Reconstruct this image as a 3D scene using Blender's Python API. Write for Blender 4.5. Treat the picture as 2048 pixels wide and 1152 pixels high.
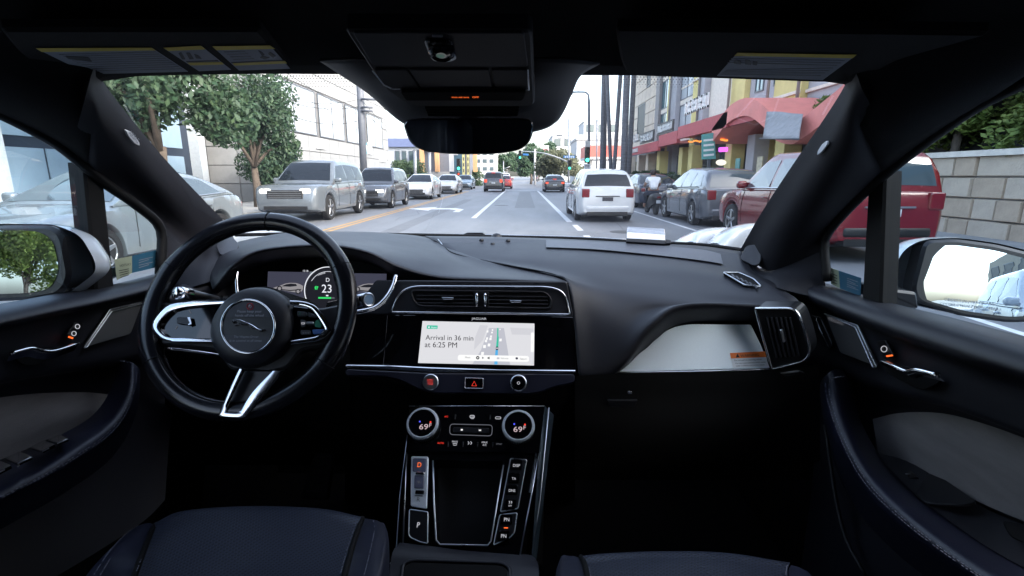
import bpy, bmesh, math, random
from mathutils import Vector, Matrix
random.seed(7)
for o in list(bpy.data.objects): bpy.data.objects.remove(o)
S = bpy.context.scene
COL = S.collection
V = Vector

# ------------------------------------------------------------------ camera, sky, sun, exposure
FPX = 1000.0
TH = math.atan(224/FPX)
YAW = math.atan(21/FPX)*0.976
CAM = V((0.09, 0.0, 1.36))
cd = bpy.data.cameras.new('camera'); cam = bpy.data.objects.new('camera', cd); COL.objects.link(cam)
cam.location = CAM; cam.rotation_euler = (math.pi/2-TH, 0, YAW)
cd.sensor_width = 36; cd.lens = 36*FPX/2048; cd.clip_start = 0.02; cd.clip_end = 3000
S.camera = cam
RC = cam.rotation_euler.to_matrix()

SUN_EL, SUN_AZ = math.radians(30), math.radians(120)      # azimuth clockwise from +Y: behind on the right, so the shops shade the street
w = bpy.data.worlds.new('World'); S.world = w; w.use_nodes = True
wn = w.node_tree.nodes; wl = w.node_tree.links
bg = wn['Background']; sk = wn.new('ShaderNodeTexSky'); sk.sky_type = 'NISHITA'; sk.sun_disc = False
sk.sun_elevation = SUN_EL; sk.sun_rotation = SUN_AZ; sk.dust_density = 4.0; sk.air_density = 1.0; sk.ozone_density = 1.2
hsv = wn.new('ShaderNodeHueSaturation'); hsv.inputs['Saturation'].default_value = .72      # thin high cloud
wl.new(sk.outputs[0], hsv.inputs['Color']); wl.new(hsv.outputs[0], bg.inputs[0]); bg.inputs[1].default_value = 0.15
sd = bpy.data.lights.new('sun', 'SUN'); sd.energy = .6; sd.angle = math.radians(10); sd.color = (1, .95, .88)
so = bpy.data.objects.new('sun', sd); COL.objects.link(so); so.location = (-20, -40, 60)
sdir = V((math.sin(SUN_AZ)*math.cos(SUN_EL), math.cos(SUN_AZ)*math.cos(SUN_EL), math.sin(SUN_EL)))
so.rotation_euler = sdir.to_track_quat('Z', 'Y').to_euler()
S.view_settings.view_transform = 'Standard'; S.view_settings.look = 'None'
S.view_settings.gamma = 1; S.view_settings.exposure = 2.65; S.view_settings.use_curve_mapping = False

# ------------------------------------------------------------------ from a point of the photograph to a point of the place
def ray(px, py): return RC @ V(((px-1024)/FPX, (576-py)/FPX, -1))
def P(px, py, Y): d = ray(px, py); return CAM + d*(Y/d.y)
def PX(px, py, X): d = ray(px, py); return CAM + d*((X-CAM.x)/d.x)
def PZ(px, py, Z): d = ray(px, py); return CAM + d*((Z-CAM.z)/d.z)
class Plane:
    def __init__(s, a, b, c):
        s.o = a; n = (b-a).cross(c-a).normalized()
        if n.dot(CAM-a) < 0: n = -n
        s.n = n
        s.u = (b-a).normalized(); s.v = n.cross(s.u)
    def at(s, px, py, off=0):
        d = ray(px, py); o = s.o+s.n*off
        return CAM + d*((o-CAM).dot(s.n)/d.dot(s.n))
    def uv(s, p): q = p-s.o; return (q.dot(s.u), q.dot(s.v))
    def pt(s, u, v, off=0): return s.o+s.u*u+s.v*v+s.n*off
def XPlane(X): return Plane(V((X, 0, 1)), V((X, 1, 1)), V((X, 0, 2)))
def YPlane(Y): return Plane(V((0, Y, 1)), V((1, Y, 1)), V((0, Y, 2)))

# ------------------------------------------------------------------ materials
MATS = {}
def mat(name, col, rough=.5, metal=0, bump=None, var=0, vscale=6, coat=0, spec=.5, emis=None, es=0, alpha=None, stretch=None, col2=None):
    if name in MATS: return MATS[name]
    m = bpy.data.materials.new(name); m.use_nodes = True; nt = m.node_tree; N = nt.nodes; L = nt.links
    b = N['Principled BSDF']; c = (*col, 1)
    b.inputs['Base Color'].default_value = c; b.inputs['Roughness'].default_value = rough
    b.inputs['Metallic'].default_value = metal; b.inputs['Coat Weight'].default_value = coat; b.inputs['Coat Roughness'].default_value = .03
    b.inputs['Specular IOR Level'].default_value = spec
    if emis: b.inputs['Emission Color'].default_value = (*emis, 1); b.inputs['Emission Strength'].default_value = es*2**(1.0-S.view_settings.exposure)
    if var or bump or col2:
        tc = N.new('ShaderNodeTexCoord'); src = tc.outputs['Object']
        if stretch:
            mp = N.new('ShaderNodeMapping'); mp.inputs['Scale'].default_value = stretch; L.new(src, mp.inputs[0]); src = mp.outputs[0]
        if var or col2:
            n = N.new('ShaderNodeTexNoise'); n.inputs['Scale'].default_value = vscale; n.inputs['Detail'].default_value = 5; n.inputs['Roughness'].default_value = .62; L.new(src, n.inputs['Vector'])
            r = N.new('ShaderNodeValToRGB'); r.color_ramp.elements[0].position = .3; r.color_ramp.elements[1].position = .7
            a = tuple(x*(1-var) for x in col); z = tuple(min(1, x*(1+var)) for x in (col2 or col))
            r.color_ramp.elements[0].color = (*a, 1); r.color_ramp.elements[1].color = (*z, 1)
            L.new(n.outputs['Fac'], r.inputs[0]); L.new(r.outputs[0], b.inputs['Base Color'])
            rr = N.new('ShaderNodeMapRange'); rr.inputs[3].default_value = max(0, rough-.06); rr.inputs[4].default_value = min(1, rough+.08)
            L.new(n.outputs['Fac'], rr.inputs[0]); L.new(rr.outputs[0], b.inputs['Roughness'])
        if bump:
            n2 = N.new('ShaderNodeTexNoise'); n2.inputs['Scale'].default_value = bump[0]; n2.inputs['Detail'].default_value = 3; L.new(src, n2.inputs['Vector'])
            bp = N.new('ShaderNodeBump'); bp.inputs['Strength'].default_value = bump[1]; bp.inputs['Distance'].default_value = bump[2] if len(bump) > 2 else .002
            L.new(n2.outputs['Fac'], bp.inputs['Height']); L.new(bp.outputs[0], b.inputs['Normal'])
    MATS[name] = m; return m
def glassmat(name, tint, refl=.6, dirt=0):
    m = bpy.data.materials.new(name); m.use_nodes = True; nt = m.node_tree; N = nt.nodes; L = nt.links
    N.remove(N['Principled BSDF']); out = N['Material Output']
    t = N.new('ShaderNodeBsdfTransparent'); t.inputs[0].default_value = (*tint, 1)
    g = N.new('ShaderNodeBsdfGlossy'); g.inputs['Roughness'].default_value = .0
    f = N.new('ShaderNodeFresnel'); f.inputs[0].default_value = 1.45
    mu = N.new('ShaderNodeMath'); mu.operation = 'MULTIPLY'; mu.inputs[1].default_value = refl; L.new(f.outputs[0], mu.inputs[0])
    mx = N.new('ShaderNodeMixShader'); L.new(mu.outputs[0], mx.inputs[0]); L.new(t.outputs[0], mx.inputs[1]); L.new(g.outputs[0], mx.inputs[2])
    if dirt:
        tc = N.new('ShaderNodeTexCoord'); nz = N.new('ShaderNodeTexNoise'); nz.inputs['Scale'].default_value = 5; nz.inputs['Detail'].default_value = 8; nz.inputs['Roughness'].default_value = .7; L.new(tc.outputs['Object'], nz.inputs['Vector'])
        mr = N.new('ShaderNodeMapRange'); mr.inputs[1].default_value = .35; mr.inputs[2].default_value = .8; mr.inputs[4].default_value = dirt*2; L.new(nz.outputs['Fac'], mr.inputs[0])
        tl = N.new('ShaderNodeBsdfTranslucent'); tl.inputs[0].default_value = (.8, .82, .86, 1)
        m2 = N.new('ShaderNodeMixShader'); L.new(mr.outputs[0], m2.inputs[0]); L.new(mx.outputs[0], m2.inputs[1]); L.new(tl.outputs[0], m2.inputs[2]); mx = m2
    L.new(mx.outputs[0], out.inputs[0]); MATS[name] = m; return m
def emat(name, col, s=1.0): return mat(name, (.0, .0, .0), .5, emis=col, es=s, spec=.2)

# ------------------------------------------------------------------ object helpers
def origin_of(parent):
    p = V((0, 0, 0))
    while parent is not None:
        p = p+V(parent.location); parent = parent.parent
    return p
def mk(name, verts, faces, m=None, parent=None, smooth=False, local=False, uvs=None):
    off = V((0, 0, 0)) if (local or parent is None) else origin_of(parent)
    me = bpy.data.meshes.new(name)
    me.from_pydata([tuple(V(v)-off) for v in verts], [], faces)
    if uvs:
        ul = me.uv_layers.new(name='UVMap')
        for lp in me.loops: ul.data[lp.index].uv = uvs[lp.vertex_index]
    if smooth:
        me.polygons.foreach_set('use_smooth', [True]*len(me.polygons))
    me.update()
    ob = bpy.data.objects.new(name, me); COL.objects.link(ob)
    if m: me.materials.append(m)
    if parent: ob.parent = parent
    return ob
def thing(name, label, cat, loc=(0, 0, 0), rz=0, group=None):
    o = bpy.data.objects.new(name, None); COL.objects.link(o); o.location = loc; o.rotation_euler = (0, 0, rz)
    o.empty_display_size = .2; o['label'] = label; o['category'] = cat
    if group: o['group'] = group
    return o
def tag(o, label=None, cat=None, group=None, kind=None):
    if label: o['label'] = label
    if cat: o['category'] = cat
    if group: o['group'] = group
    if kind: o['kind'] = kind
    return o
def copy_tree(o, parent=None):
    c = o.copy(); COL.objects.link(c)
    if parent: c.parent = parent
    for ch in list(o.children): copy_tree(ch, c)
    return c
def cr(pts, n):
    if n <= 1 or len(pts) < 2: return [V(p) for p in pts]
    out = []; k = len(pts)
    for i in range(k-1):
        p1, p2 = V(pts[i]), V(pts[i+1])
        p0 = V(pts[i-1]) if i > 0 else p1*2-p2
        p3 = V(pts[i+2]) if i+2 < k else p2*2-p1
        for j in range(n):
            t = j/n
            out.append(.5*((2*p1)+(p2-p0)*t+(2*p0-5*p1+4*p2-p3)*t*t+(3*p1-p0-3*p2+p3)*t**3))
    out.append(V(pts[-1])); return out
def grid(rows): # list of rows of points to verts, faces
    nv, nu = len(rows), len(rows[0])
    verts = [p for r in rows for p in r]
    faces = [(i*nu+j, i*nu+j+1, (i+1)*nu+j+1, (i+1)*nu+j) for i in range(nv-1) for j in range(nu-1)]
    return verts, faces
def loft(name, rows, m, parent, nu=4, nv=4, thick=0, uv=False, flip=False):
    R = [cr(r, nu) for r in rows]
    Ct = [cr([r[j] for r in R], nv) for j in range(len(R[0]))]
    R2 = [[Ct[j][i] for j in range(len(Ct))] for i in range(len(Ct[0]))]
    vs, fs = grid(R2)
    uvs = None
    if uv:
        uvs = []; nuu = len(R2[0]); mid = len(R2)//2
        us = [0]
        for j in range(1, nuu): us.append(us[-1]+(R2[mid][j]-R2[mid][j-1]).length)
        vv = [0]
        for i in range(1, len(R2)): vv.append(vv[-1]+(R2[i][nuu//2]-R2[i-1][nuu//2]).length)
        uvs = [(us[j], vv[i]) for i in range(len(R2)) for j in range(nuu)]
    if flip: fs = [f[::-1] for f in fs]
    o = mk(name, vs, fs, m, parent, True, uvs=uvs)
    if thick:
        md = o.modifiers.new('solid', 'SOLIDIFY'); md.thickness = thick; md.offset = 0
    return o
def rnd(pts, r, n=4): # round the corners of a 2D polygon
    out = []; k = len(pts)
    for i in range(k):
        rr = r[i] if isinstance(r, (list, tuple)) else r
        p = V(pts[i]); a = V(pts[i-1]); b = V(pts[(i+1) % k])
        if rr <= 0: out.append(tuple(p)); continue
        da, db = (a-p), (b-p); la, lb = min(rr, da.length*.48), min(rr, db.length*.48)
        A = p+da.normalized()*la; B = p+db.normalized()*lb
        for j in range(n+1):
            t = j/n; q = A*(1-t)**2+p*2*t*(1-t)+B*t*t; out.append(tuple(q))
    return out
def inset2(pts, d):
    k = len(pts); out = []
    area = sum(pts[i][0]*pts[(i+1) % k][1]-pts[(i+1) % k][0]*pts[i][1] for i in range(k))
    s = 1 if area > 0 else -1
    for i in range(k):
        p, a, b = V(pts[i]), V(pts[i-1]), V(pts[(i+1) % k])
        e1 = (p-a); e2 = (b-p)
        if e1.length < 1e-9 or e2.length < 1e-9: out.append(tuple(p)); continue
        e1.normalize(); e2.normalize()
        n = V((-e1.y-e2.y, e1.x+e2.x))
        if n.length < 1e-6: out.append(tuple(p)); continue
        n.normalize(); c = max(.4, n.dot(V((-e1.y, e1.x))))
        out.append(tuple(p+n*(d*s/c)))
    return out
def slabuv(name, uv, pl, m, parent, th=.004, bev=.0008, off=0, smooth=False):
    k = len(uv); inn = inset2(uv, bev) if bev else uv
    vs = [pl.pt(*p, off) for p in inn]
    if bev: vs += [pl.pt(*p, off-bev) for p in uv]
    vs += [pl.pt(*p, off-th) for p in uv]
    rings = 3 if bev else 2
    fs = [tuple(range(k))]
    for r in range(rings-1):
        fs += [(r*k+i, (r+1)*k+i, (r+1)*k+(i+1) % k, r*k+(i+1) % k) for i in range(k)]
    fs.append(tuple(reversed(range((rings-1)*k, rings*k))))
    return mk(name, vs, fs, m, parent, smooth)
def slab(name, px, pl, m, parent, th=.004, bev=.0008, off=0):
    return slabuv(name, [pl.uv(pl.at(x, y, off)) for x, y in px], pl, m, parent, th, bev, off)
def tubegeo(pts, r, n=8, closed=False):
    pts = [V(p) for p in pts]; k = len(pts); vs = []; fs = []
    up = None
    for i, p in enumerate(pts):
        if closed: t = pts[(i+1) % k]-pts[i-1]
        else: t = pts[min(i+1, k-1)]-pts[max(i-1, 0)]
        t.normalize()
        if up is None:
            up = t.orthogonal().normalized()
        up = (up-t*up.dot(t)).normalized(); sd_ = t.cross(up)
        rr = r[i] if isinstance(r, (list, tuple)) else r
        for j in range(n):
            a = 2*math.pi*j/n; vs.append(p+(up*math.cos(a)+sd_*math.sin(a))*rr)
    for i in range(k if closed else k-1):
        for j in range(n):
            fs.append((i*n+j, i*n+(j+1) % n, ((i+1) % k)*n+(j+1) % n, ((i+1) % k)*n+j))
    if not closed:
        fs.append(tuple(reversed(range(n)))); fs.append(tuple(range((k-1)*n, k*n)))
    return vs, fs
def tube(name, pts, r, m, parent, n=8, closed=False):
    vs, fs = tubegeo(pts, r, n, closed); return mk(name, vs, fs, m, parent, True)
class MB: # several simple shapes gathered into one mesh
    def __init__(s): s.v = []; s.f = []
    def add(s, vs, fs):
        b = len(s.v); s.v += [V(v) for v in vs]; s.f += [tuple(i+b for i in f) for f in fs]; return s
    def box(s, lo, hi):
        x0, y0, z0 = lo; x1, y1, z1 = hi
        return s.add([(x0, y0, z0), (x1, y0, z0), (x1, y1, z0), (x0, y1, z0), (x0, y0, z1), (x1, y0, z1), (x1, y1, z1), (x0, y1, z1)],
                     [(0, 3, 2, 1), (4, 5, 6, 7), (0, 1, 5, 4), (1, 2, 6, 5), (2, 3, 7, 6), (3, 0, 4, 7)])
    def tube(s, pts, r, n=8, closed=False): return s.add(*tubegeo(pts, r, n, closed))
    def build(s, name, m, parent=None, smooth=False, local=False): return mk(name, s.v, s.f, m, parent, smooth, local)
def box(name, lo, hi, m, parent=None, local=False, bev=0):
    o = MB().box(lo, hi).build(name, m, parent, False, local)
    if bev:
        md = o.modifiers.new('bev', 'BEVEL'); md.width = bev; md.segments = 2
    return o
def disc(name, c, n, r, m, parent, th=.004, seg=28, ax=None, prof=None): # short cylinder / lathe along n, prof list of (radius, height)
    n = n.normalized(); u = n.orthogonal().normalized() if ax is None else (ax-n*ax.dot(n)).normalized(); v = n.cross(u)
    prof = prof or [(r, -th), (r, 0)]
    vs = []; fs = []
    for (rr, h) in prof:
        for j in range(seg):
            a = 2*math.pi*j/seg; vs.append(c+n*h+(u*math.cos(a)+v*math.sin(a))*rr)
    for i in range(len(prof)-1):
        fs += [(i*seg+j, i*seg+(j+1) % seg, (i+1)*seg+(j+1) % seg, (i+1)*seg+j) for j in range(seg)]
    fs.append(tuple(range((len(prof)-1)*seg, len(prof)*seg))); fs.append(tuple(reversed(range(seg))))
    return mk(name, vs, fs, m, parent, False)
FONT = {}
def text(s, A, B, pl, m, parent, off=.001, name='lettering', ys=1.0, mirror=False, th=.0004):
    """letters on a plane, baseline from photo point A to photo point B"""
    if s not in FONT:
        cu = bpy.data.curves.new('font', 'FONT'); cu.body = s; cu.resolution_u = 3; cu.fill_mode = 'FRONT'
        ob = bpy.data.objects.new('font', cu); COL.objects.link(ob)
        me = bpy.data.meshes.new_from_object(ob)
        FONT[s] = ([tuple(v.co) for v in me.vertices], [tuple(p.vertices) for p in me.polygons])
        bpy.data.objects.remove(ob); bpy.data.curves.remove(cu); bpy.data.meshes.remove(me)
    vs, fs = FONT[s]
    if not vs: return None
    a = pl.at(*A, off); b = pl.at(*B, off); u = b-a
    x0 = min(v[0] for v in vs); x1 = max(v[0] for v in vs); k = u.length/(x1-x0); u.normalize(); w_ = pl.n.cross(u)
    if mirror: return mk(name, [a+u*((x1-v[0])*k)+w_*(v[1]*k*ys) for v in vs], fs, m, parent)
    return mk(name, [a+u*((v[0]-x0)*k)+w_*(v[1]*k*ys) for v in vs], fs, m, parent)
def stitches(name, pts, m, parent, step=.006, ln=.0038, r=.0006):
    b = MB(); acc = 0
    P3 = [V(p) for p in pts]; seg = []
    for i in range(len(P3)-1):
        d = P3[i+1]-P3[i]; L_ = d.length; t = -acc
        if L_ < 1e-6: continue
        t = (step-acc) if acc > 0 else 0
        while t < L_:
            a = P3[i]+d*(t/L_); e = P3[i]+d*(min(L_, t+ln)/L_)
            if (e-a).length > .001: b.tube([a, e], r, 4)
            t += step
        acc = L_-(t-step)
    o = b.build(name, m, parent); o['kind'] = 'stuff'; return o
# ------------------------------------------------------------------ materials of the cabin
VIN = mat('soft_vinyl', (.0085, .0092, .0148), .5, bump=(900, .25, .0006), var=.18, vscale=9)
VIN2 = mat('dark_vinyl', (.0052, .0054, .0085), .55, bump=(700, .2, .0005), var=.2, vscale=7)
PAD = mat('dash_top_vinyl', (.062, .066, .080), .45, bump=(850, .3, .0006), var=.15, vscale=8)  # paler tone carries the dash band's reflected light; vent slats share it
NAVY = mat('navy_leather', (.009, .011, .025), .42, bump=(420, .35, .0008), var=.2, vscale=10)
RIML = mat('wheel_leather', (.007, .0075, .011), .22, bump=(500, .12, .0005), var=.3, vscale=14)
PIANO = mat('gloss_black', (.003, .003, .004), .06, coat=.5)
SATB = mat('satin_black', (.006, .006, .008), .35, var=.2)
DEEP = mat('deep_black_plastic', (.0016, .0016, .002), .7, spec=.2, var=.2)
CHROME = mat('chrome', (.78, .79, .82), .14, metal=1, var=.06, vscale=30)
BRIGHT = mat('bright_satin_ring', (.70, .74, .80), .35, metal=.45)
SATIN = mat('satin_chrome', (.62, .64, .68), .28, metal=1, var=.06, vscale=20)
BRUSH = mat('brushed_aluminium', (.80, .88, .94), .42, metal=.2, bump=(240, .3, .0004), var=.05, vscale=60, stretch=(.6, 40, 40))
HEADL = mat('headliner_fabric', (.0018, .0018, .0026), .95, spec=.2, bump=(600, .4, .001), var=.25)
PILL = mat('pillar_fabric', (.0095, .0095, .014), .75, spec=.3, bump=(700, .5, .0008), var=.18, vscale=12)
CARPET = mat('black_carpet', (.0012, .0012, .0016), .98, spec=.1, bump=(500, .6, .003), var=.3)
RUB = mat('rubber_seal', (.0025, .0025, .003), .6, spec=.3, var=.2)
GREYF = mat('grey_woven_fabric', (.17, .16, .16), .85, bump=(900, .6, .001), var=.15, vscale=30, stretch=(1, .35, 1.6))
WHITEP = mat('white_car_paint', (.50, .54, .58), .22, coat=.7, var=.03, vscale=3)
THREAD = mat('grey_thread', (.16, .16, .2), .8)
PAPER = mat('white_sticker_paper', (.78, .80, .83), .6, var=.05)
PAPERY = mat('yellow_sticker_print', (.55, .42, .03), .6, var=.08)
PAPERT = mat('grey_print', (.22, .24, .28), .7)
INK = mat('black_ink', (.01, .01, .012), .6)
ORANGEP = mat('orange_sticker_print', (.92, .20, .03), .5, var=.05)
BLUEST = mat('blue_sticker_print', (.02, .10, .17), .5, var=.08)
BEIGEST = mat('beige_sticker_print', (.30, .34, .24), .55, var=.08)
GREYINK = mat('grey_ink', (.16, .17, .19), .6)
REDINK = mat('red_ink', (.35, .02, .04), .6)
MIRR = mat('mirror_glass', (.66, .74, .80), .01, metal=1)
DMIRR = mat('dimmed_mirror_glass', (.38, .41, .45), .02, metal=1)
E_WHITE = emat('screen_white', (.80, .80, .84), .47)
E_GREY = emat('screen_grey', (.58, .59, .66), .47)
E_LGREY = emat('screen_pale_grey', (.70, .70, .75), .47)
E_INK = mat('screen_ink', (.012, .013, .02), .5, spec=.1)
E_MINT = emat('screen_mint', (.05, .62, .44), .45)
E_BLUE = emat('screen_blue', (.10, .50, .92), .45)
E_PUREW = emat('screen_bright_white', (1, 1, 1), .5)
E_CLUS = emat('cluster_slate', (.075, .078, .12), .35)
E_CLUS2 = emat('cluster_dark_slate', (.02, .021, .03), .35)
E_CLW = emat('cluster_white', (.9, .92, 1), .5)
E_GREEN = emat('cluster_green', (.04, .75, .16), .5)
E_CAR = emat('cluster_car_grey', (.42, .40, .42), .35)
E_RED = emat('lit_red', (1, .05, .03), .55)
E_ORNG = emat('lit_orange', (1, .16, .03), .7)
E_BLU = emat('lit_blue', (.1, .12, 1), .6)
E_LEG = emat('lit_legend_white', (.8, .82, .9), .34)
E_LEGD = emat('dim_legend_grey', (.4, .42, .5), .13)
E_PINK = emat('lit_digits_pinkish', (.75, .58, .62), .42)
WGLASS = glassmat('windscreen_glass', (.93, .955, .96), .13, .004)
SGLASS = glassmat('side_window_glass', (.74, .85, .91), .1)
PGLASS = glassmat('privacy_glass', (.16, .18, .20), 1.0)
PLASTG = glassmat('clear_plastic', (.80, .84, .88), 1.2)

def perforated(name, base, h0=.2, h1=.28):
    m = bpy.data.materials.new(name); m.use_nodes = True; nt = m.node_tree; N = nt.nodes; L = nt.links; b = N['Principled BSDF']
    uv = N.new('ShaderNodeUVMap'); uv.uv_map = 'UVMap'
    mp = N.new('ShaderNodeMapping'); mp.inputs['Scale'].default_value = (165, 165, 1); mp.inputs['Rotation'].default_value = (0, 0, math.radians(45)); L.new(uv.outputs[0], mp.inputs[0])
    fr = N.new('ShaderNodeVectorMath'); fr.operation = 'FRACTION'; L.new(mp.outputs[0], fr.inputs[0])
    sb = N.new('ShaderNodeVectorMath'); sb.operation = 'SUBTRACT'; sb.inputs[1].default_value = (.5, .5, 0); L.new(fr.outputs[0], sb.inputs[0])
    ln = N.new('ShaderNodeVectorMath'); ln.operation = 'LENGTH'; L.new(sb.outputs[0], ln.inputs[0])
    mr = N.new('ShaderNodeMapRange'); mr.inputs[1].default_value = h0; mr.inputs[2].default_value = h1; L.new(ln.outputs['Value'], mr.inputs[0])
    nz = N.new('ShaderNodeTexNoise'); nz.inputs['Scale'].default_value = 14
    mx = N.new('ShaderNodeMix'); mx.data_type = 'RGBA'; mx.inputs[6].default_value = (.001, .001, .002, 1); mx.inputs[7].default_value = (*base, 1); L.new(mr.outputs[0], mx.inputs[0]); L.new(mx.outputs[2], b.inputs['Base Color'])
    bp = N.new('ShaderNodeBump'); bp.inputs['Strength'].default_value = .6; bp.inputs['Distance'].default_value = .0012; L.new(mr.outputs[0], bp.inputs['Height']); L.new(bp.outputs[0], b.inputs['Normal'])
    b.inputs['Roughness'].default_value = .42
    return m
PERF = perforated('perforated_navy_leather', (.022, .028, .050), .24, .34)
def meshgrille(name, base, sc=260, hole=(.002, .002, .002)):
    m = perforated(name, base); N = m.node_tree.nodes
    for n in N:
        if n.type == 'MAPPING': n.inputs['Scale'].default_value = (sc, sc, sc); 
        if n.type == 'UVMAP': uvn = n
    tc = N.new('ShaderNodeTexCoord'); mp = [n for n in N if n.type == 'MAPPING'][0]
    m.node_tree.links.new(tc.outputs['Object'], mp.inputs[0])
    return m
GRILLE = meshgrille('perforated_speaker_metal', (.30, .30, .30), 300)
for n in GRILLE.node_tree.nodes:
    if n.type == 'BSDF_PRINCIPLED': n.inputs['Metallic'].default_value = .8; n.inputs['Roughness'].default_value = .4
    if n.type == 'MAPPING': n.inputs['Rotation'].default_value = (math.radians(45), 0, 0)
    if n.type == 'SEPXYZ': pass
DGRILLE = meshgrille('dark_speaker_grille', (.03, .03, .035), 240)
# ------------------------------------------------------------------ the car one sits in
car = thing('passenger_car', 'white car seen from inside its dark cabin, with steering wheel, dashboard and doors', 'car', (0, 0, 0))

# ---- shell: floor, bulkhead, rear wall, roof
XL, XR = -.70, .74
shell = MB()
shell.box((-.93, -2.5, .26), (.95, 1.62, .30))                       # floor pan
shell.box((-.90, 1.62, .26), (.92, 1.66, 1.06))                      # bulkhead
shell.build('floor', CARPET, car)
for x0, x1 in ((-.86, -.80), (.84, .90)): box('kick_panel', (x0, -.2, .27), (x1, 1.64, .985), CARPET, car)
for x0, x1 in ((-.90, -.77), (.81, .93)): box('light_gap_strip', (x0, -.3, .955), (x1, 1.62, .975), RUB, car)  # strips added to stop light leaking between door and outer panel
rw = MB(); rw.box((-.9, -2.42, .3), (.92, -2.36, 1.08)); rw.box((-.9, -2.42, 1.08), (-.55, -2.3, 1.5)); rw.box((.57, -2.42, 1.08), (.92, -2.3, 1.5)); rw.box((-.55, -2.42, 1.36), (.57, -2.3, 1.55))
rw.build('tailgate', SATB, car)
railL = [PX(175, 335, XL), PX(120, 290, XL), PX(60, 255, XL), PX(0, 225, XL)]
railR = [PX(1768, 350, XR), PX(1850, 285, XR), PX(1950, 215, XR), PX(2048, 165, XR)]
rows = [
 [railL[0], P(186, 235, .80), P(204, 160, .785), P(450, 146, .81), P(700, 146, .83), P(940, 146, .84), P(1150, 148, .83), P(1400, 150, .81), P(1690, 166, .785), P(1722, 250, .79), railR[0]],
 [railL[1], P(120, 215, .75), P(170, 120, .71), V((-.30, .70, 1.545)), V((-.16, .69, 1.55)), V((.0, .68, 1.55)), V((.16, .69, 1.55)), V((.3, .70, 1.545)), P(1715, 120, .70), P(1790, 235, .74), railR[1]],
 [railL[2], V((-.64, .62, 1.50)), V((-.55, .58, 1.54)), V((-.30, .56, 1.565)), V((-.16, .55, 1.57)), V((0, .55, 1.57)), V((.16, .55, 1.57)), V((.3, .56, 1.565)), V((.57, .58, 1.54)), V((.67, .6, 1.5)), railR[2]],
 [railL[3], V((-.64, .45, 1.53)), V((-.55, .42, 1.555)), V((-.30, .4, 1.58)), V((-.16, .4, 1.585)), V((0, .4, 1.585)), V((.16, .4, 1.585)), V((.3, .4, 1.58)), V((.57, .42, 1.555)), V((.67, .44, 1.53)), railR[3]],
 [V((-.68, -.3, 1.43)), V((-.63, -.3, 1.51)), V((-.55, -.3, 1.57)), V((-.30, -.3, 1.59)), V((-.16, -.3, 1.595)), V((0, -.3, 1.595)), V((.16, -.3, 1.595)), V((.3, -.3, 1.59)), V((.57, -.3, 1.57)), V((.66, -.3, 1.51)), V((.71, -.3, 1.43))],
 [V((-.66, -2.35, 1.44)), V((-.62, -2.35, 1.48)), V((-.55, -2.35, 1.5)), V((-.30, -2.35, 1.53)), V((-.16, -2.35, 1.53)), V((0, -2.35, 1.53)), V((.16, -2.35, 1.53)), V((.3, -2.35, 1.53)), V((.57, -2.35, 1.5)), V((.65, -2.35, 1.48)), V((.69, -2.35, 1.44))],
]
loft('headliner', rows, HEADL, car, 3, 4, .004)
# outer skins, seen only in the door mirrors
for sx, xx in ((-1, -.95), (1, .95)):
    xi = XL if sx < 0 else XR
    o = loft('outer_side_panel', [[V((xx-sx*.10, y, .28)), V((xx-sx*.02, y, .45)), V((xx, y, .72)), V((xx-sx*.03, y, .95)), V((xx-sx*.11, y, 1.065))] for y in (1.5, .9, 0, -.9, -1.8, -2.4)], WHITEP, car, 4, 3, .01)
    box('centre_pillar', (min(xi, xi+sx*.10), -.30, .95), (max(xi, xi+sx*.10), -.16, 1.52), SATB, car)
    box('rear_pillar', (min(xi, xi+sx*.08), -2.4, .95), (max(xi, xi+sx*.08), -1.75, 1.5), SATB, car)
    MB().box((min(xi, xi+sx*.12), -2.4, .28), (max(xi, xi+sx*.12), -.05, 1.06)).build('rear_door_trim', VIN2, car)
    mk('rear_side_window', [V((xi+sx*.10, -.16, 1.06)), V((xi+sx*.10, -1.75, 1.06)), V((xi-sx*.0, -1.75, 1.46)), V((xi-sx*.0, -.16, 1.5))], [(0, 1, 2, 3)], PGLASS, car)
    tube('roof_rail_trim', [V((xi+sx*.02, .55, 1.46)), V((xi+sx*.0, -.2, 1.44)), V((xi-sx*.01, -2.35, 1.43))], .02, SATB, car)
mk('rear_window', [V((-.55, -2.41, 1.08)), V((.57, -2.41, 1.08)), V((.57, -2.36, 1.36)), V((-.55, -2.36, 1.36))], [(0, 1, 2, 3)], PGLASS, car)
rb = MB(); rb.box((-.62, -1.5, .3), (.64, -1.0, .72)); rb.box((-.62, -1.62, .6), (.64, -1.45, 1.25)); o = rb.build('rear_bench', NAVY, car); md = o.modifiers.new('b', 'BEVEL'); md.width = .05; md.segments = 3

# ---- windscreen
top = [P(198, 160, .80), P(330, 150, .815), P(500, 146, .83), P(700, 145, .85), P(940, 145, .86), P(1150, 148, .85), P(1400, 151, .83), P(1560, 158, .815), P(1695, 170, .80)]
bot = [P(430, 500, 1.36), P(480, 496, 1.44), P(600, 488, 1.50), P(760, 484, 1.55), P(950, 484, 1.58), P(1120, 488, 1.57), P(1280, 498, 1.53), P(1400, 510, 1.47), P(1510, 530, 1.38)]
mid = [(a*.5+b*.5)+V((0, .02, .02)) for a, b in zip(top, bot)]
loft('windscreen', [top, mid, bot], WGLASS, car, 3, 6)
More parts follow.
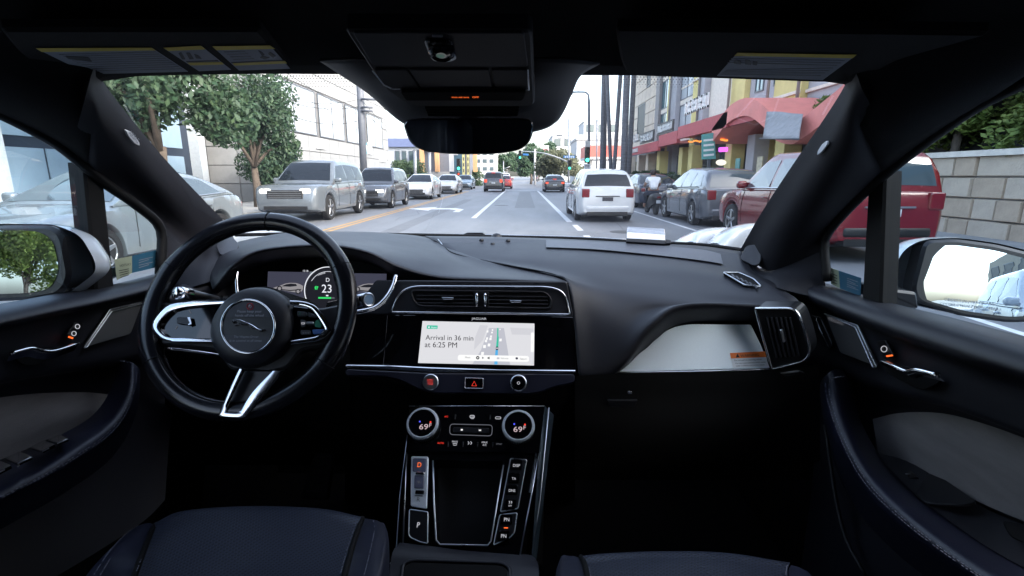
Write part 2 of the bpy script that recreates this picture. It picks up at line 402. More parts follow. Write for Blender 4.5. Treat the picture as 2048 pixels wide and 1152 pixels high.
# frit dots along the top edge of the glass
fd = MB()
for i in range(30):
    for j in range(7):
        p = P(575+i*6.2+(j % 2)*3.1, 152+j*5.2, .862+.004*j); s_ = .0009*(1-j*.1)
        fd.add([p+V((-s_, 0, -s_)), p+V((s_, 0, -s_)), p+V((s_, 0, s_)), p+V((-s_, 0, s_))], [(0, 1, 2, 3)])
for i in range(26):
    for j in range(5):
        p = P(1238+i*6.2+(j % 2)*3.1, 154+j*5.0, .862+.004*j); s_ = .0008*(1-j*.12)
        fd.add([p+V((-s_, 0, -s_)), p+V((s_, 0, -s_)), p+V((s_, 0, s_)), p+V((-s_, 0, s_))], [(0, 1, 2, 3)])
o = fd.build('frit_dots', SATB, car); o['kind'] = 'stuff'
# black rim seal and wiper cowl under the glass
tube('windscreen_seal', cr([P(470, 470, 1.40), P(560, 468, 1.44), P(700, 468, 1.50), P(850, 470, 1.56), P(1000, 473, 1.58), P(1160, 477, 1.56), P(1300, 485, 1.52), P(1400, 489, 1.46), P(1488, 500, 1.37)], 4), .005, RUB, car)
tube('cowl_edge', cr([P(600, 466, 1.60), P(850, 468.5, 1.62), P(1000, 470.5, 1.64), P(1160, 474.5, 1.62), P(1260, 480, 1.60)], 4), .0022, SATIN, car)
cw = [[P(x, y+9, Y-.03) for x, y, Y in ((520, 470, 1.5), (700, 469, 1.56), (850, 471, 1.6), (1000, 473, 1.62), (1160, 477, 1.6), (1300, 485, 1.56), (1440, 489, 1.5))], [V((x, 1.72, 1.07-.05*abs(x))) for x in (-.75, -.5, -.25, 0, .25, .5, .8)]]
loft('wiper_cowl', cw, SATB, car, 3, 2)
slab('wiper_blade', rnd([(925, 469), (935, 465.5), (965, 465.5), (972, 471)], 2), YPlane(1.63), SATB, car, .02)
# bonnet and wings
loft('bonnet', [[V((x, y, z-.07*(abs(x)/.8)**2)) for x in (-.80, -.5, -.2, 0, .2, .5, .82)] for y, z in ((1.70, 1.10), (2.1, 1.07), (2.5, .98), (2.85, .84))], WHITEP, car, 4, 4, .01)
for pts in ([(1390, 487, 1.72), (1402, 466, 1.78), (1440, 458, 1.86), (1485, 460, 1.9), (1520, 470, 1.92)], [(1440, 490, 1.64), (1470, 463, 1.68), (1495, 452, 1.74), (1525, 450, 1.8), (1550, 460, 1.84)],
            [(455, 470, 1.66), (500, 460, 1.72), (535, 458.5, 1.76), (565, 463, 1.78), (590, 470, 1.78)]):
    a = [P(*q) for q in pts]
    loft('front_wing', [[q+V((0, 0, -.10)) for q in a], a, [q+V((0, .2, -.035)) for q in a], [q+V((0, .6, -.16)) for q in a]], WHITEP, car, 4, 5)

# ---- windscreen pillars
def pillar(name, r, mm):
    o = loft(name, r, mm, car, 5, 3); return o
pL = [
 [P(*q) for q in ((204, 160, .785), (258, 232, .90), (330, 318, 1.07), (400, 392, 1.22), (458, 452, 1.33))],
 [P(*q) for q in ((196, 178, .765), (246, 245, .875), (318, 328, 1.04), (388, 402, 1.19), (445, 462, 1.30))],
 [P(*q) for q in ((190, 205, .76), (218, 262, .84), (292, 350, 1.0), (358, 424, 1.14), (418, 485, 1.25))],
 [P(*q) for q in ((186, 235, .79), (200, 290, .86), (255, 368, 1.0), (320, 435, 1.12), (392, 505, 1.20))],
 [PX(175, 335, XL), PX(190, 350, XL), PX(215, 368, XL), PX(275, 412, XL), PX(322, 462, XL)],
]
for r_, e_ in zip(pL, (P(196, 128, .735), P(186, 140, .72), P(176, 175, .72), P(165, 215, .75), PX(140, 306, XL))): r_.insert(0, e_)
ap = pillar('windscreen_pillar', pL, PILL); ap['label'] = 'left windscreen pillar beside the steering wheel'
pR = [
 [P(*q) for q in ((1690, 170, .785), (1640, 250, .90), (1575, 345, 1.06), (1520, 430, 1.21), (1480, 500, 1.33))],
 [P(*q) for q in ((1697, 186, .765), (1652, 262, .875), (1588, 356, 1.03), (1533, 440, 1.18), (1493, 510, 1.30))],
 [P(*q) for q in ((1702, 215, .76), (1672, 285, .84), (1612, 378, .98), (1557, 460, 1.12), (1515, 530, 1.24))],
 [P(*q) for q in ((1722, 250, .79), (1708, 310, .84), (1650, 395, .96), (1598, 470, 1.08), (1550, 540, 1.18))],
 [PX(1768, 350, XR), PX(1740, 375, XR), PX(1690, 425, XR), PX(1655, 468, XR), PX(1648, 500, XR)],
]
for r_, e_ in zip(pR, (P(1700, 128, .735), P(1712, 145, .72), P(1724, 178, .72), P(1744, 215, .75), PX(1800, 322, XR))): r_.insert(0, e_)
ap2 = pillar('windscreen_pillar', pR, PILL); ap2['label'] = 'right windscreen pillar on the passenger side'
# lower pillar corner panels
loft('pillar_foot', [[P(1480, 500, 1.33), P(1500, 520, 1.27), P(1525, 540, 1.22), P(1550, 540, 1.18), PX(1648, 500, XR)], [P(1478, 520, 1.26), P(1500, 535, 1.22), P(1525, 550, 1.17), P(1560, 556, 1.10), PX(1650, 562, XR)], [P(1478, 545, 1.22), P(1500, 552, 1.18), P(1530, 566, 1.12), P(1570, 580, 1.02), PX(1655, 600, XR)]], PILL, car, 4, 3)
loft('pillar_foot', [[P(458, 452, 1.33), P(435, 480, 1.28), P(418, 485, 1.25), P(392, 505, 1.20), PX(322, 462, XL)], [P(470, 485, 1.29), P(450, 505, 1.2), P(430, 520, 1.12), P(395, 535, 1.05), PX(320, 545, XL)], [P(470, 520, 1.2), P(450, 540, 1.1), P(425, 560, 1.02), P(390, 572, .98), PX(318, 590, XL)]], PILL, car, 4, 3)
tw = Plane(P(1480, 525, 1.245), P(1525, 520, 1.21), P(1500, 486, 1.27))
slab('tweeter_grille', rnd([(1479, 517), (1492, 491), (1513, 488), (1523, 495), (1521, 526), (1508, 532)], 7), tw, DGRILLE, car, .006, .001, .006)
tw2 = Plane(P(425, 500, 1.19), P(475, 500, 1.2), P(455, 470, 1.27))
slab('tweeter_grille', rnd([(432, 492), (442, 474), (462, 470), (478, 488), (470, 505), (440, 510)], 6), tw2, DGRILLE, car, .006, .001, .012)
# airbag tags
tl = Plane(pL[2][2], pL[2][3], pL[1][2])
t_ = slab('airbag_tag', rnd([(252, 260), (262, 263), (279, 284), (280, 292), (270, 287), (256, 271)], 3), tl, PAPER, ap, .003, .0005, .006)
text('AIRBAG', (257, 268), (275, 287), tl, PAPERT, t_, .0068)
tr = Plane(pR[2][2], pR[2][3], pR[1][2])
t_ = slab('airbag_tag', rnd([(1653, 281), (1655, 288), (1643, 304), (1634, 311), (1635, 302), (1643, 289)], 3), tr, PAPER, ap2, .003, .0005, .006)
# drip seals along the side window edges
tube('window_seal', cr([PX(x, y, XL+.004) for x, y in ((-60, 200), (0, 226), (60, 256), (120, 291), (175, 336), (212, 368), (275, 412), (322, 460), (320, 548))], 4), .010, RUB, car)
tube('window_seal', cr([PX(x, y, XR-.004) for x, y in ((2110, 135), (2048, 165), (1950, 215), (1850, 285), (1768, 350), (1735, 380), (1690, 425), (1655, 468), (1649, 500), (1655, 562))], 4), .009, RUB, car)

# ---- doors
def strip(d, rows, m, name, nu=5, nv=4, thick=0): return loft(name, rows, m, d, nu, nv, thick)
def X3(*a): return [PX(*q) for q in a]
# right (passenger) door
dr = loft('front_door', [
 X3((1560, 548, XR+.02), (1650, 566, XR+.02), (1760, 600, XR+.02), (1900, 634, XR+.02), (2060, 676, XR+.02), (2300, 740, XR+.02)),
 X3((1558, 556, XR-.03), (1645, 580, XR-.03), (1755, 615, XR-.03), (1900, 656, XR-.03), (2060, 702, XR-.03), (2300, 770, XR-.03)),
 X3((1560, 572, XR-.05), (1640, 598, XR-.05), (1755, 642, XR-.05), (1900, 692, XR-.05), (2060, 742, XR-.05), (2300, 820, XR-.05)),
 X3((1570, 585, XR-.045), (1640, 612, XR-.045), (1755, 660, XR-.045), (1900, 711, XR-.045), (2060, 762, XR-.045), (2300, 840, XR-.045)),
 X3((1580, 592, XR-.02), (1645, 622, XR-.02), (1755, 670, XR-.02), (1900, 722, XR-.02), (2060, 775, XR-.02), (2300, 850, XR-.02)),
 X3((1600, 650, XR-.015), (1655, 690, XR-.015), (1755, 740, XR-.015), (1900, 785, XR-.015), (2060, 845, XR-.015), (2300, 920, XR-.015)),
 X3((1610, 710, XR-.01), (1670, 735, XR-.01), (1755, 775, XR-.01), (1900, 815, XR-.01), (2060, 875, XR-.01), (2300, 960, XR-.01)),
 X3((1620, 760, XR+.03), (1690, 790, XR+.03), (1755, 812, XR+.03), (1900, 832, XR+.03), (2060, 885, XR+.03), (2300, 970, XR+.03)),
 X3((1630, 900, XR+.03), (1700, 930, XR+.03), (1760, 960, XR+.03), (1900, 1020, XR+.03), (2060, 1080, XR+.03), (2300, 1180, XR+.03)),
 X3((1600, 1152, XR-.02), (1700, 1190, XR-.02), (1800, 1230, XR-.02), (1950, 1300, XR-.02), (2100, 1380, XR-.02), (2400, 1500, XR-.02)),
], VIN, car, 5, 4)
dr['label'] = 'right front door with grey fabric insert'
XF = XR+.027
loft('fabric_insert', [X3((1745, 838, XF), (1800, 826, XF), (1880, 826, XF), (1960, 845, XF), (2060, 880, XF), (2200, 930, XF)),
                       X3((1752, 880, XF-.012), (1810, 872, XF-.012), (1880, 880, XF-.012), (1960, 905, XF-.012), (2060, 945, XF-.012), (2200, 1000, XF-.012)),
                       X3((1758, 925, XF-.012), (1815, 940, XF-.012), (1880, 965, XF-.012), (1960, 1005, XF-.012), (2060, 1048, XF-.012), (2200, 1110, XF-.012))], GREYF, dr, 5, 5)
sp = XPlane(XR-.024)
slab('speaker_grille', rnd([(1650, 628), (1714, 652), (1751, 732), (1680, 706)], 5), sp, GRILLE, dr, .006, .001)
tube('speaker_trim', [sp.at(x, y, .002) for x, y in rnd([(1648, 627), (1715, 651), (1753, 733), (1746, 735), (1711, 655)], 2)], .0016, SATIN, dr, 6, True)
text('MERIDIAN', (1656, 640), (1685, 651), sp, E_LEGD, dr, .001)
slab('memory_switch_panel', rnd([(1620, 630), (1640, 634), (1665, 690), (1660, 700), (1640, 692)], 6), sp, SATB, dr, .005, .001, .001)
tube('switch_trim', [sp.at(1632, 634, .003), sp.at(1638, 655, .003), sp.at(1657, 694, .003)], .0009, SATIN, dr, 6)
slab('lock_switch', rnd([(1752, 682), (1770, 680), (1787, 712), (1768, 718)], 4), sp, SATB, dr, .004, .001, .004)
tube('padlock_symbol', [sp.at(1768+6*math.cos(a), 698+6*math.sin(a), .0055) for a in [i*.63 for i in range(10)]], .0006, E_LEG, dr, 5, True)
slab('lock_light', [(1772, 711), (1784, 709), (1785, 712), (1773, 714)], sp, E_ORNG, dr, .001, 0, .0055)
slab('handle_recess', rnd([(1755, 722), (1800, 730), (1875, 752), (1880, 765), (1850, 780), (1835, 778), (1775, 748)], 8), sp, DEEP, dr, .004, .001, .004)
lv = [P(1762, 722, .0)*0+PX(1764, 724, XR-.04), PX(1790, 734, XR-.05), PX(1815, 744, XR-.052), PX(1835, 741, XR-.055), PX(1876, 751, XR-.055)]
hb = MB()
for i in range(1): hb.tube(cr(lv, 5), .0045, 8)
for a, b in zip(cr(lv, 5)[:-1], cr(lv, 5)[1:]):
    hb.add([a, b, b+V((.012, 0, -.010)), a+V((.012, 0, -.010))], [(0, 1, 2, 3)])
hb.build('door_handle', CHROME, dr, True)
# armrest roll with stitched seam
def armrest(inner, topl, outer, low, far, d, m):
    return loft('armrest', [inner, topl, outer, low, far], m, d, 5, 4)
ar = armrest(X3((1700, 742, XR+.02), (1708, 790, XR+.0), (1725, 850, XR-.02), (1770, 925, XR-.03), (1840, 995, XR-.035), (1950, 1075, XR-.035), (2060, 1140, XR-.035), (2250, 1240, XR-.035)),
 X3((1672, 738, XR-.04), (1682, 785, XR-.06), (1704, 855, XR-.075), (1748, 938, XR-.085), (1820, 1012, XR-.09), (1930, 1094, XR-.09), (2050, 1166, XR-.09), (2250, 1280, XR-.09)),
 X3((1655, 748, XR-.06), (1662, 795, XR-.085), (1686, 868, XR-.10), (1730, 952, XR-.11), (1800, 1026, XR-.115), (1900, 1105, XR-.115), (2030, 1192, XR-.115), (2250, 1330, XR-.115)),
 X3((1641, 765, XR-.05), (1648, 810, XR-.08), (1672, 885, XR-.095), (1716, 970, XR-.10), (1782, 1044, XR-.105), (1880, 1122, XR-.105), (1990, 1196, XR-.105), (2200, 1340, XR-.105)),
 X3((1640, 790, XR-.0), (1648, 850, XR-.0), (1670, 930, XR-.0), (1712, 1015, XR-.0), (1775, 1090, XR-.0), (1870, 1170, XR-.0), (1960, 1240, XR-.0), (2150, 1390, XR-.0)), dr, NAVY)
for dx in (0, 7):
    stitches('stitching', cr(X3((1690-dx, 752, XR-.065), (1664-dx, 758, XR-.072), (1658-dx, 770, XR-.08), (1662-dx, 800, XR-.092), (1686-dx, 873, XR-.107), (1730-dx, 957, XR-.116), (1800-dx, 1031, XR-.121), (1902-dx, 1111, XR-.121), (2034-dx, 1198, XR-.121)), 6), THREAD, ar)
loft('armrest_top', [X3((1700, 905, XR+.02), (1760, 905, XR+.02), (1830, 925, XR+.02), (1960, 1010, XR+.02), (2060, 1055, XR+.02), (2250, 1140, XR+.02)),
                     X3((1728, 870, XR-.03), (1772, 930, XR-.04), (1842, 998, XR-.045), (1950, 1078, XR-.045), (2060, 1142, XR-.045), (2250, 1240, XR-.045))], VIN2, dr, 5, 3)
swp = Plane(PX(1745, 915, XR-.0), PX(1840, 990, XR-.035), PX(1960, 1010, XR-.0))
slab('window_switch_panel', rnd([(1740, 912), (1822, 912), (1955, 1003), (1925, 1010), (1850, 1005), (1800, 960)], 10), swp, SATB, dr, .004, .001, .004)
slab('window_switch', rnd([(1788, 933), (1815, 934), (1838, 955), (1812, 957)], 3), swp, PIANO, dr, .004, .001, .008)
slab('switch_trim', [(1802, 947), (1820, 946), (1821, 948), (1803, 949)], swp, SATIN, dr, .001, 0, .0088)
slab('grab_cup', rnd([(2002, 1040), (2060, 1050), (2060, 1088), (2020, 1070)], 10), swp, DEEP, dr, .003, .001, .006)

# left (driver) door
dl = loft('front_door', [
 X3((345, 532, XL-.02), (320, 545, XL-.02), (220, 570, XL-.02), (110, 588, XL-.02), (0, 608, XL-.02), (-300, 660, XL-.02)),
 X3((350, 540, XL+.03), (325, 553, XL+.03), (220, 580, XL+.03), (110, 600, XL+.03), (0, 621, XL+.03), (-300, 676, XL+.03)),
 X3((355, 556, XL+.05), (330, 568, XL+.05), (220, 597, XL+.05), (110, 620, XL+.05), (0, 644, XL+.05), (-300, 710, XL+.05)),
 X3((355, 563, XL+.045), (330, 577, XL+.045), (220, 606, XL+.045), (110, 630, XL+.045), (0, 655, XL+.045), (-300, 722, XL+.045)),
 X3((355, 570, XL+.02), (330, 583, XL+.02), (220, 612, XL+.02), (110, 638, XL+.02), (0, 663, XL+.02), (-300, 730, XL+.02)),
 X3((355, 630, XL+.015), (320, 650, XL+.015), (220, 675, XL+.015), (110, 695, XL+.015), (0, 715, XL+.015), (-300, 780, XL+.015)),
 X3((355, 690, XL+.01), (320, 705, XL+.01), (220, 728, XL+.01), (110, 745, XL+.01), (0, 765, XL+.01), (-300, 830, XL+.01)),
 X3((355, 720, XL-.03), (320, 735, XL-.03), (220, 750, XL-.03), (110, 765, XL-.03), (0, 782, XL-.03), (-300, 850, XL-.03)),
 X3((340, 860, XL-.03), (300, 880, XL-.03), (220, 900, XL-.03), (110, 930, XL-.03), (0, 960, XL-.03), (-300, 1050, XL-.03)),
 X3((330, 1000, XL+.02), (290, 1040, XL+.02), (200, 1100, XL+.02), (100, 1160, XL+.02), (-20, 1230, XL+.02), (-300, 1380, XL+.02)),
], VIN, car, 5, 4)
dl['label'] = 'left front door with window switches'
XG = XL-.027
loft('fabric_insert', [X3((225, 790, XG), (180, 785, XG), (120, 785, XG), (60, 788, XG), (0, 795, XG), (-150, 815, XG)),
                       X3((200, 820, XG+.012), (160, 825, XG+.012), (110, 832, XG+.012), (60, 845, XG+.012), (0, 860, XG+.012), (-150, 900, XG+.012)),
                       X3((175, 850, XG+.012), (130, 868, XG+.012), (90, 880, XG+.012), (40, 905, XG+.012), (0, 922, XG+.012), (-150, 985, XG+.012))], GREYF, dl, 5, 5)
sq = XPlane(XL+.024)
slab('speaker_grille', rnd([(172, 694), (222, 620), (285, 606), (262, 668)], 5), sq, GRILLE, dl, .006, .001)
tube('speaker_trim', [sq.at(x, y, .002) for x, y in rnd([(168, 696), (220, 619), (287, 603), (287, 607), (223, 623), (174, 694)], 2)], .0012, SATIN, dl, 6, True)
text('MERIDIAN', (259, 615), (283, 609), sq, E_LEGD, dl, .001)
slab('lock_switch', rnd([(133, 672), (152, 643), (169, 646), (148, 678)], 4), sq, SATB, dl, .004, .001, .004)
for cx, cy in ((155, 653), (148, 667)):
    tube('padlock_symbol', [sq.at(cx+4.5*math.cos(a), cy+4.5*math.sin(a), .0055) for a in [i*.63 for i in range(10)]], .0006, E_LEG, dl, 5, True)
slab('lock_light', [(138, 672), (147, 675), (146, 678), (137, 675)], sq, E_ORNG, dl, .001, 0, .0055)
slab('handle_recess', rnd([(20, 708), (75, 700), (158, 688), (150, 700), (70, 732), (45, 730)], 8), sq, DEEP, dl, .004, .001, .004)
lv = X3((22, 707, XL+.055), (62, 697, XL+.055), (85, 702, XL+.052), (110, 702, XL+.05), (157, 687, XL+.04))
hb = MB(); hb.tube(cr(lv, 5), .003, 8)
for a, b in zip(cr(lv, 5)[:-1], cr(lv, 5)[1:]): hb.add([a, b, b+V((-.01, 0, -.013)), a+V((-.01, 0, -.013))], [(0, 1, 2, 3)])
hb.build('door_handle', CHROME, dl, True)
al = armrest(X3((232, 724, XL-.02), (228, 760, XL+.0), (210, 800, XL+.02), (180, 835, XL+.03), (125, 868, XL+.035), (60, 905, XL+.035), (0, 938, XL+.035), (-150, 1010, XL+.035)),
 X3((255, 722, XL+.04), (250, 765, XL+.06), (232, 810, XL+.075), (200, 848, XL+.085), (145, 885, XL+.09), (80, 925, XL+.09), (0, 965, XL+.09), (-150, 1045, XL+.09)),
 X3((268, 728, XL+.06), (263, 772, XL+.085), (244, 822, XL+.10), (210, 865, XL+.11), (152, 905, XL+.115), (85, 945, XL+.115), (0, 988, XL+.115), (-150, 1072, XL+.115)),
 X3((280, 740, XL+.05), (276, 785, XL+.08), (256, 838, XL+.095), (220, 882, XL+.10), (160, 924, XL+.105), (90, 965, XL+.105), (0, 1010, XL+.105), (-150, 1095, XL+.105)),
 X3((280, 765, XL+.0), (276, 815, XL+.0), (252, 875, XL+.0), (214, 925, XL+.0), (150, 972, XL+.0), (80, 1015, XL+.0), (-10, 1065, XL+.0), (-150, 1150, XL+.0)), dl, NAVY)
for dx in (0, 6):
    stitches('stitching', cr(X3((240+dx, 722, XL+.045), (262+dx, 728, XL+.066), (267+dx, 740, XL+.08), (264+dx, 776, XL+.092), (246+dx, 827, XL+.107), (212+dx, 870, XL+.116), (154+dx, 910, XL+.121), (88+dx, 950, XL+.121), (0+dx, 994, XL+.121)), 6), THREAD, al)
loft('armrest_top', [X3((180, 850, XL-.02), (130, 868, XL-.02), (60, 895, XL-.02), (0, 918, XL-.02), (-150, 985, XL-.02)), X3((182, 838, XL+.04), (127, 872, XL+.045), (62, 909, XL+.045), (0, 942, XL+.045), (-150, 1014, XL+.045))], VIN2, dl, 5, 3)
swq = Plane(PX(130, 868, XL-.0), PX(60, 905, XL+.035), PX(0, 920, XL-.0))
for q in ([(60, 893), (88, 880), (112, 888), (84, 902)], [(95, 878), (120, 868), (138, 876), (114, 886)], [(10, 915), (40, 902), (66, 912), (35, 926)], [(-30, 934), (0, 920), (24, 930), (-5, 945)]):
    s_ = slab('window_switch', rnd(q, 3), swq, PIANO, dl, .004, .001, .012)
    slab('switch_trim', [q[3], ((q[3][0]+q[2][0])/2, (q[3][1]+q[2][1])/2), ((q[3][0]+q[2][0])/2, (q[3][1]+q[2][1])/2+1.2), (q[3][0], q[3][1]+1.2)], swq, SATIN, dl, .001, 0, .0125)

# window glass, dividers, quarter window stickers
glL = XPlane(XL-.012); glR = XPlane(XR+.012)
def pane(name, px, pl, d, m=SGLASS): return mk(name, [pl.at(x, y) for x, y in px], [tuple(range(len(px)))], m, d)
pane('side_window', [(-500, 0), (0, 215), (60, 246), (120, 281), (178, 330), (228, 600), (0, 640), (-500, 740)], glL, dl)
pane('quarter_window', [(200, 355), (280, 405), (330, 455), (326, 560), (222, 600)], glL, dl)
pane('side_window', [(2500, -80), (2048, 155), (1950, 205), (1850, 275), (1765, 342), (1728, 620), (2048, 720), (2500, 850)], glR, dr)
pane('quarter_window', [(1745, 370), (1690, 418), (1652, 462), (1642, 500), (1648, 580), (1735, 615)], glR, dr)
slab('window_divider', [(168, 325), (209, 360), (232, 590), (196, 612)], XPlane(XL), RUB, dl, .03, .004)
slab('window_divider', [(1735, 372), (1770, 342), (1760, 625), (1722, 612)], XPlane(XR), RUB, dr, .03, .004)
stL = XPlane(XL-.008)
slab('notice_sticker', [(229, 519), (264, 512), (264, 546), (234, 560)], stL, BEIGEST, dl, .0006, 0)
slab('notice_sticker', [(264.3, 512), (314, 500), (311, 535), (264.3, 546)], stL, BLUEST, dl, .0006, 0)
for (a, b, s_) in (((240, 534), (262, 530), 'CAUTION'),): text(s_, a, b, stL, INK, dl, .001, mirror=True)
for i in range(4): slab('print_line', [(238+i, 541+i*4.5), (258, 537+i*4), (258, 538.2+i*4), (238+i, 542.2+i*4.5)], stL, INK, dl, .0004, 0, .001)
for i in range(4): slab('print_line', [(278, 520+i*5), (306-(i % 2)*8, 513.5+i*5), (306-(i % 2)*8, 514.7+i*5), (278, 521.2+i*5)], stL, PAPERT, dl, .0004, 0, .001)
stR = XPlane(XR+.008)
slab('notice_sticker', [(1657, 534), (1677, 541), (1680, 577), (1662, 568)], stR, BEIGEST, dr, .0006, 0)
slab('notice_sticker', [(1677.3, 541), (1722, 556), (1721, 592), (1680, 577)], stR, BLUEST, dr, .0006, 0)
for i in range(5): slab('print_line', [(1694, 556+i*4), (1716-(i % 2)*5, 563.5+i*4), (1716-(i % 2)*5, 564.7+i*4), (1694, 557.2+i*4)], stR, PAPERT, dr, .0004, 0, .001)
for i in range(4): slab('print_line', [(1662, 546+i*5.5), (1674, 551+i*5.5), (1674, 552.2+i*5.5), (1662, 547.2+i*5.5)], stR, INK, dr, .0004, 0, .001)

# ---- door mirrors
def wing_mirror(gl_px, fr_px, sh_px, Yg, aim, d, sx, lbl, deep=1.0):
    c2 = (sum(p[0] for p in gl_px)/len(gl_px), sum(p[1] for p in gl_px)/len(gl_px))
    c = P(*c2, Yg); vdir = (c-CAM).normalized(); n = (aim.normalized()-vdir).normalized()
    fn = n                                                           # plane of the bezel and glass
    u = fn.cross(V((0, 0, 1))).normalized()
    pl = Plane(c, c+u, c+fn.cross(u))
    o = thing_part = slab('door_mirror', fr_px, pl, SATB, d, .05, .006, .004); o['label'] = lbl
    # shell: bezel outline carried forward and shrunk
    fr = [pl.at(x, y, -.01) for x, y in sh_px]; ctr = sum(fr, V((0, 0, 0)))/len(fr)
    rings = [fr]
    for s_, dy in ((1.03, .03), (1.0, .07), (.86, .12), (.6, .155), (.2, .17)):
        rings.append([ctr+(p-ctr)*s_-fn*dy*deep for p in fr])
    vs = [p for r in rings for p in r]; k = len(fr)
    fs = [(i*k+j, i*k+(j+1) % k, (i+1)*k+(j+1) % k, (i+1)*k+j) for i in range(len(rings)-1) for j in range(k)]+[tuple(range(5*k, 6*k))]
    mk('mirror_shell', vs, fs, WHITEP, o, True)
    # slightly convex glass in the bezel, turned towards the rear
    g3 = [pl.at(x, y, .006) for x, y in gl_px]; gc = sum(g3, V((0, 0, 0)))/len(g3)
    R_ = 2.6; cc = gc-n*R_
    def onS(p): # along bezel normal to a shallow dome about the turned plane
        q = p-gc; q = q-fn*q.dot(fn); return p, q
    rr = [gc]; N_ = 6; vs = [gc]; nrm = []
    for t in range(1, N_+1):
        for p in g3: vs.append(gc+(p-gc)*(t/N_))
    fs = [(0, 1+j, 1+(j+1) % k2) for k2 in (len(g3),) for j in range(k2)]
    k2 = len(g3)
    for t in range(N_-1):
        for j in range(k2): fs.append((1+t*k2+j, 1+(t+1)*k2+j, 1+(t+1)*k2+(j+1) % k2, 1+t*k2+(j+1) % k2))
    vs = [v-n*(((v-gc).length**2)/(2*R_)) for v in vs]
    mk('mirror_glass', vs, fs, MIRR, o, True)
    return o, Plane(gc, gc+n.orthogonal(), gc+n.cross(n.orthogonal())), n
dmR, mpR, nR = wing_mirror(rnd([(1836, 578), (1858, 493), (1910, 490), (1990, 501), (2070, 522), (2112, 565), (2100, 630), (2020, 634), (1930, 622), (1852, 600)], 16, 5),
    rnd([(1824, 580), (1850, 481), (1915, 478), (1995, 489), (2080, 510), (2128, 560), (2112, 642), (2020, 646), (1925, 633), (1838, 606)], 18, 5),
    rnd([(1785, 560), (1800, 505), (1840, 479), (1915, 475), (1995, 486), (2080, 507), (2125, 560), (2110, 640), (2020, 644), (1920, 630), (1800, 604)], 25, 5), 1.04, V((.20, -1, .06)), dr, 1, 'white right door mirror')
text('OBJECTS IN MIRROR ARE', (1893, 602), (1992, 612), mpR, PAPERT, dmR, .004)
text('CLOSER THAN THEY APPEAR', (1885, 611), (2003, 622), mpR, PAPERT, dmR, .004)
slab('mirror_arm', rnd([(1757, 575), (1835, 585), (1840, 618), (1800, 622), (1757, 608)], 6), YPlane(.98), SATB, dmR, .06, .005)
dmL, mpL, nL = wing_mirror(rnd([(-60, 470), (0, 460), (75, 462), (105, 480), (118, 540), (100, 578), (60, 586), (-60, 590)], 18, 5),
    rnd([(-80, 462), (0, 450), (100, 450), (124, 470), (140, 555), (120, 590), (60, 600), (-80, 606)], 18, 5),
    rnd([(-80, 460), (0, 447), (110, 449), (160, 470), (190, 520), (192, 545), (130, 592), (-80, 604)], 18, 5), .85, V((-.74, -.70, .10)), dl, -1, 'white left door mirror showing a tree', .42)
slab('mirror_arm', rnd([(140, 558), (195, 540), (200, 560), (110, 598), (60, 600)], 6), YPlane(.92), SATB, dmL, .06, .005)
# ------------------------------------------------------------------ dashboard
def PS(*a): return [P(*q) for q in a]
dash = loft('dashboard', [
 PS((850, 473, 1.52), (1000, 475, 1.52), (1150, 480, 1.50), (1300, 488, 1.46), (1400, 493, 1.40), (1485, 505, 1.30)),
 PS((880, 489, 1.42), (1005, 495, 1.40), (1130, 499, 1.38), (1270, 509, 1.34), (1390, 522, 1.28), (1505, 543, 1.18)),
 PS((915, 511, 1.33), (1030, 516, 1.29), (1150, 522, 1.26), (1290, 533, 1.23), (1415, 546, 1.17), (1545, 566, 1.08)),
 PS((1015, 531, 1.23), (1080, 537, 1.21), (1170, 545, 1.18), (1300, 557, 1.16), (1430, 568, 1.11), (1572, 585, 1.02)),
 PS((1100, 549, 1.14), (1138, 557, 1.13), (1205, 570, 1.12), (1320, 580, 1.10), (1440, 589, 1.06), (1592, 598, .985)),
 PS((1134, 564, 1.085), (1170, 582, 1.08), (1230, 596, 1.075), (1335, 604, 1.05), (1455, 609, 1.02), (1602, 611, .965)),
 PS((1148, 645, 1.03), (1182, 655, 1.03), (1235, 645, 1.03), (1305, 622, 1.04), (1400, 608, 1.015), (1605, 614, .96)),
 PS((1157, 745, .99), (1195, 745, .99), (1243, 722, .99), (1305, 650, .995), (1380, 612, 1.0), (1605, 622, .96)),
 PS((1168, 752, 1.0), (1208, 752, 1.01), (1248, 738, 1.02), (1306, 684, 1.03), (1380, 648, 1.04), (1605, 650, 1.02)),
], VIN, car, 6, 5, .004)
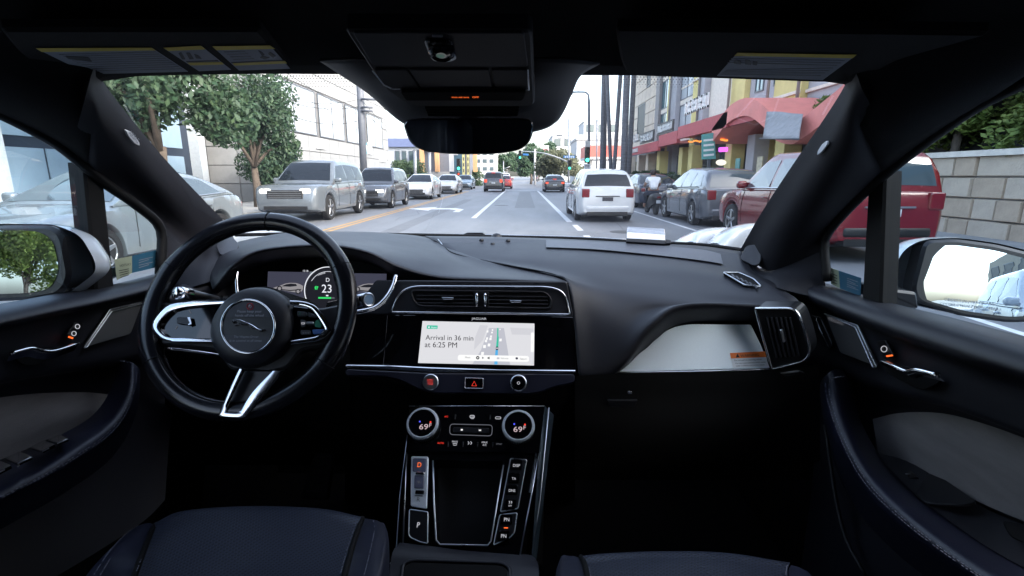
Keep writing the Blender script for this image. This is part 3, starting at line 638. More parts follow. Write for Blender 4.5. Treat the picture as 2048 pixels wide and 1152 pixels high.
# band along the base of the glass, reflected light painted in as a paler tone
loft('dash_sheen_band', [[p+V((0, -.002, .005)) for p in r] for r in [PS((1092, 482.5, 1.475), (1200, 487, 1.455), (1320, 494.5, 1.415), (1400, 502, 1.36), (1440, 511, 1.31)), PS((1092, 497.5, 1.382), (1200, 502.5, 1.36), (1320, 514.5, 1.312), (1400, 524, 1.265), (1445, 531.5, 1.23))]], PAD, dash, 5, 4)
brow = loft('instrument_hood', [
 PS((440, 505, 1.24), (470, 487, 1.28), (560, 468, 1.40), (640, 464, 1.44), (740, 465, 1.47), (800, 469, 1.49), (845, 474, 1.51), (868, 483, 1.45), (890, 496, 1.40)),
 PS((425, 525, 1.15), (460, 502, 1.18), (545, 481, 1.28), (640, 473, 1.32), (740, 476, 1.34), (820, 487, 1.35), (870, 497, 1.345), (905, 507, 1.335), (985, 526, 1.26)),
 PS((420, 548, 1.05), (462, 513, 1.08), (535, 489, 1.15), (640, 481, 1.18), (740, 489, 1.20), (830, 508, 1.21), (900, 524, 1.215), (960, 534, 1.22), (1080, 546, 1.17)),
 PS((425, 575, .98), (470, 523, .99), (530, 497, 1.02), (650, 489, 1.04), (735, 502, 1.06), (800, 531, 1.08), (880, 552, 1.09), (1000, 558, 1.09), (1133, 564, 1.085)),
 PS((430, 582, .985), (476, 532, 1.0), (534, 505, 1.03), (650, 497, 1.05), (735, 510, 1.065), (800, 540, 1.085), (880, 558, 1.095), (1000, 563, 1.095), (1133, 568, 1.09)),
 PS((440, 600, 1.1), (482, 550, 1.12), (540, 525, 1.14), (650, 515, 1.14), (735, 525, 1.14), (800, 552, 1.12), (880, 566, 1.11), (1000, 568, 1.105), (1133, 573, 1.10)),
], VIN, dash, 5, 5, .003)
tube('hood_seam', cr(PS((812, 476, 1.482), (800, 484, 1.41), (785, 493, 1.33), (770, 503, 1.20), (757, 509, 1.075)), 5), .0016, DEEP, dash, 5)
tube('pad_seam', cr(PS((868, 481, 1.452), (885, 491, 1.415), (905, 506, 1.335), (960, 521, 1.285), (1010, 530, 1.23), (1100, 547, 1.145), (1133, 562, 1.09)), 5), .0022, DEEP, dash, 6)
# pale corner of the brow and the far left dash end
loft('dash_end', [PS((395, 545, 1.12), (430, 520, 1.2), (470, 486, 1.29)), PS((345, 585, .95), (400, 568, 1.0), (440, 540, 1.08)), PS((340, 610, .93), (390, 600, .97), (470, 590, 1.04))], VIN, dash, 5, 4)
# speaker grille panel at the base of the glass, with its little knobs
gp = Plane(P(880, 480, 1.47), P(1105, 486, 1.475), P(895, 496, 1.41))
slab('centre_speaker_grille', [(878, 479), (1108, 483), (1090, 498), (960, 496), (888, 493)], gp, DGRILLE, dash, .003, .0006, .006)
tube('grille_trim', [gp.at(x, y, .007) for x, y in ((876, 478.5), (882, 486), (888, 494))], .0012, SATIN, dash, 6)
tube('grille_trim', [gp.at(x, y, .007) for x, y in ((1109, 483), (1090, 498))], .0008, SATIN, dash, 6)
for x, y in ((963, 481), (985, 489), (1016, 482)):
    disc('grille_stud', gp.at(x, y, .006), gp.n, .004, SATB, dash, prof=[(.0065, 0), (.0065, .003), (.004, .006)])
disc('light_sensor', P(993, 474.5, 1.55), V((0, -.3, 1)), .01, SATB, dash, prof=[(.017, -.004), (.016, .004), (.010, .010), (.004, .012)])
# instrument binnacle
cp = Plane(P(535, 541, 1.13), P(775, 546, 1.13), P(533, 606, 1.115))
slab('instrument_recess', [(455, 505), (560, 500), (720, 505), (800, 545), (790, 640), (455, 640)], cp, DEEP, dash, .01, .001, -.012)
clu = slab('instrument_display', [(533, 541), (775, 546), (772, 612), (530, 608)], cp, PIANO, dash, .004, .0006, 0)
for q in ([(536, 543), (620, 544.5), (606, 575), (608, 600), (533, 600)], [(703, 546.5), (773, 547.5), (771, 605), (706, 605)]):
    slab('display_panel', q, cp, E_CLUS, clu, .0005, 0, .0006)
disc('gauge_dial', cp.at(656, 581, .001), cp.n, .052, E_CLUS2, clu, .0005, 48)
def arc(cx, cy, r, a0, a1, n=24): return [(cx+r*math.cos(math.radians(a0+(a1-a0)*i/n)), cy-r*math.sin(math.radians(a0+(a1-a0)*i/n))) for i in range(n+1)]
tube('gauge_ring', [cp.at(x, y, .0016) for x, y in arc(656, 581, 47, 60, 215)], .0011, E_CLW, clu, 5)
tube('gauge_ring', [cp.at(x, y, .0016) for x, y in arc(656, 581, 38, 75, 150)], .0005, E_CLW, clu, 5)
for a in (215, 325): tube('gauge_tick', [cp.at(656+r*math.cos(math.radians(a)), 581-r*math.sin(math.radians(a)), .0016) for r in (40, 49)], .0008, E_CLW, clu, 5)
text('15:18', (606, 543.5), (616.5, 543.7), cp, E_CLW, clu, .0016)
text('D', (652, 563.5), (659, 563.6), cp, E_CLW, clu, .0016)
text('23', (643.5, 585), (663, 585.3), cp, E_CLW, clu, .0016, ys=1.05)
text('mph', (649, 590.5), (655, 590.6), cp, E_LEGD, clu, .0016)
text('CHARGE', (636, 551.5), (651, 546.5), cp, E_CLW, clu, .0016)
slab('charge_bar', [(636.5, 594), (662, 594.3), (662, 597.6), (636.5, 597.3)], cp, E_GREEN, clu, .0004, 0, .0016)
slab('charge_bar', [(662.4, 594.3), (669, 594.4), (669, 597.7), (662.4, 597.6)], cp, E_LEGD, clu, .0004, 0, .0016)
slab('pump_symbol', [(652, 589.8), (656.5, 589.9), (656.5, 592.5), (652, 592.4)], cp, E_CLW, clu, .0004, 0, .0016)
for q in ([(629, 574), (632, 571.5), (632, 579), (630, 579)], [(633, 572), (637, 573.5), (635, 576), (634.5, 579.5), (633, 579)]): slab('sidelight_symbol', q, cp, E_GREEN, clu, .0004, 0, .0016)
for ox, oy, tp in ((0, 0, 'car_silhouette'), (156, 1.5, 'car_silhouette')):
    b_ = [(546, 576), (553, 573.5), (562, 570.5), (570, 567.2), (580, 565.6), (592, 566), (600, 568.5), (606, 572), (606, 578), (602, 584), (596, 585.5), (580, 583), (560, 579.5), (549, 578.5)]
    slab(tp, [(x+ox, y+oy) for x, y in b_], cp, E_CAR, clu, .0004, 0, .0010)
    slab('car_glass', [(x+ox, y+oy) for x, y in ((563, 572.5), (572, 568.6), (581, 567.2), (592, 568), (594, 572), (580, 573.5))], cp, E_CLUS2, clu, .0004, 0, .0014)
    slab('car_sill', [(x+ox, y+oy) for x, y in ((552, 577), (580, 580), (602, 578), (602, 580), (580, 582), (552, 578.5))], cp, E_CLUS2, clu, .0004, 0, .0014)
    for wx, wy in ((596, 583), (559, 577)):
        disc('car_wheel', cp.at(wx+ox, wy+oy, .0016), cp.n, .0062, E_CLUS2, clu, .0004, 16); disc('car_wheel_rim', cp.at(wx+ox, wy+oy, .0019), cp.n, .0042, E_CAR, clu, .0003, 5)
tube('binnacle_trim', cr(PS((475, 540, 1.0), (473, 565, .985), (476, 592, .975), (482, 612, .97)), 5), .0035, CHROME, dash)
tube('binnacle_trim', cr(PS((792, 551, 1.055), (786, 572, 1.04), (772, 596, 1.02), (752, 614, 1.005), (725, 622, .99), (690, 626, .985)), 5), [.0055]*6+[.0055]*20, CHROME, dash)
# centre fascia: vents, display, chrome shelf, button ledge
fp = Plane(P(780, 575, 1.045), P(1140, 578, 1.045), P(930, 742, 1.0))
slab('vent_surround', rnd([(752, 560), (1134, 563), (1147, 634), (700, 628)], 6), fp, VIN, dash, .02, .002, -.001)
vent = slab('centre_vent', rnd([(820, 580), (1090, 583), (1106, 600), (1104, 620), (836, 614), (824, 600)], 10), fp, DEEP, dash, .004, .001, .001)
rp = rnd([(783, 624), (796, 588), (822, 572.5), (1105, 574), (1131, 587), (1140, 629)], [4, 18, 22, 26, 22, 5], 6)
tube('vent_trim', [fp.at(x, y, .003) for x, y in rp], .0022, CHROME, vent, 8, True)
tube('vent_lip', [fp.at(x, y, .002) for x, y in rnd([(822, 581), (1090, 584), (1103, 598), (1101, 617), (838, 612), (826, 600)], 9)], .0025, VIN2, vent, 8, True)
for y0 in (590, 597.5, 605):
    slab('vent_slat', [(832, y0), (946, y0+.6), (946, y0+3.2), (834, y0+2.6)], fp, SATB, vent, .004, .0008, .004)
    slab('vent_slat', [(976, y0+1.2), (1096, y0+2.6), (1096, y0+5.2), (976, y0+3.8)], fp, SATB, vent, .004, .0008, .004)
slab('vent_divider', rnd([(947, 583), (977, 583.5), (978, 617), (947, 616)], 2), fp, SATB, vent, .006, .001, .005)
for x in (953.5, 970.5):
    tube('vent_roller', [fp.at(x, y, .006) for y in (586, 590, 600, 609, 613)], [.0015, .0032, .0036, .0032, .0015], CHROME, vent, 10)
for x, y in ((895, 597), (1031, 603)):
    slab('vent_tab', rnd([(x-12, y-2.5), (x+12, y-2), (x+10, y+2), (x-9, y+2)], 1.2), fp, SATIN, vent, .006, .001, .009)
slab('piano_panel', rnd([(700, 629), (1146, 634), (1152, 742), (690, 735)], 3), fp, PIANO, dash, .012, .001, 0)
scr = slab('touch_screen', [(845, 642), (1069, 647), (1068, 731), (836, 726)], fp, E_WHITE, dash, .001, 0, .0012)
text('JAGUAR', (943, 639.3), (973, 639.8), fp, E_LEG, dash, .0012, ys=.8)
def sd(name, px, m, o=.0016): return slab(name, px, fp, m, scr, .0003, 0, o)
sd('road_graphic', [(978, 656), (1008, 656), (1020, 728), (1020, 730), (945, 728), (962, 700)], E_GREY)
sd('block_graphic', [(1020, 655), (1067, 657), (1067, 670), (1024, 669)], E_LGREY)
sd('block_graphic', [(960, 650), (976, 651), (966, 680), (948, 700), (950, 675)], E_LGREY)
sd('route_line', [(994.3, 656), (996.8, 656), (996.8, 675), (994, 675)], E_MINT, .0019)
sd('route_line', [(994, 673), (997.6, 673), (996.6, 695), (992, 695)], E_MINT, .0020)
sd('route_line', [(991.2, 699), (996, 699), (994.8, 729), (988.5, 728.8)], E_BLUE, .0019)
for x, y, r in ((975, 663, 2), (985, 660, 1.6), (984, 665, 1.7), (982, 673, 2), (974, 677, 2.2), (972, 682, 2.4), (981, 678, 2.4), (969, 693, 3), (978, 690, 2.8), (1001, 680, 2.6), (965, 707, 3), (1000, 659, 1.2)):
    sd('traffic_marker', [(x-r*.8, y-r), (x+r, y-r), (x+r*.8, y+r), (x-r, y+r)], E_PUREW, .0020)
sd('vehicle_marker', rnd([(992.3, 693), (996, 693), (996.5, 700), (991.5, 700)], 1.2), E_INK, .0023)
sd('vehicle_marker', rnd([(992.8, 695), (995.5, 695), (995.6, 698), (992.4, 698)], .8), E_LGREY, .0026)
sd('status_badge', rnd([(854, 650.5), (875.5, 651), (874.8, 658), (853.4, 657.5)], 1), E_MINT)
text('Auto', (862, 656.4), (873, 656.6), fp, E_PUREW, scr, .0019)
sd('badge_dot', rnd([(856.5, 652.8), (859.5, 652.9), (859.4, 656), (856.3, 655.9)], 1.3), E_PUREW, .0019)
text('Arrival in 36 min', (851, 679.5), (946.5, 681.3), fp, E_INK, scr, .0018)
text('at 6:25 PM', (849.5, 694.2), (914, 695.4), fp, E_INK, scr, .0018)
sd('control_bar', rnd([(916, 709.5), (1058, 712), (1058, 724), (915, 721)], 5), E_PUREW, .0026)
disc('stop_button', fp.at(955.5, 715.5, .0030), fp.n, .0036, E_INK, scr, .0003, 20)
sd('stop_button_square', [(954.3, 714.4), (956.7, 714.4), (956.7, 716.7), (954.3, 716.7)], E_PUREW, .0034)
sd('skip_symbol', [(964.5, 713.6), (968, 715.8), (964.4, 718)], E_CLUS, .0030)
sd('speaker_symbol', [(975, 714.8), (977, 714.8), (979, 713), (979, 719), (977, 717.2), (975, 717.2)], E_INK, .0030)
sd('pull_over_symbol', rnd([(993.5, 714.6), (999, 714.7), (999, 718.5), (993.5, 718.4)], 1.5), E_GREY, .0030)
sd('support_symbol', rnd([(1031, 714.5), (1036, 714.6), (1036, 719), (1031, 718.8)], 2), E_CLUS, .0030)
text('Music', (930.5, 716.3), (941, 716.5), fp, GREYINK, scr, .003)
text('Pull over', (1002, 718), (1017, 718.3), fp, GREYINK, scr, .003)
text('Support', (1039.5, 719), (1054, 719.3), fp, GREYINK, scr, .003)
sd('side_tab', rnd([(1062, 665), (1068, 665), (1068, 704), (1061.5, 704)], 2), E_PUREW, .0022)
text('‹', (1063.6, 686), (1065, 686), fp, GREYINK, scr, .0026)
tube('panel_seam', [fp.at(775, 631, .0012), fp.at(766, 735, .0012)], .0007, SATB, dash, 5)
sh = MB()
shelf = slab('chrome_shelf', rnd([(690, 729.5), (780, 731), (860, 735), (1000, 739.5), (1151, 740.5), (1151.5, 746), (1000, 747), (860, 744.5), (780, 739.5), (690, 736.5)], 1.5), fp, CHROME, dash, .03, .0015, .018)
lp = Plane(P(790, 745, .985), P(1150, 748, .985), P(930, 786, .965))
slab('button_ledge', rnd([(690, 738), (780, 742), (860, 746), (1150, 748), (1150, 765), (1110, 773), (1078, 785), (1050, 788), (870, 786), (838, 779), (805, 762), (770, 753), (690, 752)], 7), lp, mat('navy_gloss_plastic', (.012, .013, .024), .3, var=.15), dash, .03, .002, .008)
b1 = disc('start_button', lp.at(861, 764, .012), lp.n, .0145, PIANO, dash, .006, 32)
disc('button_ring', lp.at(861, 764, .0115), lp.n, .0145, SATIN, b1, prof=[(.0165, -.004), (.0165, 0), (.0150, .001)], seg=32)
text('START', (854, 761.5), (867, 761.7), lp, E_RED, b1, .0125); text('STOP', (855.5, 769.5), (866, 769.7), lp, E_RED, b1, .0125)
slab('red_dash', [(855, 763.6), (866, 763.8), (866, 764.6), (855, 764.4)], lp, E_RED, b1, .0003, 0, .0125)
b2 = slab('hazard_button', rnd([(931, 756.5), (966, 757.5), (965, 777), (930, 776)], 2), lp, PIANO, dash, .006, .001, .012)
tube('button_trim', [lp.at(x, y, .012) for x, y in rnd([(930.5, 756), (966.5, 757), (965.5, 777.5), (929.5, 776.5)], 2)], .0012, CHROME, b2, 6, True)
tube('warning_triangle', [lp.at(x, y, .0125) for x, y in ((943.5, 771.5), (953, 771.8), (948.4, 762.5))], .0008, E_RED, b2, 6, True)
b3 = disc('volume_knob', lp.at(1037, 766, .012), lp.n, .0135, PIANO, dash, prof=[(.0145, -.002), (.0145, .004), (.0125, .008), (.010, .0085)], seg=32)
disc('button_ring', lp.at(1037, 766, .0095), lp.n, .0145, SATIN, b3, prof=[(.0170, -.003), (.0170, .001), (.0155, .002)], seg=32)
tube('power_symbol', [lp.at(1037+2.6*math.cos(a*.6), 766+2.6*math.sin(a*.6), .0213) for a in range(10)], .0005, E_LEG, b3, 5, True)
# lower dash and glove box
loft('lower_dash', [PS((690, 748, .985), (800, 770, .985), (850, 785, .985), (960, 788, .985), (1070, 786, .985), (1150, 752, .985)), PS((690, 900, 1.15), (800, 900, 1.12), (850, 900, 1.1), (960, 900, 1.1), (1070, 900, 1.1), (1150, 900, 1.12)), PS((690, 1000, 1.5), (800, 1000, 1.5), (850, 1000, 1.5), (960, 1000, 1.5), (1070, 1000, 1.5), (1150, 1000, 1.5))], DEEP, dash, 3, 3)
gb = loft('glove_box', [PS((1150, 752, .985), (1225, 748, .985), (1400, 744, .975), (1540, 740, .955), (1640, 730, .93)), PS((1150, 790, .985), (1230, 790, .985), (1400, 786, .975), (1540, 780, .955), (1640, 775, .93)), PS((1150, 890, 1.0), (1230, 895, 1.0), (1400, 895, .99), (1540, 890, .98), (1640, 880, .96)), PS((1150, 960, 1.2), (1230, 960, 1.2), (1400, 960, 1.2), (1540, 960, 1.2), (1640, 960, 1.15))], DEEP, dash, 4, 4)
slab('glove_box_latch', rnd([(1215, 800), (1276, 800), (1270, 814), (1220, 814)], 3), YPlane(.97), SATB, gb, .006, .001)
slab('latch_screw', rnd([(1256, 783), (1264, 783), (1264, 788), (1256, 788)], 2), YPlane(.965), SATIN, gb, .004, .0005)
slab('reading_light', rnd([(1562, 748), (1600, 742), (1612, 747), (1570, 753)], 3), YPlane(.93), SATB, gb, .006, .001)
loft('knee_panel', [PS((330, 620, .97), (450, 660, 1.0), (560, 690, 1.0), (700, 690, 1.0)), PS((330, 760, 1.0), (450, 780, 1.02), (560, 790, 1.02), (700, 790, 1.0)), PS((330, 930, 1.25), (450, 930, 1.25), (560, 930, 1.25), (700, 930, 1.2))], DEEP, dash, 4, 4)
tube('knee_trim', cr(PS((335, 697, .93), (380, 702, .94), (430, 709, .95), (470, 717, .96)), 4), .004, CHROME, dash)
tube('knee_trim', cr(PS((420, 672, .96), (432, 662, .96), (440, 655, .965)), 4), .006, SATIN, dash)
# brushed trim with the warning sticker, side vent, defroster
bp_ = Plane(P(1225, 745, 1.01), P(1535, 736, .975), P(1400, 648, 1.03))
trim = slab('aluminium_trim', rnd([(1226, 744), (1294, 696), (1322, 667), (1350, 653), (1380, 648), (1502, 649), (1522, 690), (1540, 736)], [2, 12, 12, 12, 12, 3, 3, 2]), bp_, BRUSH, dash, .005, .001, .002)
tube('trim_strip', cr([bp_.at(x, y, .004) for x, y in ((1222, 746), (1300, 745), (1400, 743.5), (1480, 741), (1540, 738))], 4), .0032, CHROME, dash)
loft('glovebox_lip', [[bp_.at(x, y, .004) for x, y in ((1222, 749), (1300, 748), (1400, 746.5), (1480, 744), (1545, 741))], [bp_.at(x, y, .0) for x, y in ((1222, 762), (1300, 760), (1400, 757), (1480, 754), (1550, 750))]], mat('navy_gloss_plastic', (0, 0, 0)), dash, 3, 2)
wst = slab('warning_sticker', [(1460, 706), (1530, 702.5), (1537, 733), (1466, 736)], bp_, PAPER, trim, .0006, 0, .0030)
slab('warning_band', [(1460, 706), (1530, 702.5), (1532.6, 714), (1462.3, 717)], bp_, ORANGEP, wst, .0004, 0, .0036)
text('WARNING', (1481, 714.3), (1518, 712.4), bp_, INK, wst, .0041)
slab('warning_triangle', [(1471.5, 715), (1479.5, 714.6), (1475, 706.8)], bp_, INK, wst, .0003, 0, .0041)
text('Do not pull on steering wheel.', (1469, 722.2), (1524, 719.8), bp_, INK, wst, .0038)
text('Car may stop suddenly which could', (1471, 728), (1531, 725.4), bp_, INK, wst, .0038)
text('cause a collision and serious injury.', (1471.7, 733), (1530, 730.5), bp_, INK, wst, .0038)
sv = Plane(P(1520, 630, .955), P(1592, 628, .905), P(1545, 735, .95))
svt = slab('side_vent', rnd([(1512, 617), (1590, 617), (1606, 650), (1620, 706), (1608, 722), (1545, 738)], [3, 16, 20, 14, 14, 4]), sv, SATB, dash, .04, .002, .006)
tube('vent_trim', [sv.at(x, y, .008) for x, y in rnd([(1511, 617), (1591, 617), (1607, 650), (1621, 706), (1609, 723), (1544, 739)], [3, 16, 20, 14, 14, 3], 5)], .0028, CHROME, svt, 8, True)
slab('vent_opening', rnd([(1528, 634), (1578, 634), (1590, 660), (1600, 706), (1590, 714), (1549, 717)], [6, 10, 12, 8, 8, 5]), sv, DEEP, svt, .003, .001, .0075)
for i in range(6):
    t_ = i/5
    a0, a1 = (1532+t_*46, 636), (1551+t_*44, 716-t_*3)
    slab('vent_slat', [(a0[0], a0[1]), (a0[0]+3.2, a0[1]), (a1[0]+3.2, a1[1]), (a1[0], a1[1])], sv, VIN, svt, .004, .0006, .0115)
slab('vent_tab', rnd([(1559, 660), (1563.5, 660), (1569, 685), (1565, 685)], 1), sv, SATIN, svt, .006, .001, .017)
df = Plane(P(1450, 546, 1.155), P(1522, 572, 1.078), P(1500, 548, 1.15))
dfs = slab('defroster_vent', rnd([(1446, 544.5), (1478, 545), (1508, 558), (1523, 573), (1490, 570), (1466, 556)], 4), df, DEEP, dash, .006, .001, .006)
tube('vent_trim', [df.at(x, y, .007) for x, y in rnd([(1446, 544.5), (1478, 545), (1508, 558), (1523, 573), (1490, 570), (1466, 556)], 4)], .0016, SATIN, dfs, 6, True)
for i in range(6):
    x = 1462+i*9; y = 547+i*4.2
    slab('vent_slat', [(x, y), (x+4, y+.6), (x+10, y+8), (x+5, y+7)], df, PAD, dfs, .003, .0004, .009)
# ------------------------------------------------------------------ console
kp = Plane(P(818, 812, .94), P(1088, 812, .94), P(925, 1098, .755))
k2 = [kp.uv(kp.at(x, y)) for x, y in ((818, 812), (1088, 812), (1078, 906), (1040, 1110), (930, 1104), (806, 1088), (813, 905))]
def ringslab(name, outer, inner, pl, m, parent, depth, floor_m, off=0):
    C_ = V((sum(p[0] for p in inner)/len(inner), sum(p[1] for p in inner)/len(inner)))
    def hit(poly, ang):
        d = V((math.cos(ang), math.sin(ang))); best = None
        for i in range(len(poly)):
            a, b = V(poly[i])-C_, V(poly[(i+1) % len(poly)])-C_; e = b-a; den = d.x*e.y-d.y*e.x
            if abs(den) < 1e-12: continue
            t = (a.x*e.y-a.y*e.x)/den; s_ = (a.x*d.y-a.y*d.x)/den
            if t > 0 and -1e-6 <= s_ <= 1+1e-6 and (best is None or t < best): best = t
        return C_+d*best
    angs = sorted(set([2*math.pi*i/72 for i in range(72)]+[math.atan2(p[1]-C_.y, p[0]-C_.x) % (2*math.pi) for p in list(outer)+list(inner)]))
    A = [hit(outer, a) for a in angs]; B = [hit(inner, a) for a in angs]; k = len(angs)
    vs = [pl.pt(*p, off-.10) for p in A]+[pl.pt(*p, off) for p in A]+[pl.pt(*p, off) for p in B]+[pl.pt(*(C_+(p-C_)*.93), off-depth) for p in B]
    fs = [(r*k+i, r*k+(i+1) % k, (r+1)*k+(i+1) % k, (r+1)*k+i) for r in range(3) for i in range(k)]
    o = mk(name, vs, fs, m, parent)
    fl = mk('tray_mat', [pl.pt(*(C_+(p-C_)*.93), off-depth+.001) for p in B], [tuple(range(k))], floor_m, o)
    return o
inner_px = rnd([(864, 919), (1010, 922), (977, 1090), (869, 1088)], [8, 8, 10, 10])
con = ringslab('centre_console', k2, [kp.uv(kp.at(x, y)) for x, y in inner_px], kp, PIANO, car, .045, SATB)
tube('tray_trim', [kp.at(x, y, .0015) for x, y in ((866, 921), (868, 1000), (872, 1080), (880, 1089), (975, 1091), (982, 1082), (1007, 930))], .0016, SATIN, con, 6)
tube('edge_trim', [kp.at(x, y, .001) for x, y in ((813, 905), (806, 1088))], .0014, SATIN, con, 6)
tube('edge_trim', [kp.at(x, y, .001) for x, y in ((1078, 906), (1060, 1005), (1040, 1110))], .0014, SATIN, con, 6)
cli = slab('climate_panel', [(818, 811), (1089, 811), (1079, 906), (813, 903)], kp, PIANO, con, .02, .0012, .005)
tube('panel_edge', [kp.at(x, y, .006) for x, y in ((818, 812), (1089, 812))], .0008, SATIN, cli, 5)
def knob(cx, cy, pa):
    c = kp.at(cx, cy, .005); k_ = disc('temperature_knob', c, kp.n, .03, SATB, pa, prof=[(.0305, 0), (.0315, .006), (.0315, .016), (.0285, .0205), (.0265, .0205), (.0262, .0185)], seg=40, ax=kp.u)
    nb = MB()
    for i in range(60):
        a = 2*math.pi*i/60; d = kp.u*math.cos(a)+kp.v*math.sin(a); nb.tube([c+d*.0317+kp.n*.003, c+d*.0317+kp.n*.0145], .0009, 4)
    o = nb.build('knurled_grip', SATIN, k_); o['kind'] = 'stuff'
    disc('chrome_ring', c, kp.n, .03, BRIGHT, k_, prof=[(.0318, .0155), (.0318, .0175), (.0290, .0212), (.0268, .0212), (.0264, .019)], seg=48)
    disc('knob_display', c+kp.n*.0192, kp.n, .0262, PIANO, k_, .001, 36)
    of = .0262
    text('69', (cx-10, cy+6.5), (cx+7.5, cy+6.7), kp, E_PINK, k_, of, ys=.8); text('F', (cx+10, cy+2), (cx+14.5, cy+2), kp, E_PINK, k_, of, ys=.9)
    disc('cold_light', kp.at(cx-8.5, cy-9, of), kp.n, .0016, E_BLU, k_, .0004, 12); disc('hot_light', kp.at(cx+13, cy-8, of), kp.n, .0018, E_RED, k_, .0004, 12)
knob(848, 852, cli); knob(1037, 857, cli)
tube('fan_switch_frame', [kp.at(x, y, .006) for x, y in rnd([(900, 848), (985, 850), (983.5, 872), (899, 869)], 7)], .0008, E_LEGD, cli, 5, True)
fs_ = slab('fan_switch', rnd([(906, 854), (979, 856), (978, 867), (905, 865)], 3), kp, SATB, cli, .003, .001, .0085)
slab('fan_symbol', [(921.5, 858), (925.5, 858), (925.5, 861), (921.5, 861)], kp, E_PUREW, fs_, .0004, 0, .0089)
for a in (0, 90): 
    q = [(958, 858.8), (962.5, 861.2), (961.8, 862), (957.2, 859.6)] if a else [(957.2, 861.3), (961.8, 858.9), (962.6, 859.8), (958, 862.1)]
    slab('fan_symbol', q, kp, E_PUREW, fs_, .0004, 0, .0089)
LG = .0062
text('A/C', (888.5, 834.5), (896, 834.7), kp, E_RED, cli, LG)
text('AUTO', (874.5, 887.5), (887.5, 887.8), kp, E_RED, cli, LG)
text('MAX', (904, 885), (915.5, 885.3), kp, E_LEG, cli, LG)
tube('demister_symbol', [kp.at(x, y, LG) for x, y in ((905.5, 887), (914, 887.2), (912.5, 890.5), (907, 890.3))], .0005, E_LEG, cli, 5, True)
text('MAX', (963.5, 886.5), (975, 886.8), kp, E_LEG, cli, LG); text('A/C', (965, 891.5), (973, 891.7), kp, E_LEG, cli, LG)
text('SYNC', (992, 889.5), (1004, 889.8), kp, E_LEGD, cli, LG)
for x0 in (936, 941): tube('airflow_symbol', [kp.at(x0, 883, LG), kp.at(x0+2.5, 886, LG), kp.at(x0, 889, LG)], .0006, E_LEG, cli, 5)
tube('demister_symbol', [kp.at(x, y, LG) for x, y in rnd([(940, 830.5), (949, 830.7), (948.5, 836), (940, 835.8)], 2)], .0006, E_LEG, cli, 5, True)
for x0 in (942.5, 945, 947): tube('demister_symbol', [kp.at(x0, 832, LG), kp.at(x0, 838, LG)], .0004, E_LEG, cli, 4)
tube('recirculation_symbol', [kp.at(x, y, LG) for x, y in rnd([(991, 833.5), (1002, 833.8), (1001.5, 838), (990.5, 837.6)], 2.5)], .0005, E_LEG, cli, 5, True)
for x, y in ((909, 833), (979, 834)): slab('switch_gap', [(x, y-5), (x+3, y-5), (x+2, y+5), (x-1, y+5)], kp, SATB, cli, .002, .0005, .0075)
for x, y in ((895, 888), (925, 888.5), (954, 889), (984.5, 889.5)): slab('switch_gap', [(x, y-5.5), (x+2.4, y-5.5), (x+1.8, y+5), (x-.6, y+5)], kp, SATB, cli, .002, .0005, .0075)
# drive selector, left
gs = slab('drive_selector', rnd([(822, 912), (857, 913), (853.5, 1018), (821, 1012)], 4), kp, BRIGHT, con, .006, .0012, .004)
slab('selector_button', rnd([(826, 916), (853, 917), (851, 944), (825, 943)], 3), kp, mat('steel_blue_plastic', (.08, .085, .13), .35, var=.1), gs, .003, .001, .0065)
text('D', (834.5, 934), (842, 934.2), kp, E_ORNG, gs, .007, ys=1.1)
slab('selector_ridge', rnd([(832, 943), (848, 943.6), (849, 949), (831, 948.5)], 1.5), kp, CHROME, gs, .005, .001, .009)
slab('selector_button', rnd([(829, 950), (848, 950.5), (847, 977), (828, 976)], 2), kp, mat('steel_blue_plastic', (0, 0, 0)), gs, .003, .001, .0065)
text('N', (835, 967), (840, 967.1), kp, E_LEGD, gs, .007)
slab('selector_ridge', rnd([(831, 980), (848, 980.5), (847, 988), (830, 987.5)], 1.5), kp, PIANO, gs, .005, .001, .009)
text('R', (833.5, 1003), (839.5, 1003.1), kp, GREYINK, gs, .0046)
slab('ridge_line', [(829.5, 990.5), (845, 991), (845, 992.5), (829.5, 992)], kp, SATB, gs, .002, 0, .0052)
pk = slab('park_button', rnd([(820, 1020), (854.5, 1025), (854, 1086), (840, 1083), (818, 1072)], [3, 3, 3, 6, 8]), kp, SATB, con, .006, .0012, .004)
tube('button_trim', [kp.at(x, y, .004) for x, y in rnd([(819, 1019), (855.5, 1024), (855, 1087), (840, 1084), (817, 1073)], [3, 3, 3, 6, 8])], .0011, SATIN, pk, 6, True)
text('P', (833.5, 1055), (839, 1055.2), kp, E_LEG, pk, .0046, ys=1.1)
# function keys, right
def keys(px, rr, its):
    o = slab('function_keys', rnd(px, rr), kp, SATB, con, .006, .0012, .004)
    tube('button_trim', [kp.at(x, y, .004) for x, y in rnd(px, rr)], .0011, SATIN, o, 6, True)
    for s_, a, b in its:
        x0, y0 = (a[0]+b[0])/2, a[1]-4
        slab('key', rnd([(x0-11, y0-10.5), (x0+12, y0-10), (x0+10, y0+10), (x0-13, y0+10)], 3), kp, PIANO, o, .003, .001, .0065)
        if s_: text(s_, a, b, kp, E_LEG, o, .007, ys=1.05)
    return o
ka = keys([(1021, 917), (1053, 919.5), (1036, 1017), (1001, 1023.5)], [3, 3, 4, 3], [('DISP', (1026, 933.5), (1040, 933.9)), ('TA', (1023.5, 959.5), (1032, 959.8)), ('DNS', (1017.5, 983.5), (1030.5, 983.9)), ('OFF', (1016.5, 1013), (1023.5, 1013.2))])
for dx in (0, 4): tube('skid_symbol', [kp.at(1018+dx, 1002, .007), kp.at(1020+dx, 1004.5, .007), kp.at(1018+dx, 1007, .007)], .0005, E_LEG, ka, 4)
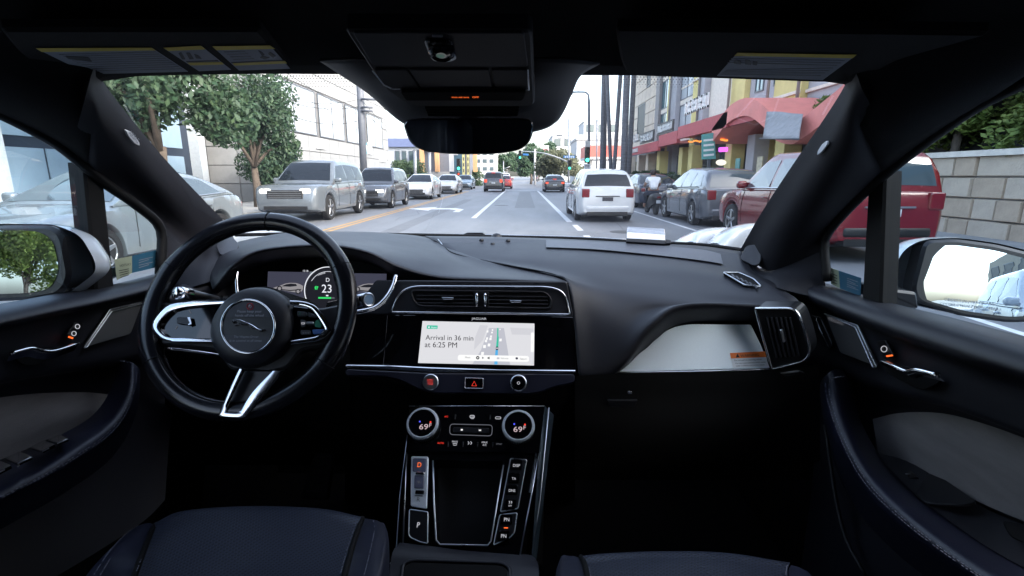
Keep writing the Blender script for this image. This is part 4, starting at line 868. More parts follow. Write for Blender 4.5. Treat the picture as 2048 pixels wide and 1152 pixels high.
kb = keys([(999.5, 1030), (1034, 1026), (1029, 1066), (1018, 1077), (987, 1090)], [3, 3, 6, 8, 3], [('PN', (1008, 1042.5), (1018.5, 1042.8)), ('PN', (1002, 1075.5), (1012.5, 1075.8))])
slab('key_light', [(1008, 1054.6), (1016, 1054.9), (1015.7, 1056.8), (1007.6, 1056.5)], kp, E_ORNG, kb, .0006, 0, .0046)
# side fins and lower bin
fl_ = [P(1090, 812, .935), P(1108, 830, .98), P(1092, 960, .92), P(1072, 1128, .80), P(1063, 1110, .755), P(1078, 906, .865)]
mk('console_fin', fl_, [(0, 1, 2, 3, 4, 5)], mat('blue_grey_trim', (.035, .05, .065), .3, var=.1), con)
tube('fin_trim', [P(1098, 815, .935), P(1080, 1000, .84), P(1063, 1112, .754), P(1068, 1125, .77)], .0014, SATIN, con, 6)
slab('fin_trim', [(1079, 838), (1086, 830), (1080, 862), (1060, 985), (1056, 985)], Plane(kp.at(1086, 830, .003), kp.at(1060, 985, .003), kp.at(1079, 838, -.004)), SATIN, con, .002, .0004, 0)
tube('fin_trim', [P(815, 870, .90), P(800, 990, .835), P(792, 1110, .76), P(780, 1128, .75)], .0012, SATIN, con, 6)
bn = loft('console_bin', [PS((800, 1085, .76), (870, 1093, .757), (930, 1100, .755), (1045, 1108, .752), (1066, 1112, .75)), PS((785, 1105, .735), (860, 1110, .735), (930, 1114, .735), (1040, 1122, .733), (1075, 1125, .733)), PS((778, 1152, .70), (860, 1152, .70), (930, 1152, .70), (1040, 1152, .70), (1078, 1152, .70)), PS((770, 1260, .62), (860, 1260, .62), (930, 1260, .62), (1040, 1260, .62), (1080, 1260, .62))], VIN, car, 4, 3)
slab('bin_opening', rnd([(806, 1142), (812, 1128), (830, 1124), (1000, 1130), (1015, 1136), (1012, 1200), (806, 1200)], 8), Plane(P(806, 1128, .725), P(1015, 1132, .725), P(900, 1190, .675)), DEEP, bn, .004, .001, .010)
tube('bin_lip', [Plane(P(806, 1128, .725), P(1015, 1132, .725), P(900, 1190, .675)).at(x, y, .010) for x, y in rnd([(800, 1180), (806, 1128), (825, 1120), (1003, 1126), (1020, 1136), (1018, 1180)], 8)], .003, VIN, bn, 6)
MB().box((-.10, -1.0, .3), (.08, .66, .68)).build('console_tunnel', DEEP, car)
loft('console_flank', [PS((818, 812, .94), (812, 905, .86), (805, 1088, .765)), PS((822, 830, 1.15), (815, 950, 1.1), (795, 1130, 1.0))], DEEP, con, 3, 2)
loft('console_flank', [PS((1088, 812, .94), (1078, 906, .868), (1050, 1110, .757)), PS((1096, 830, 1.15), (1090, 950, 1.1), (1085, 1130, 1.0))], DEEP, con, 3, 2)
# pedal and footwell trim
slab('accelerator_pedal', rnd([(628, 905), (668, 905), (655, 1000), (600, 998)], 6), Plane(P(640, 905, 1.12), P(668, 905, 1.12), P(620, 1000, 1.06)), DEEP, car, .012, .003)
for i in range(5): tube('pedal_rib', [P(634-i*5+8*j/2, 915+i*17, 1.112-.0118*i) if 0 else Plane(P(640, 905, 1.12), P(668, 905, 1.12), P(620, 1000, 1.06)).at(632-i*5+j*26, 915+i*17, .002) for j in (0, 1)], .0022, SATB, car, 5)
tube('footwell_edge', cr(PS((285, 850, 1.0), (268, 930, .95), (250, 1000, .92), (238, 1040, .9)), 3), .006, VIN, car, 6)
tube('footwell_edge', cr([PX(1650, 850, XR-.03), PX(1668, 980, XR-.03), PX(1690, 1075, XR-.03), PX(1730, 1150, XR-.03)], 3), .004, VIN2, car, 6)
# ------------------------------------------------------------------ steering wheel
WC = V((-.383, .829, 1.132)); WT = .5417
wu = V((1, 0, 0)); wv = V((0, math.sin(WT), math.cos(WT))); wnn = V((0, -math.cos(WT), math.sin(WT)))
wp = Plane(WC, WC+wu, WC+wv)
vs = []; fs = []; NA, NB = 120, 14
for i in range(NA):
    a = 2*math.pi*i/NA
    gr = 1+.10*math.exp(-((math.cos(a)**2-.85)/.12)**2)
    for j in range(NB):
        b = 2*math.pi*j/NB
        rr = .1705+.0168*gr*math.cos(b); h = .0150*gr*math.sin(b)
        vs.append(WC+wu*(rr*math.cos(a))+wv*(rr*math.sin(a))+wnn*h)
for i in range(NA):
    for j in range(NB): fs.append((i*NB+j, i*NB+(j+1) % NB, ((i+1) % NA)*NB+(j+1) % NB, ((i+1) % NA)*NB+j))
sw = mk('steering_wheel', vs, fs, RIML, car, True)
sm = [WC+wu*(.1572*math.cos(2*math.pi*i/72))+wv*(.1572*math.sin(2*math.pi*i/72))+wnn*.0095 for i in range(73)]
tube('rim_seam', sm[:-1], .0009, DEEP, sw, 5, True)
for a in (88, 268, 152, 28, 212, 328):
    c_ = math.radians(a); d = wu*math.cos(c_)+wv*math.sin(c_)
    tube('rim_joint', [WC+d*(.1705+.0173*1.02*math.cos(b))+wnn*(.0153*1.02*math.sin(b)) for b in [2*math.pi*i/16 for i in range(16)]], .0008, DEEP, sw, 4, True)
# leather-covered spoke carriers
def wslab(name, px, m, pa, th, bev, off, r=6): return slab(name, rnd(px, r), wp, m, pa, th, bev, off)
wslab('spoke_cover', [(296, 600), (340, 606), (460, 594), (590, 606), (640, 616), (690, 606), (696, 660), (660, 690), (600, 700), (575, 735), (540, 745), (460, 740), (430, 700), (330, 690), (298, 690)], VIN2, sw, .02, .004, .0, 10)
def wband(name, outer, inner, m, pa, off, th=.007, n=4):
    A = cr([V((*q, 0)) for q in outer], n); B = cr([V((*q, 0)) for q in inner], n)
    rows = []
    for p, q in zip(A, B):
        m1 = p.lerp(q, .22); m2 = p.lerp(q, .78)
        rows.append([wp.at(p.x, p.y, off-th), wp.at(p.x, p.y, off-.0012), wp.at(m1.x, m1.y, off), wp.at(m2.x, m2.y, off), wp.at(q.x, q.y, off-.0012), wp.at(q.x, q.y, off-th)])
    vs, fs = grid(rows); k = len(rows)-1
    fs += [tuple(range(6)), tuple(reversed(range(k*6, k*6+6)))]
    o = mk(name, vs, fs, m, pa, True); md = o.modifiers.new('es', 'EDGE_SPLIT'); md.split_angle = math.radians(40); return o
wslab('button_pod', [(312, 650), (330, 625), (352, 613), (470, 602), (470, 680), (340, 678), (322, 668)], PIANO, sw, .008, .001, .010, 5)
wband('spoke_trim', [(462, 596), (400, 600), (350, 607), (326, 618), (304, 650), (316, 673), (338, 683), (380, 684), (438, 685)], [(458, 607), (400, 611), (356, 617), (336, 628), (319, 651), (327, 667), (344, 675), (380, 676), (438, 677)], CHROME, sw, .018)
wslab('button_pod', [(585, 612), (618, 616), (632, 626), (650, 656), (634, 674), (585, 682)], PIANO, sw, .008, .001, .010, 5)
wband('spoke_trim', [(580, 601), (600, 602), (618, 606), (636, 617), (662, 656), (657, 668), (642, 680), (615, 685), (582, 689)], [(580, 609), (600, 611), (614, 614), (628, 623), (649, 655), (647, 661), (635, 672), (612, 677), (582, 681)], CHROME, sw, .018)
wslab('thumb_pad', [(353, 634), (379, 635), (382, 647), (377, 650), (353, 647)], VIN, sw, .004, .001, .015, 3)
slab('thumb_pad_trim', [(374, 634), (380, 634), (383, 648), (376, 651), (376, 648), (379, 646)], wp, SATIN, sw, .003, .0004, .0165)
for a, b in (((378, 620), (382, 627)), ((355, 652), (351, 658))): tube('pad_mark', [wp.at(*a, .0105), wp.at(*b, .0105)], .0005, E_LEGD, sw, 4)
BT = mat('grey_button', (.03, .032, .04), .4); GT = mat('green_sticker', (.01, .16, .09), .5); BL = mat('blue_sticker', (.035, .10, .30), .5)
wslab('wheel_button', [(594, 622), (612, 624), (612, 632), (594, 632)], BT, sw, .003, .0006, .0135, 2); text('E', (598, 630), (601, 630.2), wp, GT, sw, .014)
wslab('wheel_button', [(615, 624), (628, 628), (634, 634), (616, 633)], BT, sw, .003, .0006, .0135, 2); text('DD', (622, 631.4), (629, 631.6), wp, GREYINK, sw, .014)
slab('wheel_button_symbol', [(612.5, 625), (614, 626), (615, 630), (613.5, 631)], wp, SATIN, sw, .001, 0, .0142)
wslab('wheel_button', [(600, 638), (611, 640), (611, 652), (602, 655)], BT, sw, .003, .0006, .0135, 2); tube('lens_symbol', [wp.at(x, y, .0142) for x, y in rnd([(603, 645), (609, 645), (609, 648), (603, 648)], 1)], .0004, E_LEG, sw, 4, True)
wslab('scroll_wheel', [(611, 643), (627, 643), (627, 648), (611, 648)], SATIN, sw, .005, .001, .0165, 2)
wslab('wheel_button', [(630, 642), (637, 638), (643, 652), (640, 655), (629, 653)], GT, sw, .003, .0006, .0140, 2)
wslab('wheel_button', [(601, 660), (620, 660), (622, 668), (601, 669)], BT, sw, .003, .0006, .0135, 2)
for i in range(3): slab('button_print', [(605+i*5, 665), (608+i*5, 665), (608+i*5, 667), (605+i*5, 667)], wp, GREYINK, sw, .0005, 0, .014)
wslab('wheel_button', [(624, 659), (648, 658), (641, 667), (626, 668)], BL, sw, .003, .0006, .0140, 2)
# hub
hc = wp.at(505, 652, .012); 
hub = disc('wheel_hub', hc, (wnn+V((0, 0, .0))), .07, VIN, sw, prof=[(.071, -.03), (.070, -.004), (.066, .008), (.058, .016), (.046, .020), (.0, .0205)], seg=56)
for p_ in hub.data.polygons: p_.use_smooth = True
ec = wp.at(496, 653, .0335)
off_e = .0335
disc('emblem_disc', ec, wnn, .043, mat('grey_emblem_plate', (.020, .020, .023), .45, var=.1), sw, .003, 48)
tube('emblem_ring', [wp.at(496+53.5*math.cos(2*math.pi*i/56), 653+53.5*math.sin(2*math.pi*i/56), off_e+.0005) for i in range(56)], .0019, CHROME, sw, 8, True)
band = [(496+50*math.cos(math.radians(a)), 653-50*math.sin(math.radians(a))) for a in range(22, 159, 8)]
slab('hub_sticker', band, wp, mat('slate_sticker', (.035, .036, .048), .6), sw, .0005, 0, off_e+.0008)
band = [(496+50*math.cos(math.radians(a)), 653-50*math.sin(math.radians(a))) for a in range(200, 341, 8)]
slab('hub_sticker', band, wp, mat('slate_sticker', (0, 0, 0)), sw, .0005, 0, off_e+.0008)
STP = mat('pale_sticker_print', (.30, .31, .35), .6)
text('Please keep your', (474, 625), (523, 625), wp, STP, sw, off_e+.0012)
text('hands off the wheel', (470, 633), (527, 633), wp, STP, sw, off_e+.0012)
text('The Waymo Driver', (467, 675.5), (517, 675.5), wp, STP, sw, off_e+.0012)
text('is in control at all times', (459, 683.5), (523, 683.5), wp, STP, sw, off_e+.0012)
tube('prohibition_ring', [wp.at(500+6.5*math.cos(2*math.pi*i/24), 613+6.5*math.sin(2*math.pi*i/24), off_e+.0012) for i in range(24)], .0006, REDINK, sw, 5, True)
slab('hand_symbol', rnd([(497, 609.5), (499, 608.5), (502, 610), (504, 609), (503.5, 614), (500, 617), (497, 615)], .8), wp, STP, sw, .0003, 0, off_e+.0012)
tube('prohibition_bar', [wp.at(495.5, 617.5, off_e+.0018), wp.at(504.5, 608.5, off_e+.0018)], .0006, REDINK, sw, 5)
cat_ = [(288, 492), (300, 474), (322, 462), (345, 460), (372, 464), (405, 468), (440, 482), (480, 500), (525, 516), (565, 536), (605, 560), (645, 588), (678, 602), (705, 607), (742, 600), (724, 618), (700, 634), (672, 636), (650, 616), (612, 604), (574, 602), (548, 578), (534, 552), (508, 540), (470, 548), (436, 546), (410, 540), (378, 540), (352, 550), (330, 556), (338, 540), (366, 528), (392, 520), (372, 502), (340, 498), (320, 510), (306, 522), (304, 512), (318, 500), (300, 504)]
cp2 = [(420+x*.1465, 570+y*.1465) for x, y in cat_]
slab('leaping_cat_emblem', cp2, wp, CHROME, sw, .003, .0008, off_e+.0035)
# lower spoke: an open V of bright metal with dark infill
wslab('lower_spoke_infill', [(478, 742), (560, 742), (520, 800), (486, 832), (444, 826)], SATB, sw, .006, .001, .002, 4)
wband('lower_spoke_trim', [(478, 737), (462, 770), (440, 822), (441, 833), (462, 836), (487, 835), (500, 822), (530, 788), (570, 741)], [(490, 741), (474, 774), (453, 819), (453, 822), (464, 823), (479, 823), (484, 818), (506, 784), (546, 742)], CHROME, sw, .0185)
# stalks and column
st = MB(); st.tube([P(433, 600, .90), P(410, 596, .87), P(380, 590, .845), P(352, 585, .825)], [.008, .009, .0105, .011], 12); st.build('indicator_stalk', SATB, car, True)
st = MB(); st.tube([P(381, 590, .846), P(352, 585, .824), P(349, 584.5, .8225)], [.0112, .0118, .009], 14); st.build('stalk_tip', CHROME, car, True)
st = MB(); st.tube([P(660, 612, .90), P(700, 607, .88), P(735, 600, .855)], [.009, .0125, .0135], 14); ws = st.build('wiper_stalk', CHROME, car, True)
pp = P(737, 599.5, .853); disc('stalk_cap', pp, (CAM-pp)*.6+V((.5, 0, 0)), .0125, SATIN, ws, prof=[(.0132, -.004), (.0132, 0), (.011, .002), (.009, .001)], seg=24)
st = MB(); st.tube([WC-wnn*.03, WC-wnn*.16], [.055, .075], 20); st.build('steering_column', DEEP, car, True)
# ------------------------------------------------------------------ seats
def seat(nm, lbl, front, rows, left, right):
    o = loft('front_seat', rows, PERF, car, 6, 6, uv=True); o['label'] = lbl
    return o
dn = V((0, .03, -.16))
e0 = PS((312, 1046, .672), (370, 1022, .688), (500, 1013, .695), (640, 1018, .69), (724, 1034, .675))
dseat = loft('front_seat', [[p+V((0, .0, -.18)) for p in e0], [p+V((0, .012, -.05)) for p in e0], e0,
   PS((303, 1064, .64), (364, 1042, .655), (500, 1032, .66), (640, 1037, .655), (716, 1056, .645)),
   PS((286, 1105, .575), (350, 1088, .60), (495, 1078, .605), (635, 1082, .60), (702, 1098, .58)),
   PS((268, 1152, .52), (335, 1142, .54), (490, 1134, .545), (625, 1138, .54), (688, 1150, .52)),
   PS((240, 1240, .42), (315, 1240, .44), (480, 1240, .445), (610, 1240, .44), (665, 1240, .42))], PERF, car, 6, 6, uv=True)
dseat['label'] = 'driver seat with perforated navy leather'
lb = loft('seat_bolster', [PS((312, 1050, .672), (303, 1066, .64), (286, 1107, .575), (268, 1154, .52), (240, 1242, .42)), PS((296, 1046, .67), (278, 1062, .64), (250, 1100, .575), (226, 1152, .52), (190, 1240, .42)), PS((270, 1055, .66), (248, 1074, .63), (215, 1108, .57), (182, 1152, .51), (140, 1240, .42)), PS((262, 1078, .66), (238, 1098, .63), (200, 1130, .57), (160, 1175, .51), (110, 1260, .42)), PS((262, 1200, .70), (238, 1210, .66), (200, 1230, .6), (160, 1260, .54), (110, 1320, .45))], NAVY, dseat, 6, 4)
rbv = loft('seat_bolster', [PS((724, 1037, .675), (716, 1058, .645), (702, 1100, .58), (688, 1152, .52), (665, 1242, .42)), PS((738, 1038, .675), (735, 1058, .645), (725, 1100, .58), (712, 1152, .52), (690, 1240, .42)), PS((760, 1044, .67), (764, 1062, .64), (758, 1104, .575), (748, 1152, .515), (730, 1240, .42)), PS((772, 1065, .67), (778, 1085, .64), (774, 1120, .575), (766, 1170, .515), (750, 1250, .42)), PS((772, 1200, .70), (778, 1210, .66), (774, 1230, .6), (766, 1260, .54), (750, 1320, .45))], NAVY, dseat, 6, 4)
for pts in ([(318, 1048, .668), (308, 1066, .638), (291, 1108, .574), (273, 1154, .519)], [(718, 1038, .674), (710, 1058, .644), (696, 1100, .579), (682, 1152, .519)],
            [(283, 1058, .662), (262, 1076, .634), (230, 1112, .568), (205, 1152, .515)], [(279, 1054, .664), (255, 1070, .634), (222, 1106, .568), (192, 1152, .512)], [(748, 1044, .668), (750, 1062, .64), (742, 1104, .575), (730, 1152, .513)]):
    stitches('stitching', [p+V((0, -.002, .004)) for p in cr(PS(*pts), 8)], THREAD, dseat)
for pts in ([(312, 1049, .67), (303, 1066, .638), (286, 1108, .573), (268, 1155, .518), (240, 1242, .42)], [(725, 1037, .674), (717, 1058, .644), (703, 1101, .579), (689, 1153, .519), (666, 1242, .42)]):
    tube('seat_piping', cr([p+V((0, 0, .001)) for p in PS(*pts)], 5), .004, DEEP, dseat, 6)
e1 = PS((1163, 1113, .61), (1210, 1108, .617), (1320, 1104, .62), (1450, 1107, .617), (1580, 1127, .60))
pseat = loft('front_seat', [[p+V((0, .0, -.18)) for p in e1], [p+V((0, .012, -.05)) for p in e1], e1,
   PS((1171, 1132, .58), (1216, 1124, .59), (1320, 1118, .592), (1450, 1122, .588), (1575, 1142, .575)),
   PS((1180, 1180, .51), (1225, 1170, .53), (1320, 1165, .53), (1450, 1168, .53), (1580, 1190, .51)),
   PS((1190, 1270, .42), (1235, 1265, .43), (1320, 1260, .43), (1450, 1265, .43), (1580, 1280, .42))], PERF, car, 6, 6, uv=True)
pseat['label'] = 'passenger seat, only its front edge in view'
loft('seat_bolster', [PS((1161, 1116, .61), (1169, 1134, .58), (1178, 1182, .51), (1188, 1272, .42)), PS((1140, 1112, .61), (1142, 1130, .58), (1150, 1180, .51), (1160, 1270, .42)), PS((1118, 1124, .605), (1112, 1145, .575), (1112, 1190, .505), (1112, 1270, .42)), PS((1112, 1240, .64), (1106, 1250, .6), (1104, 1280, .54), (1100, 1330, .45))], NAVY, pseat, 6, 4)
loft('seat_bolster', [PS((1582, 1130, .60), (1577, 1145, .575), (1582, 1192, .51), (1582, 1282, .42)), PS((1605, 1138, .60), (1612, 1152, .575), (1620, 1195, .51), (1625, 1282, .42)), PS((1622, 1160, .6), (1632, 1172, .575), (1645, 1215, .51), (1650, 1290, .42)), PS((1622, 1260, .66), (1632, 1270, .62), (1645, 1290, .55), (1650, 1340, .45))], NAVY, pseat, 6, 4)
for pts in ([(1172, 1114, .608), (1177, 1134, .579), (1185, 1182, .509)], [(1122, 1121, .603), (1116, 1143, .573), (1116, 1190, .503)], [(1576, 1128, .60), (1570, 1144, .574), (1574, 1192, .509)]):
    stitches('stitching', [p+V((0, -.002, .004)) for p in cr(PS(*pts), 8)], THREAD, pseat)
tube('seat_piping', cr([p+V((0, 0, .001)) for p in PS((1162, 1115, .61), (1170, 1133, .58), (1179, 1181, .51), (1189, 1271, .42))], 5), .004, DEEP, pseat, 6)
for pa, xc in ((dseat, -.40), (pseat, .42)):
    bk = loft('seat_backrest', [[V((xc+x, y0-.10*(abs(x)/.27)**4*-1, z)) for x in (-.27, -.2, 0, .2, .27)] for y0, z in ((-.02, .62), (-.08, .85), (-.16, 1.10), (-.22, 1.24), (-.26, 1.27))], NAVY, pa, 4, 4, .10)
    hr_ = box('headrest', (xc-.14, -.36, 1.28), (xc+.14, -.22, 1.47), NAVY, pa, bev=.04)
# ------------------------------------------------------------------ overhead: visors, console, mirror
vpl = Plane(P(190, 150, .765), P(575, 148, .775), P(300, 92, .63))
vis = slab('sun_visor', rnd([(95, 150), (190, 151.5), (400, 150), (560, 148), (583, 140), (545, 92), (520, 62), (0, 62), (40, 110)], [10, 20, 20, 14, 6, 10, 8, 10, 20]), vpl, HEADL, car, .012, .004, 0)
vis['label'] = 'left sun visor with three airbag stickers'
def vs_(q, m, o=.0006): return slab('visor_sticker', q, vpl, m, vis, .0005, 0, o)
def vp_(q, m, o=.0012, nm='sticker_print'): return slab(nm, q, vpl, m, vis, .0004, 0, o)
vs_([(72, 97), (303, 96), (376, 143.5), (178, 148.5)], PAPERT); vp_([(72, 97), (303, 96), (311, 101), (84, 104)], PAPERY)
vs_([(327, 96), (402, 92), (462, 139.5), (398, 142.5)], PAPERT); vp_([(327, 96), (402, 92), (411, 99), (337, 102)], PAPERY); vp_([(375, 126), (443, 124.5), (448, 129), (381, 131)], PAPERY); vp_([(372, 123), (436, 121), (438, 123), (374, 125)], INK)
vs_([(425, 93), (540, 91.5), (580, 137.5), (478, 141)], PAPERT); vp_([(425, 93), (540, 91.5), (550, 98), (433, 100.5)], PAPERY); vp_([(465, 127), (570, 122.5), (574, 127), (469, 131.5)], PAPERY); vp_([(462, 125), (566, 120.5), (568, 122), (464, 126.6)], INK)
for i in range(9): vp_([(96+i*9+22, 109+i*4.1), (312+i*6.5, 104+i*4.2), (312+i*6.5, 105+i*4.2), (96+i*9+22, 110+i*4.1)], GREYINK, .0011, 'print_line')
vp_(rnd([(130, 112), (178, 115), (185, 124), (160, 121), (136, 118)], 3), INK, .0014)
for q in ([(357, 107), (363, 105), (368, 113), (371, 119), (364, 119)], [(372, 106), (380, 106), (388, 118), (379, 119)], [(388, 108), (398, 112), (404, 118), (392, 117)]): vp_(rnd(q, 1.5), INK, .0012)
for q in ([(516, 101), (522, 103), (530, 110), (524, 112)], [(524, 112), (540, 116), (530, 119), (520, 116)], [(540, 104), (552, 112), (546, 116), (536, 108)]): vp_(rnd(q, 1.5), INK, .0012)
for i in range(4): vp_([(448+i*6, 104+i*5), (490+i*6, 102.6+i*5), (491+i*6, 103.6+i*5), (449+i*6, 105+i*5)], GREYINK, .0011, 'print_line')
vpr = Plane(P(1440, 152, .775), P(1690, 163, .765), P(1560, 95, .63))
vir = slab('sun_visor', rnd([(1250, 145), (1262, 152), (1420, 157), (1640, 165), (1720, 163), (1800, 120), (1980, 70), (1230, 60), (1240, 120)], [6, 8, 20, 20, 12, 20, 10, 8, 10]), vpr, HEADL, car, .012, .004, 0)
vir['label'] = 'right sun visor with one airbag sticker'
slab('visor_sticker', [(1475, 106), (1713, 110), (1645, 160.5), (1434, 152)], vpr, PAPERT, vir, .0005, 0, .0006)
slab('sticker_print', [(1475, 106), (1713, 110), (1705, 116.5), (1469, 112)], vpr, PAPERY, vir, .0004, 0, .0012)
for i in range(7): slab('print_line', [(1462-i*3.5, 133+i*2.6 if i > 2 else 117+i*4), (1690-i*8, 121+i*5), (1690-i*8, 122+i*5), (1462-i*3.5, 134+i*2.6 if i > 2 else 118+i*4)], vpr, GREYINK, vir, .0004, 0, .0011)
for q in ([(1469, 120), (1482, 122), (1482, 129), (1467, 127)], [(1490, 120), (1500, 121), (1503, 130), (1490, 129)], [(1505, 123), (1515, 124), (1514, 131), (1505, 130)]): slab('sticker_print', rnd(q, 1.5), vpr, INK, vir, .0004, 0, .0014)
# sensor housing behind the mirror
hs = loft('sensor_housing', [PS((640, 120, .75), (700, 118, .72), (830, 116, .71), (940, 116, .71), (1060, 116, .71), (1140, 118, .72), (1200, 125, .75)),
   PS((682, 148, .80), (730, 152, .76), (830, 155, .745), (940, 156, .745), (1050, 156, .745), (1120, 152, .765), (1160, 150, .80)),
   PS((738, 186, .865), (765, 196, .83), (840, 202, .815), (940, 204, .815), (1040, 203, .815), (1112, 196, .84), (1143, 185, .87)),
   PS((782, 226, .915), (800, 236, .89), (850, 242, .88), (940, 244, .88), (1040, 244, .88), (1108, 232, .90), (1126, 222, .925)),
   PS((806, 244, .93), (830, 256, .92), (870, 262, .915), (940, 264, .915), (1040, 264, .915), (1090, 255, .925), (1112, 242, .94)),
   PS((818, 246, .97), (840, 256, .97), (875, 261, .97), (940, 263, .97), (1040, 262, .97), (1080, 254, .97), (1100, 243, .97))], VIN2, car, 5, 5, .004)
op = Plane(P(700, 62, .60), P(1058, 62, .60), P(940, 185, .735))
oc = slab('overhead_console', rnd([(690, 62), (1058, 62), (1065, 70), (1070, 208), (1060, 214), (830, 214), (800, 200), (768, 178)], [8, 8, 5, 6, 6, 10, 10, 10]), op, VIN2, car, .02, .003, .004)
slab('overhead_panel', rnd([(705, 66), (1048, 66), (1056, 134), (745, 131)], 6), op, VIN, oc, .003, .001, .0065)
slab('map_light', rnd([(748, 140), (815, 140), (840, 178), (795, 178), (768, 165)], 5), op, VIN2, oc, .003, .001, .0065)
slab('centre_cover', rnd([(818, 140), (978, 140), (986, 178), (843, 178)], 3), op, VIN, oc, .003, .001, .0065)
slab('map_light', rnd([(982, 140), (1055, 140), (1057, 178), (990, 178)], 5), op, VIN2, oc, .003, .001, .0065)
tube('cover_trim', [op.at(x, y, .007) for x, y in ((745, 142), (768, 170), (785, 178), (800, 178))], .001, SATIN, oc, 5)
tube('cover_trim', [op.at(x, y, .007) for x, y in ((1056, 140), (1058, 180), (1050, 181))], .0008, SATIN, oc, 5)
ck = slab('cabin_camera_surround', rnd([(853, 80), (902, 82), (911, 112), (900, 120), (868, 118), (860, 110)], 6), op, PIANO, oc, .004, .001, .009)
tube('surround_trim', [op.at(x, y, .009) for x, y in rnd([(851, 82), (862, 112), (868, 119.5), (900, 121), (910, 117), (910, 112)], 4)], .0016, SATIN, ck, 6)
cc = op.at(883, 103, .012); disc('cabin_camera', cc, op.n, .014, PIANO, ck, prof=[(.0150, -.004), (.0148, .003), (.012, .006), (.010, .004), (.006, .005)], seg=28)
slab('camera_highlight', [(872, 91), (900, 92), (900, 93.5), (872, 92.5)], op, SATIN, ck, .002, 0, .0105)
slab('console_screw', rnd([(864, 71), (886, 71.5), (886, 75.5), (864, 75)], 2), op, SATIN, oc, .002, .0005, .0078)
ip = Plane(P(800, 183, .715), P(1048, 184, .715), P(925, 203, .735))
ind = slab('indicator_strip', rnd([(800, 184), (1052, 184), (1046, 202), (812, 202)], 6), ip, DEEP, car, .012, .001, .004)
text('PASS AIR BAG', (904, 196), (938, 196), ip, E_ORNG, ind, .0046); text('OFF', (945, 196), (958, 196), ip, E_ORNG, ind, .0046)
for i in range(6):
    slab('housing_louvre', [(846+i*2, 206+i*5), (1040-i, 206+i*5), (1040-i, 208.4+i*5), (846+i*2, 208.4+i*5)], Plane(P(850, 206, .80), P(1040, 206, .80), P(940, 240, .865)), DEEP, hs, .006, .001, .004+i*.0005)
rm_pl = Plane(P(805, 245, .835), P(1068, 250, .835), P(935, 308, .842))
rpx = [(806, 250), (812, 240), (835, 237.5), (1050, 237.5), (1066, 243), (1068, 258), (1060, 285), (1040, 301), (990, 309), (900, 309), (842, 302), (818, 285)]
mir = slab('rear_view_mirror', rnd(rpx, [8, 8, 10, 12, 8, 8, 14, 16, 20, 20, 18, 14], 4), rm_pl, SATB, car, .022, .003, .002)
gpx = [(809, 251), (815, 241), (836, 239), (1048, 239), (1063, 244), (1065, 258), (1057, 283.5), (1038, 299), (990, 307), (900, 307), (844, 300), (821, 284)]
cc_ = rm_pl.at(936, 272, .004)
slab('mirror_glass', rnd(gpx, [8, 8, 10, 12, 8, 8, 14, 16, 20, 20, 18, 14], 4), rm_pl, DMIRR, mir, .002, .0004, .003)
MB().tube([rm_pl.at(938, 262, -.02), P(938, 246, .90)], [.016, .02], 12).build('mirror_arm', SATB, mir, True)
# pass holder left on the dash behind the glass
tp = Plane(P(1255, 480, 1.44), P(1330, 484, 1.42), P(1262, 458, 1.47))
tk = thing('toll_tag', 'clear plastic toll tag standing on the dash at the foot of the windscreen', 'toll tag', tuple(P(1292, 484, 1.43)))
slab('tag_case', rnd([(1253, 476), (1331, 480), (1331, 488), (1252, 483)], 1.5), tp, SATB, tk, .014, .001, .002)
slab('tag_body', rnd([(1254, 464), (1330, 469), (1330.5, 480.5), (1253.5, 476.5)], 1.5), tp, PAPER, tk, .012, .001, .002)
slab('clear_cover', rnd([(1256, 453), (1329, 457), (1330, 469), (1254, 465)], 1.5), tp, PLASTG, tk, .01, .001, .002)
slab('suction_foot', rnd([(1331, 478), (1342, 480), (1342, 486), (1331, 487)], 1.5), tp, SATB, tk, .01, .001, 0)
# ------------------------------------------------------------------ street
ASPH = mat('asphalt', (.155, .162, .178), .55, bump=(60, .35, .01), var=.30, vscale=.8, stretch=(1, .2, 1))
PAVE = mat('pavement_concrete', (.30, .30, .30), .8, bump=(40, .3, .008), var=.15, vscale=1.2)
KERB = mat('kerb_concrete', (.36, .36, .35), .8, var=.15)
LINE = mat('worn_white_line', (.62, .63, .64), .6, var=.16, vscale=5)
YLINE = mat('worn_yellow_line', (.46, .27, .09), .6, var=.18, vscale=5)
TYREM = mat('cast_iron', (.07, .07, .072), .5, metal=.3, var=.2)
GRD = mat('ground_earth', (.20, .20, .19), .9, var=.2, vscale=.3)
TARV = mat('asphalt_patch', (.125, .13, .142), .6, bump=(60, .35, .01), var=.2, vscale=2)
def struct(o): o['kind'] = 'structure'; return o
def sheet(name, x0, y0, x1, y1, z, m, parent=None): return mk(name, [(x0, y0, z), (x1, y0, z), (x1, y1, z), (x0, y1, z)], [(0, 1, 2, 3)], m, parent)
struct(sheet('ground', -900, -700, 900, 1500, -.03, GRD))
road = struct(sheet('road', -9.4, -120, 7.2, 900, 0, ASPH))
struct(sheet('cross_street', -120, 50.5, 120, 62, -.004, ASPH))
def line(name, x, y0, y1, w_, m=LINE, x1=None): 
    x1 = x if x1 is None else x1
    return mk(name, [(x-w_/2, y0, .004), (x+w_/2, y0, .004), (x1+w_/2, y1, .004), (x1-w_/2, y1, .004)], [(0, 1, 2, 3)], m, road)
line('lane_line', -1.52, 16.6, 47.5, .17); line('lane_line', 1.52, 15.2, 47.5, .17)
for y0 in (10.2, 12.8, 5.2, -2, -8): line('lane_line', 1.58, y0, y0+1.5, .15)
for y0 in (9.5, 3, -4): line('lane_line', -1.52, y0, y0+2, .12)
line('parking_line', 4.5, -40, 46, .10)
for x in (-4.78, -5.0): line('centre_line', x, -60, 46, .11, YLINE)
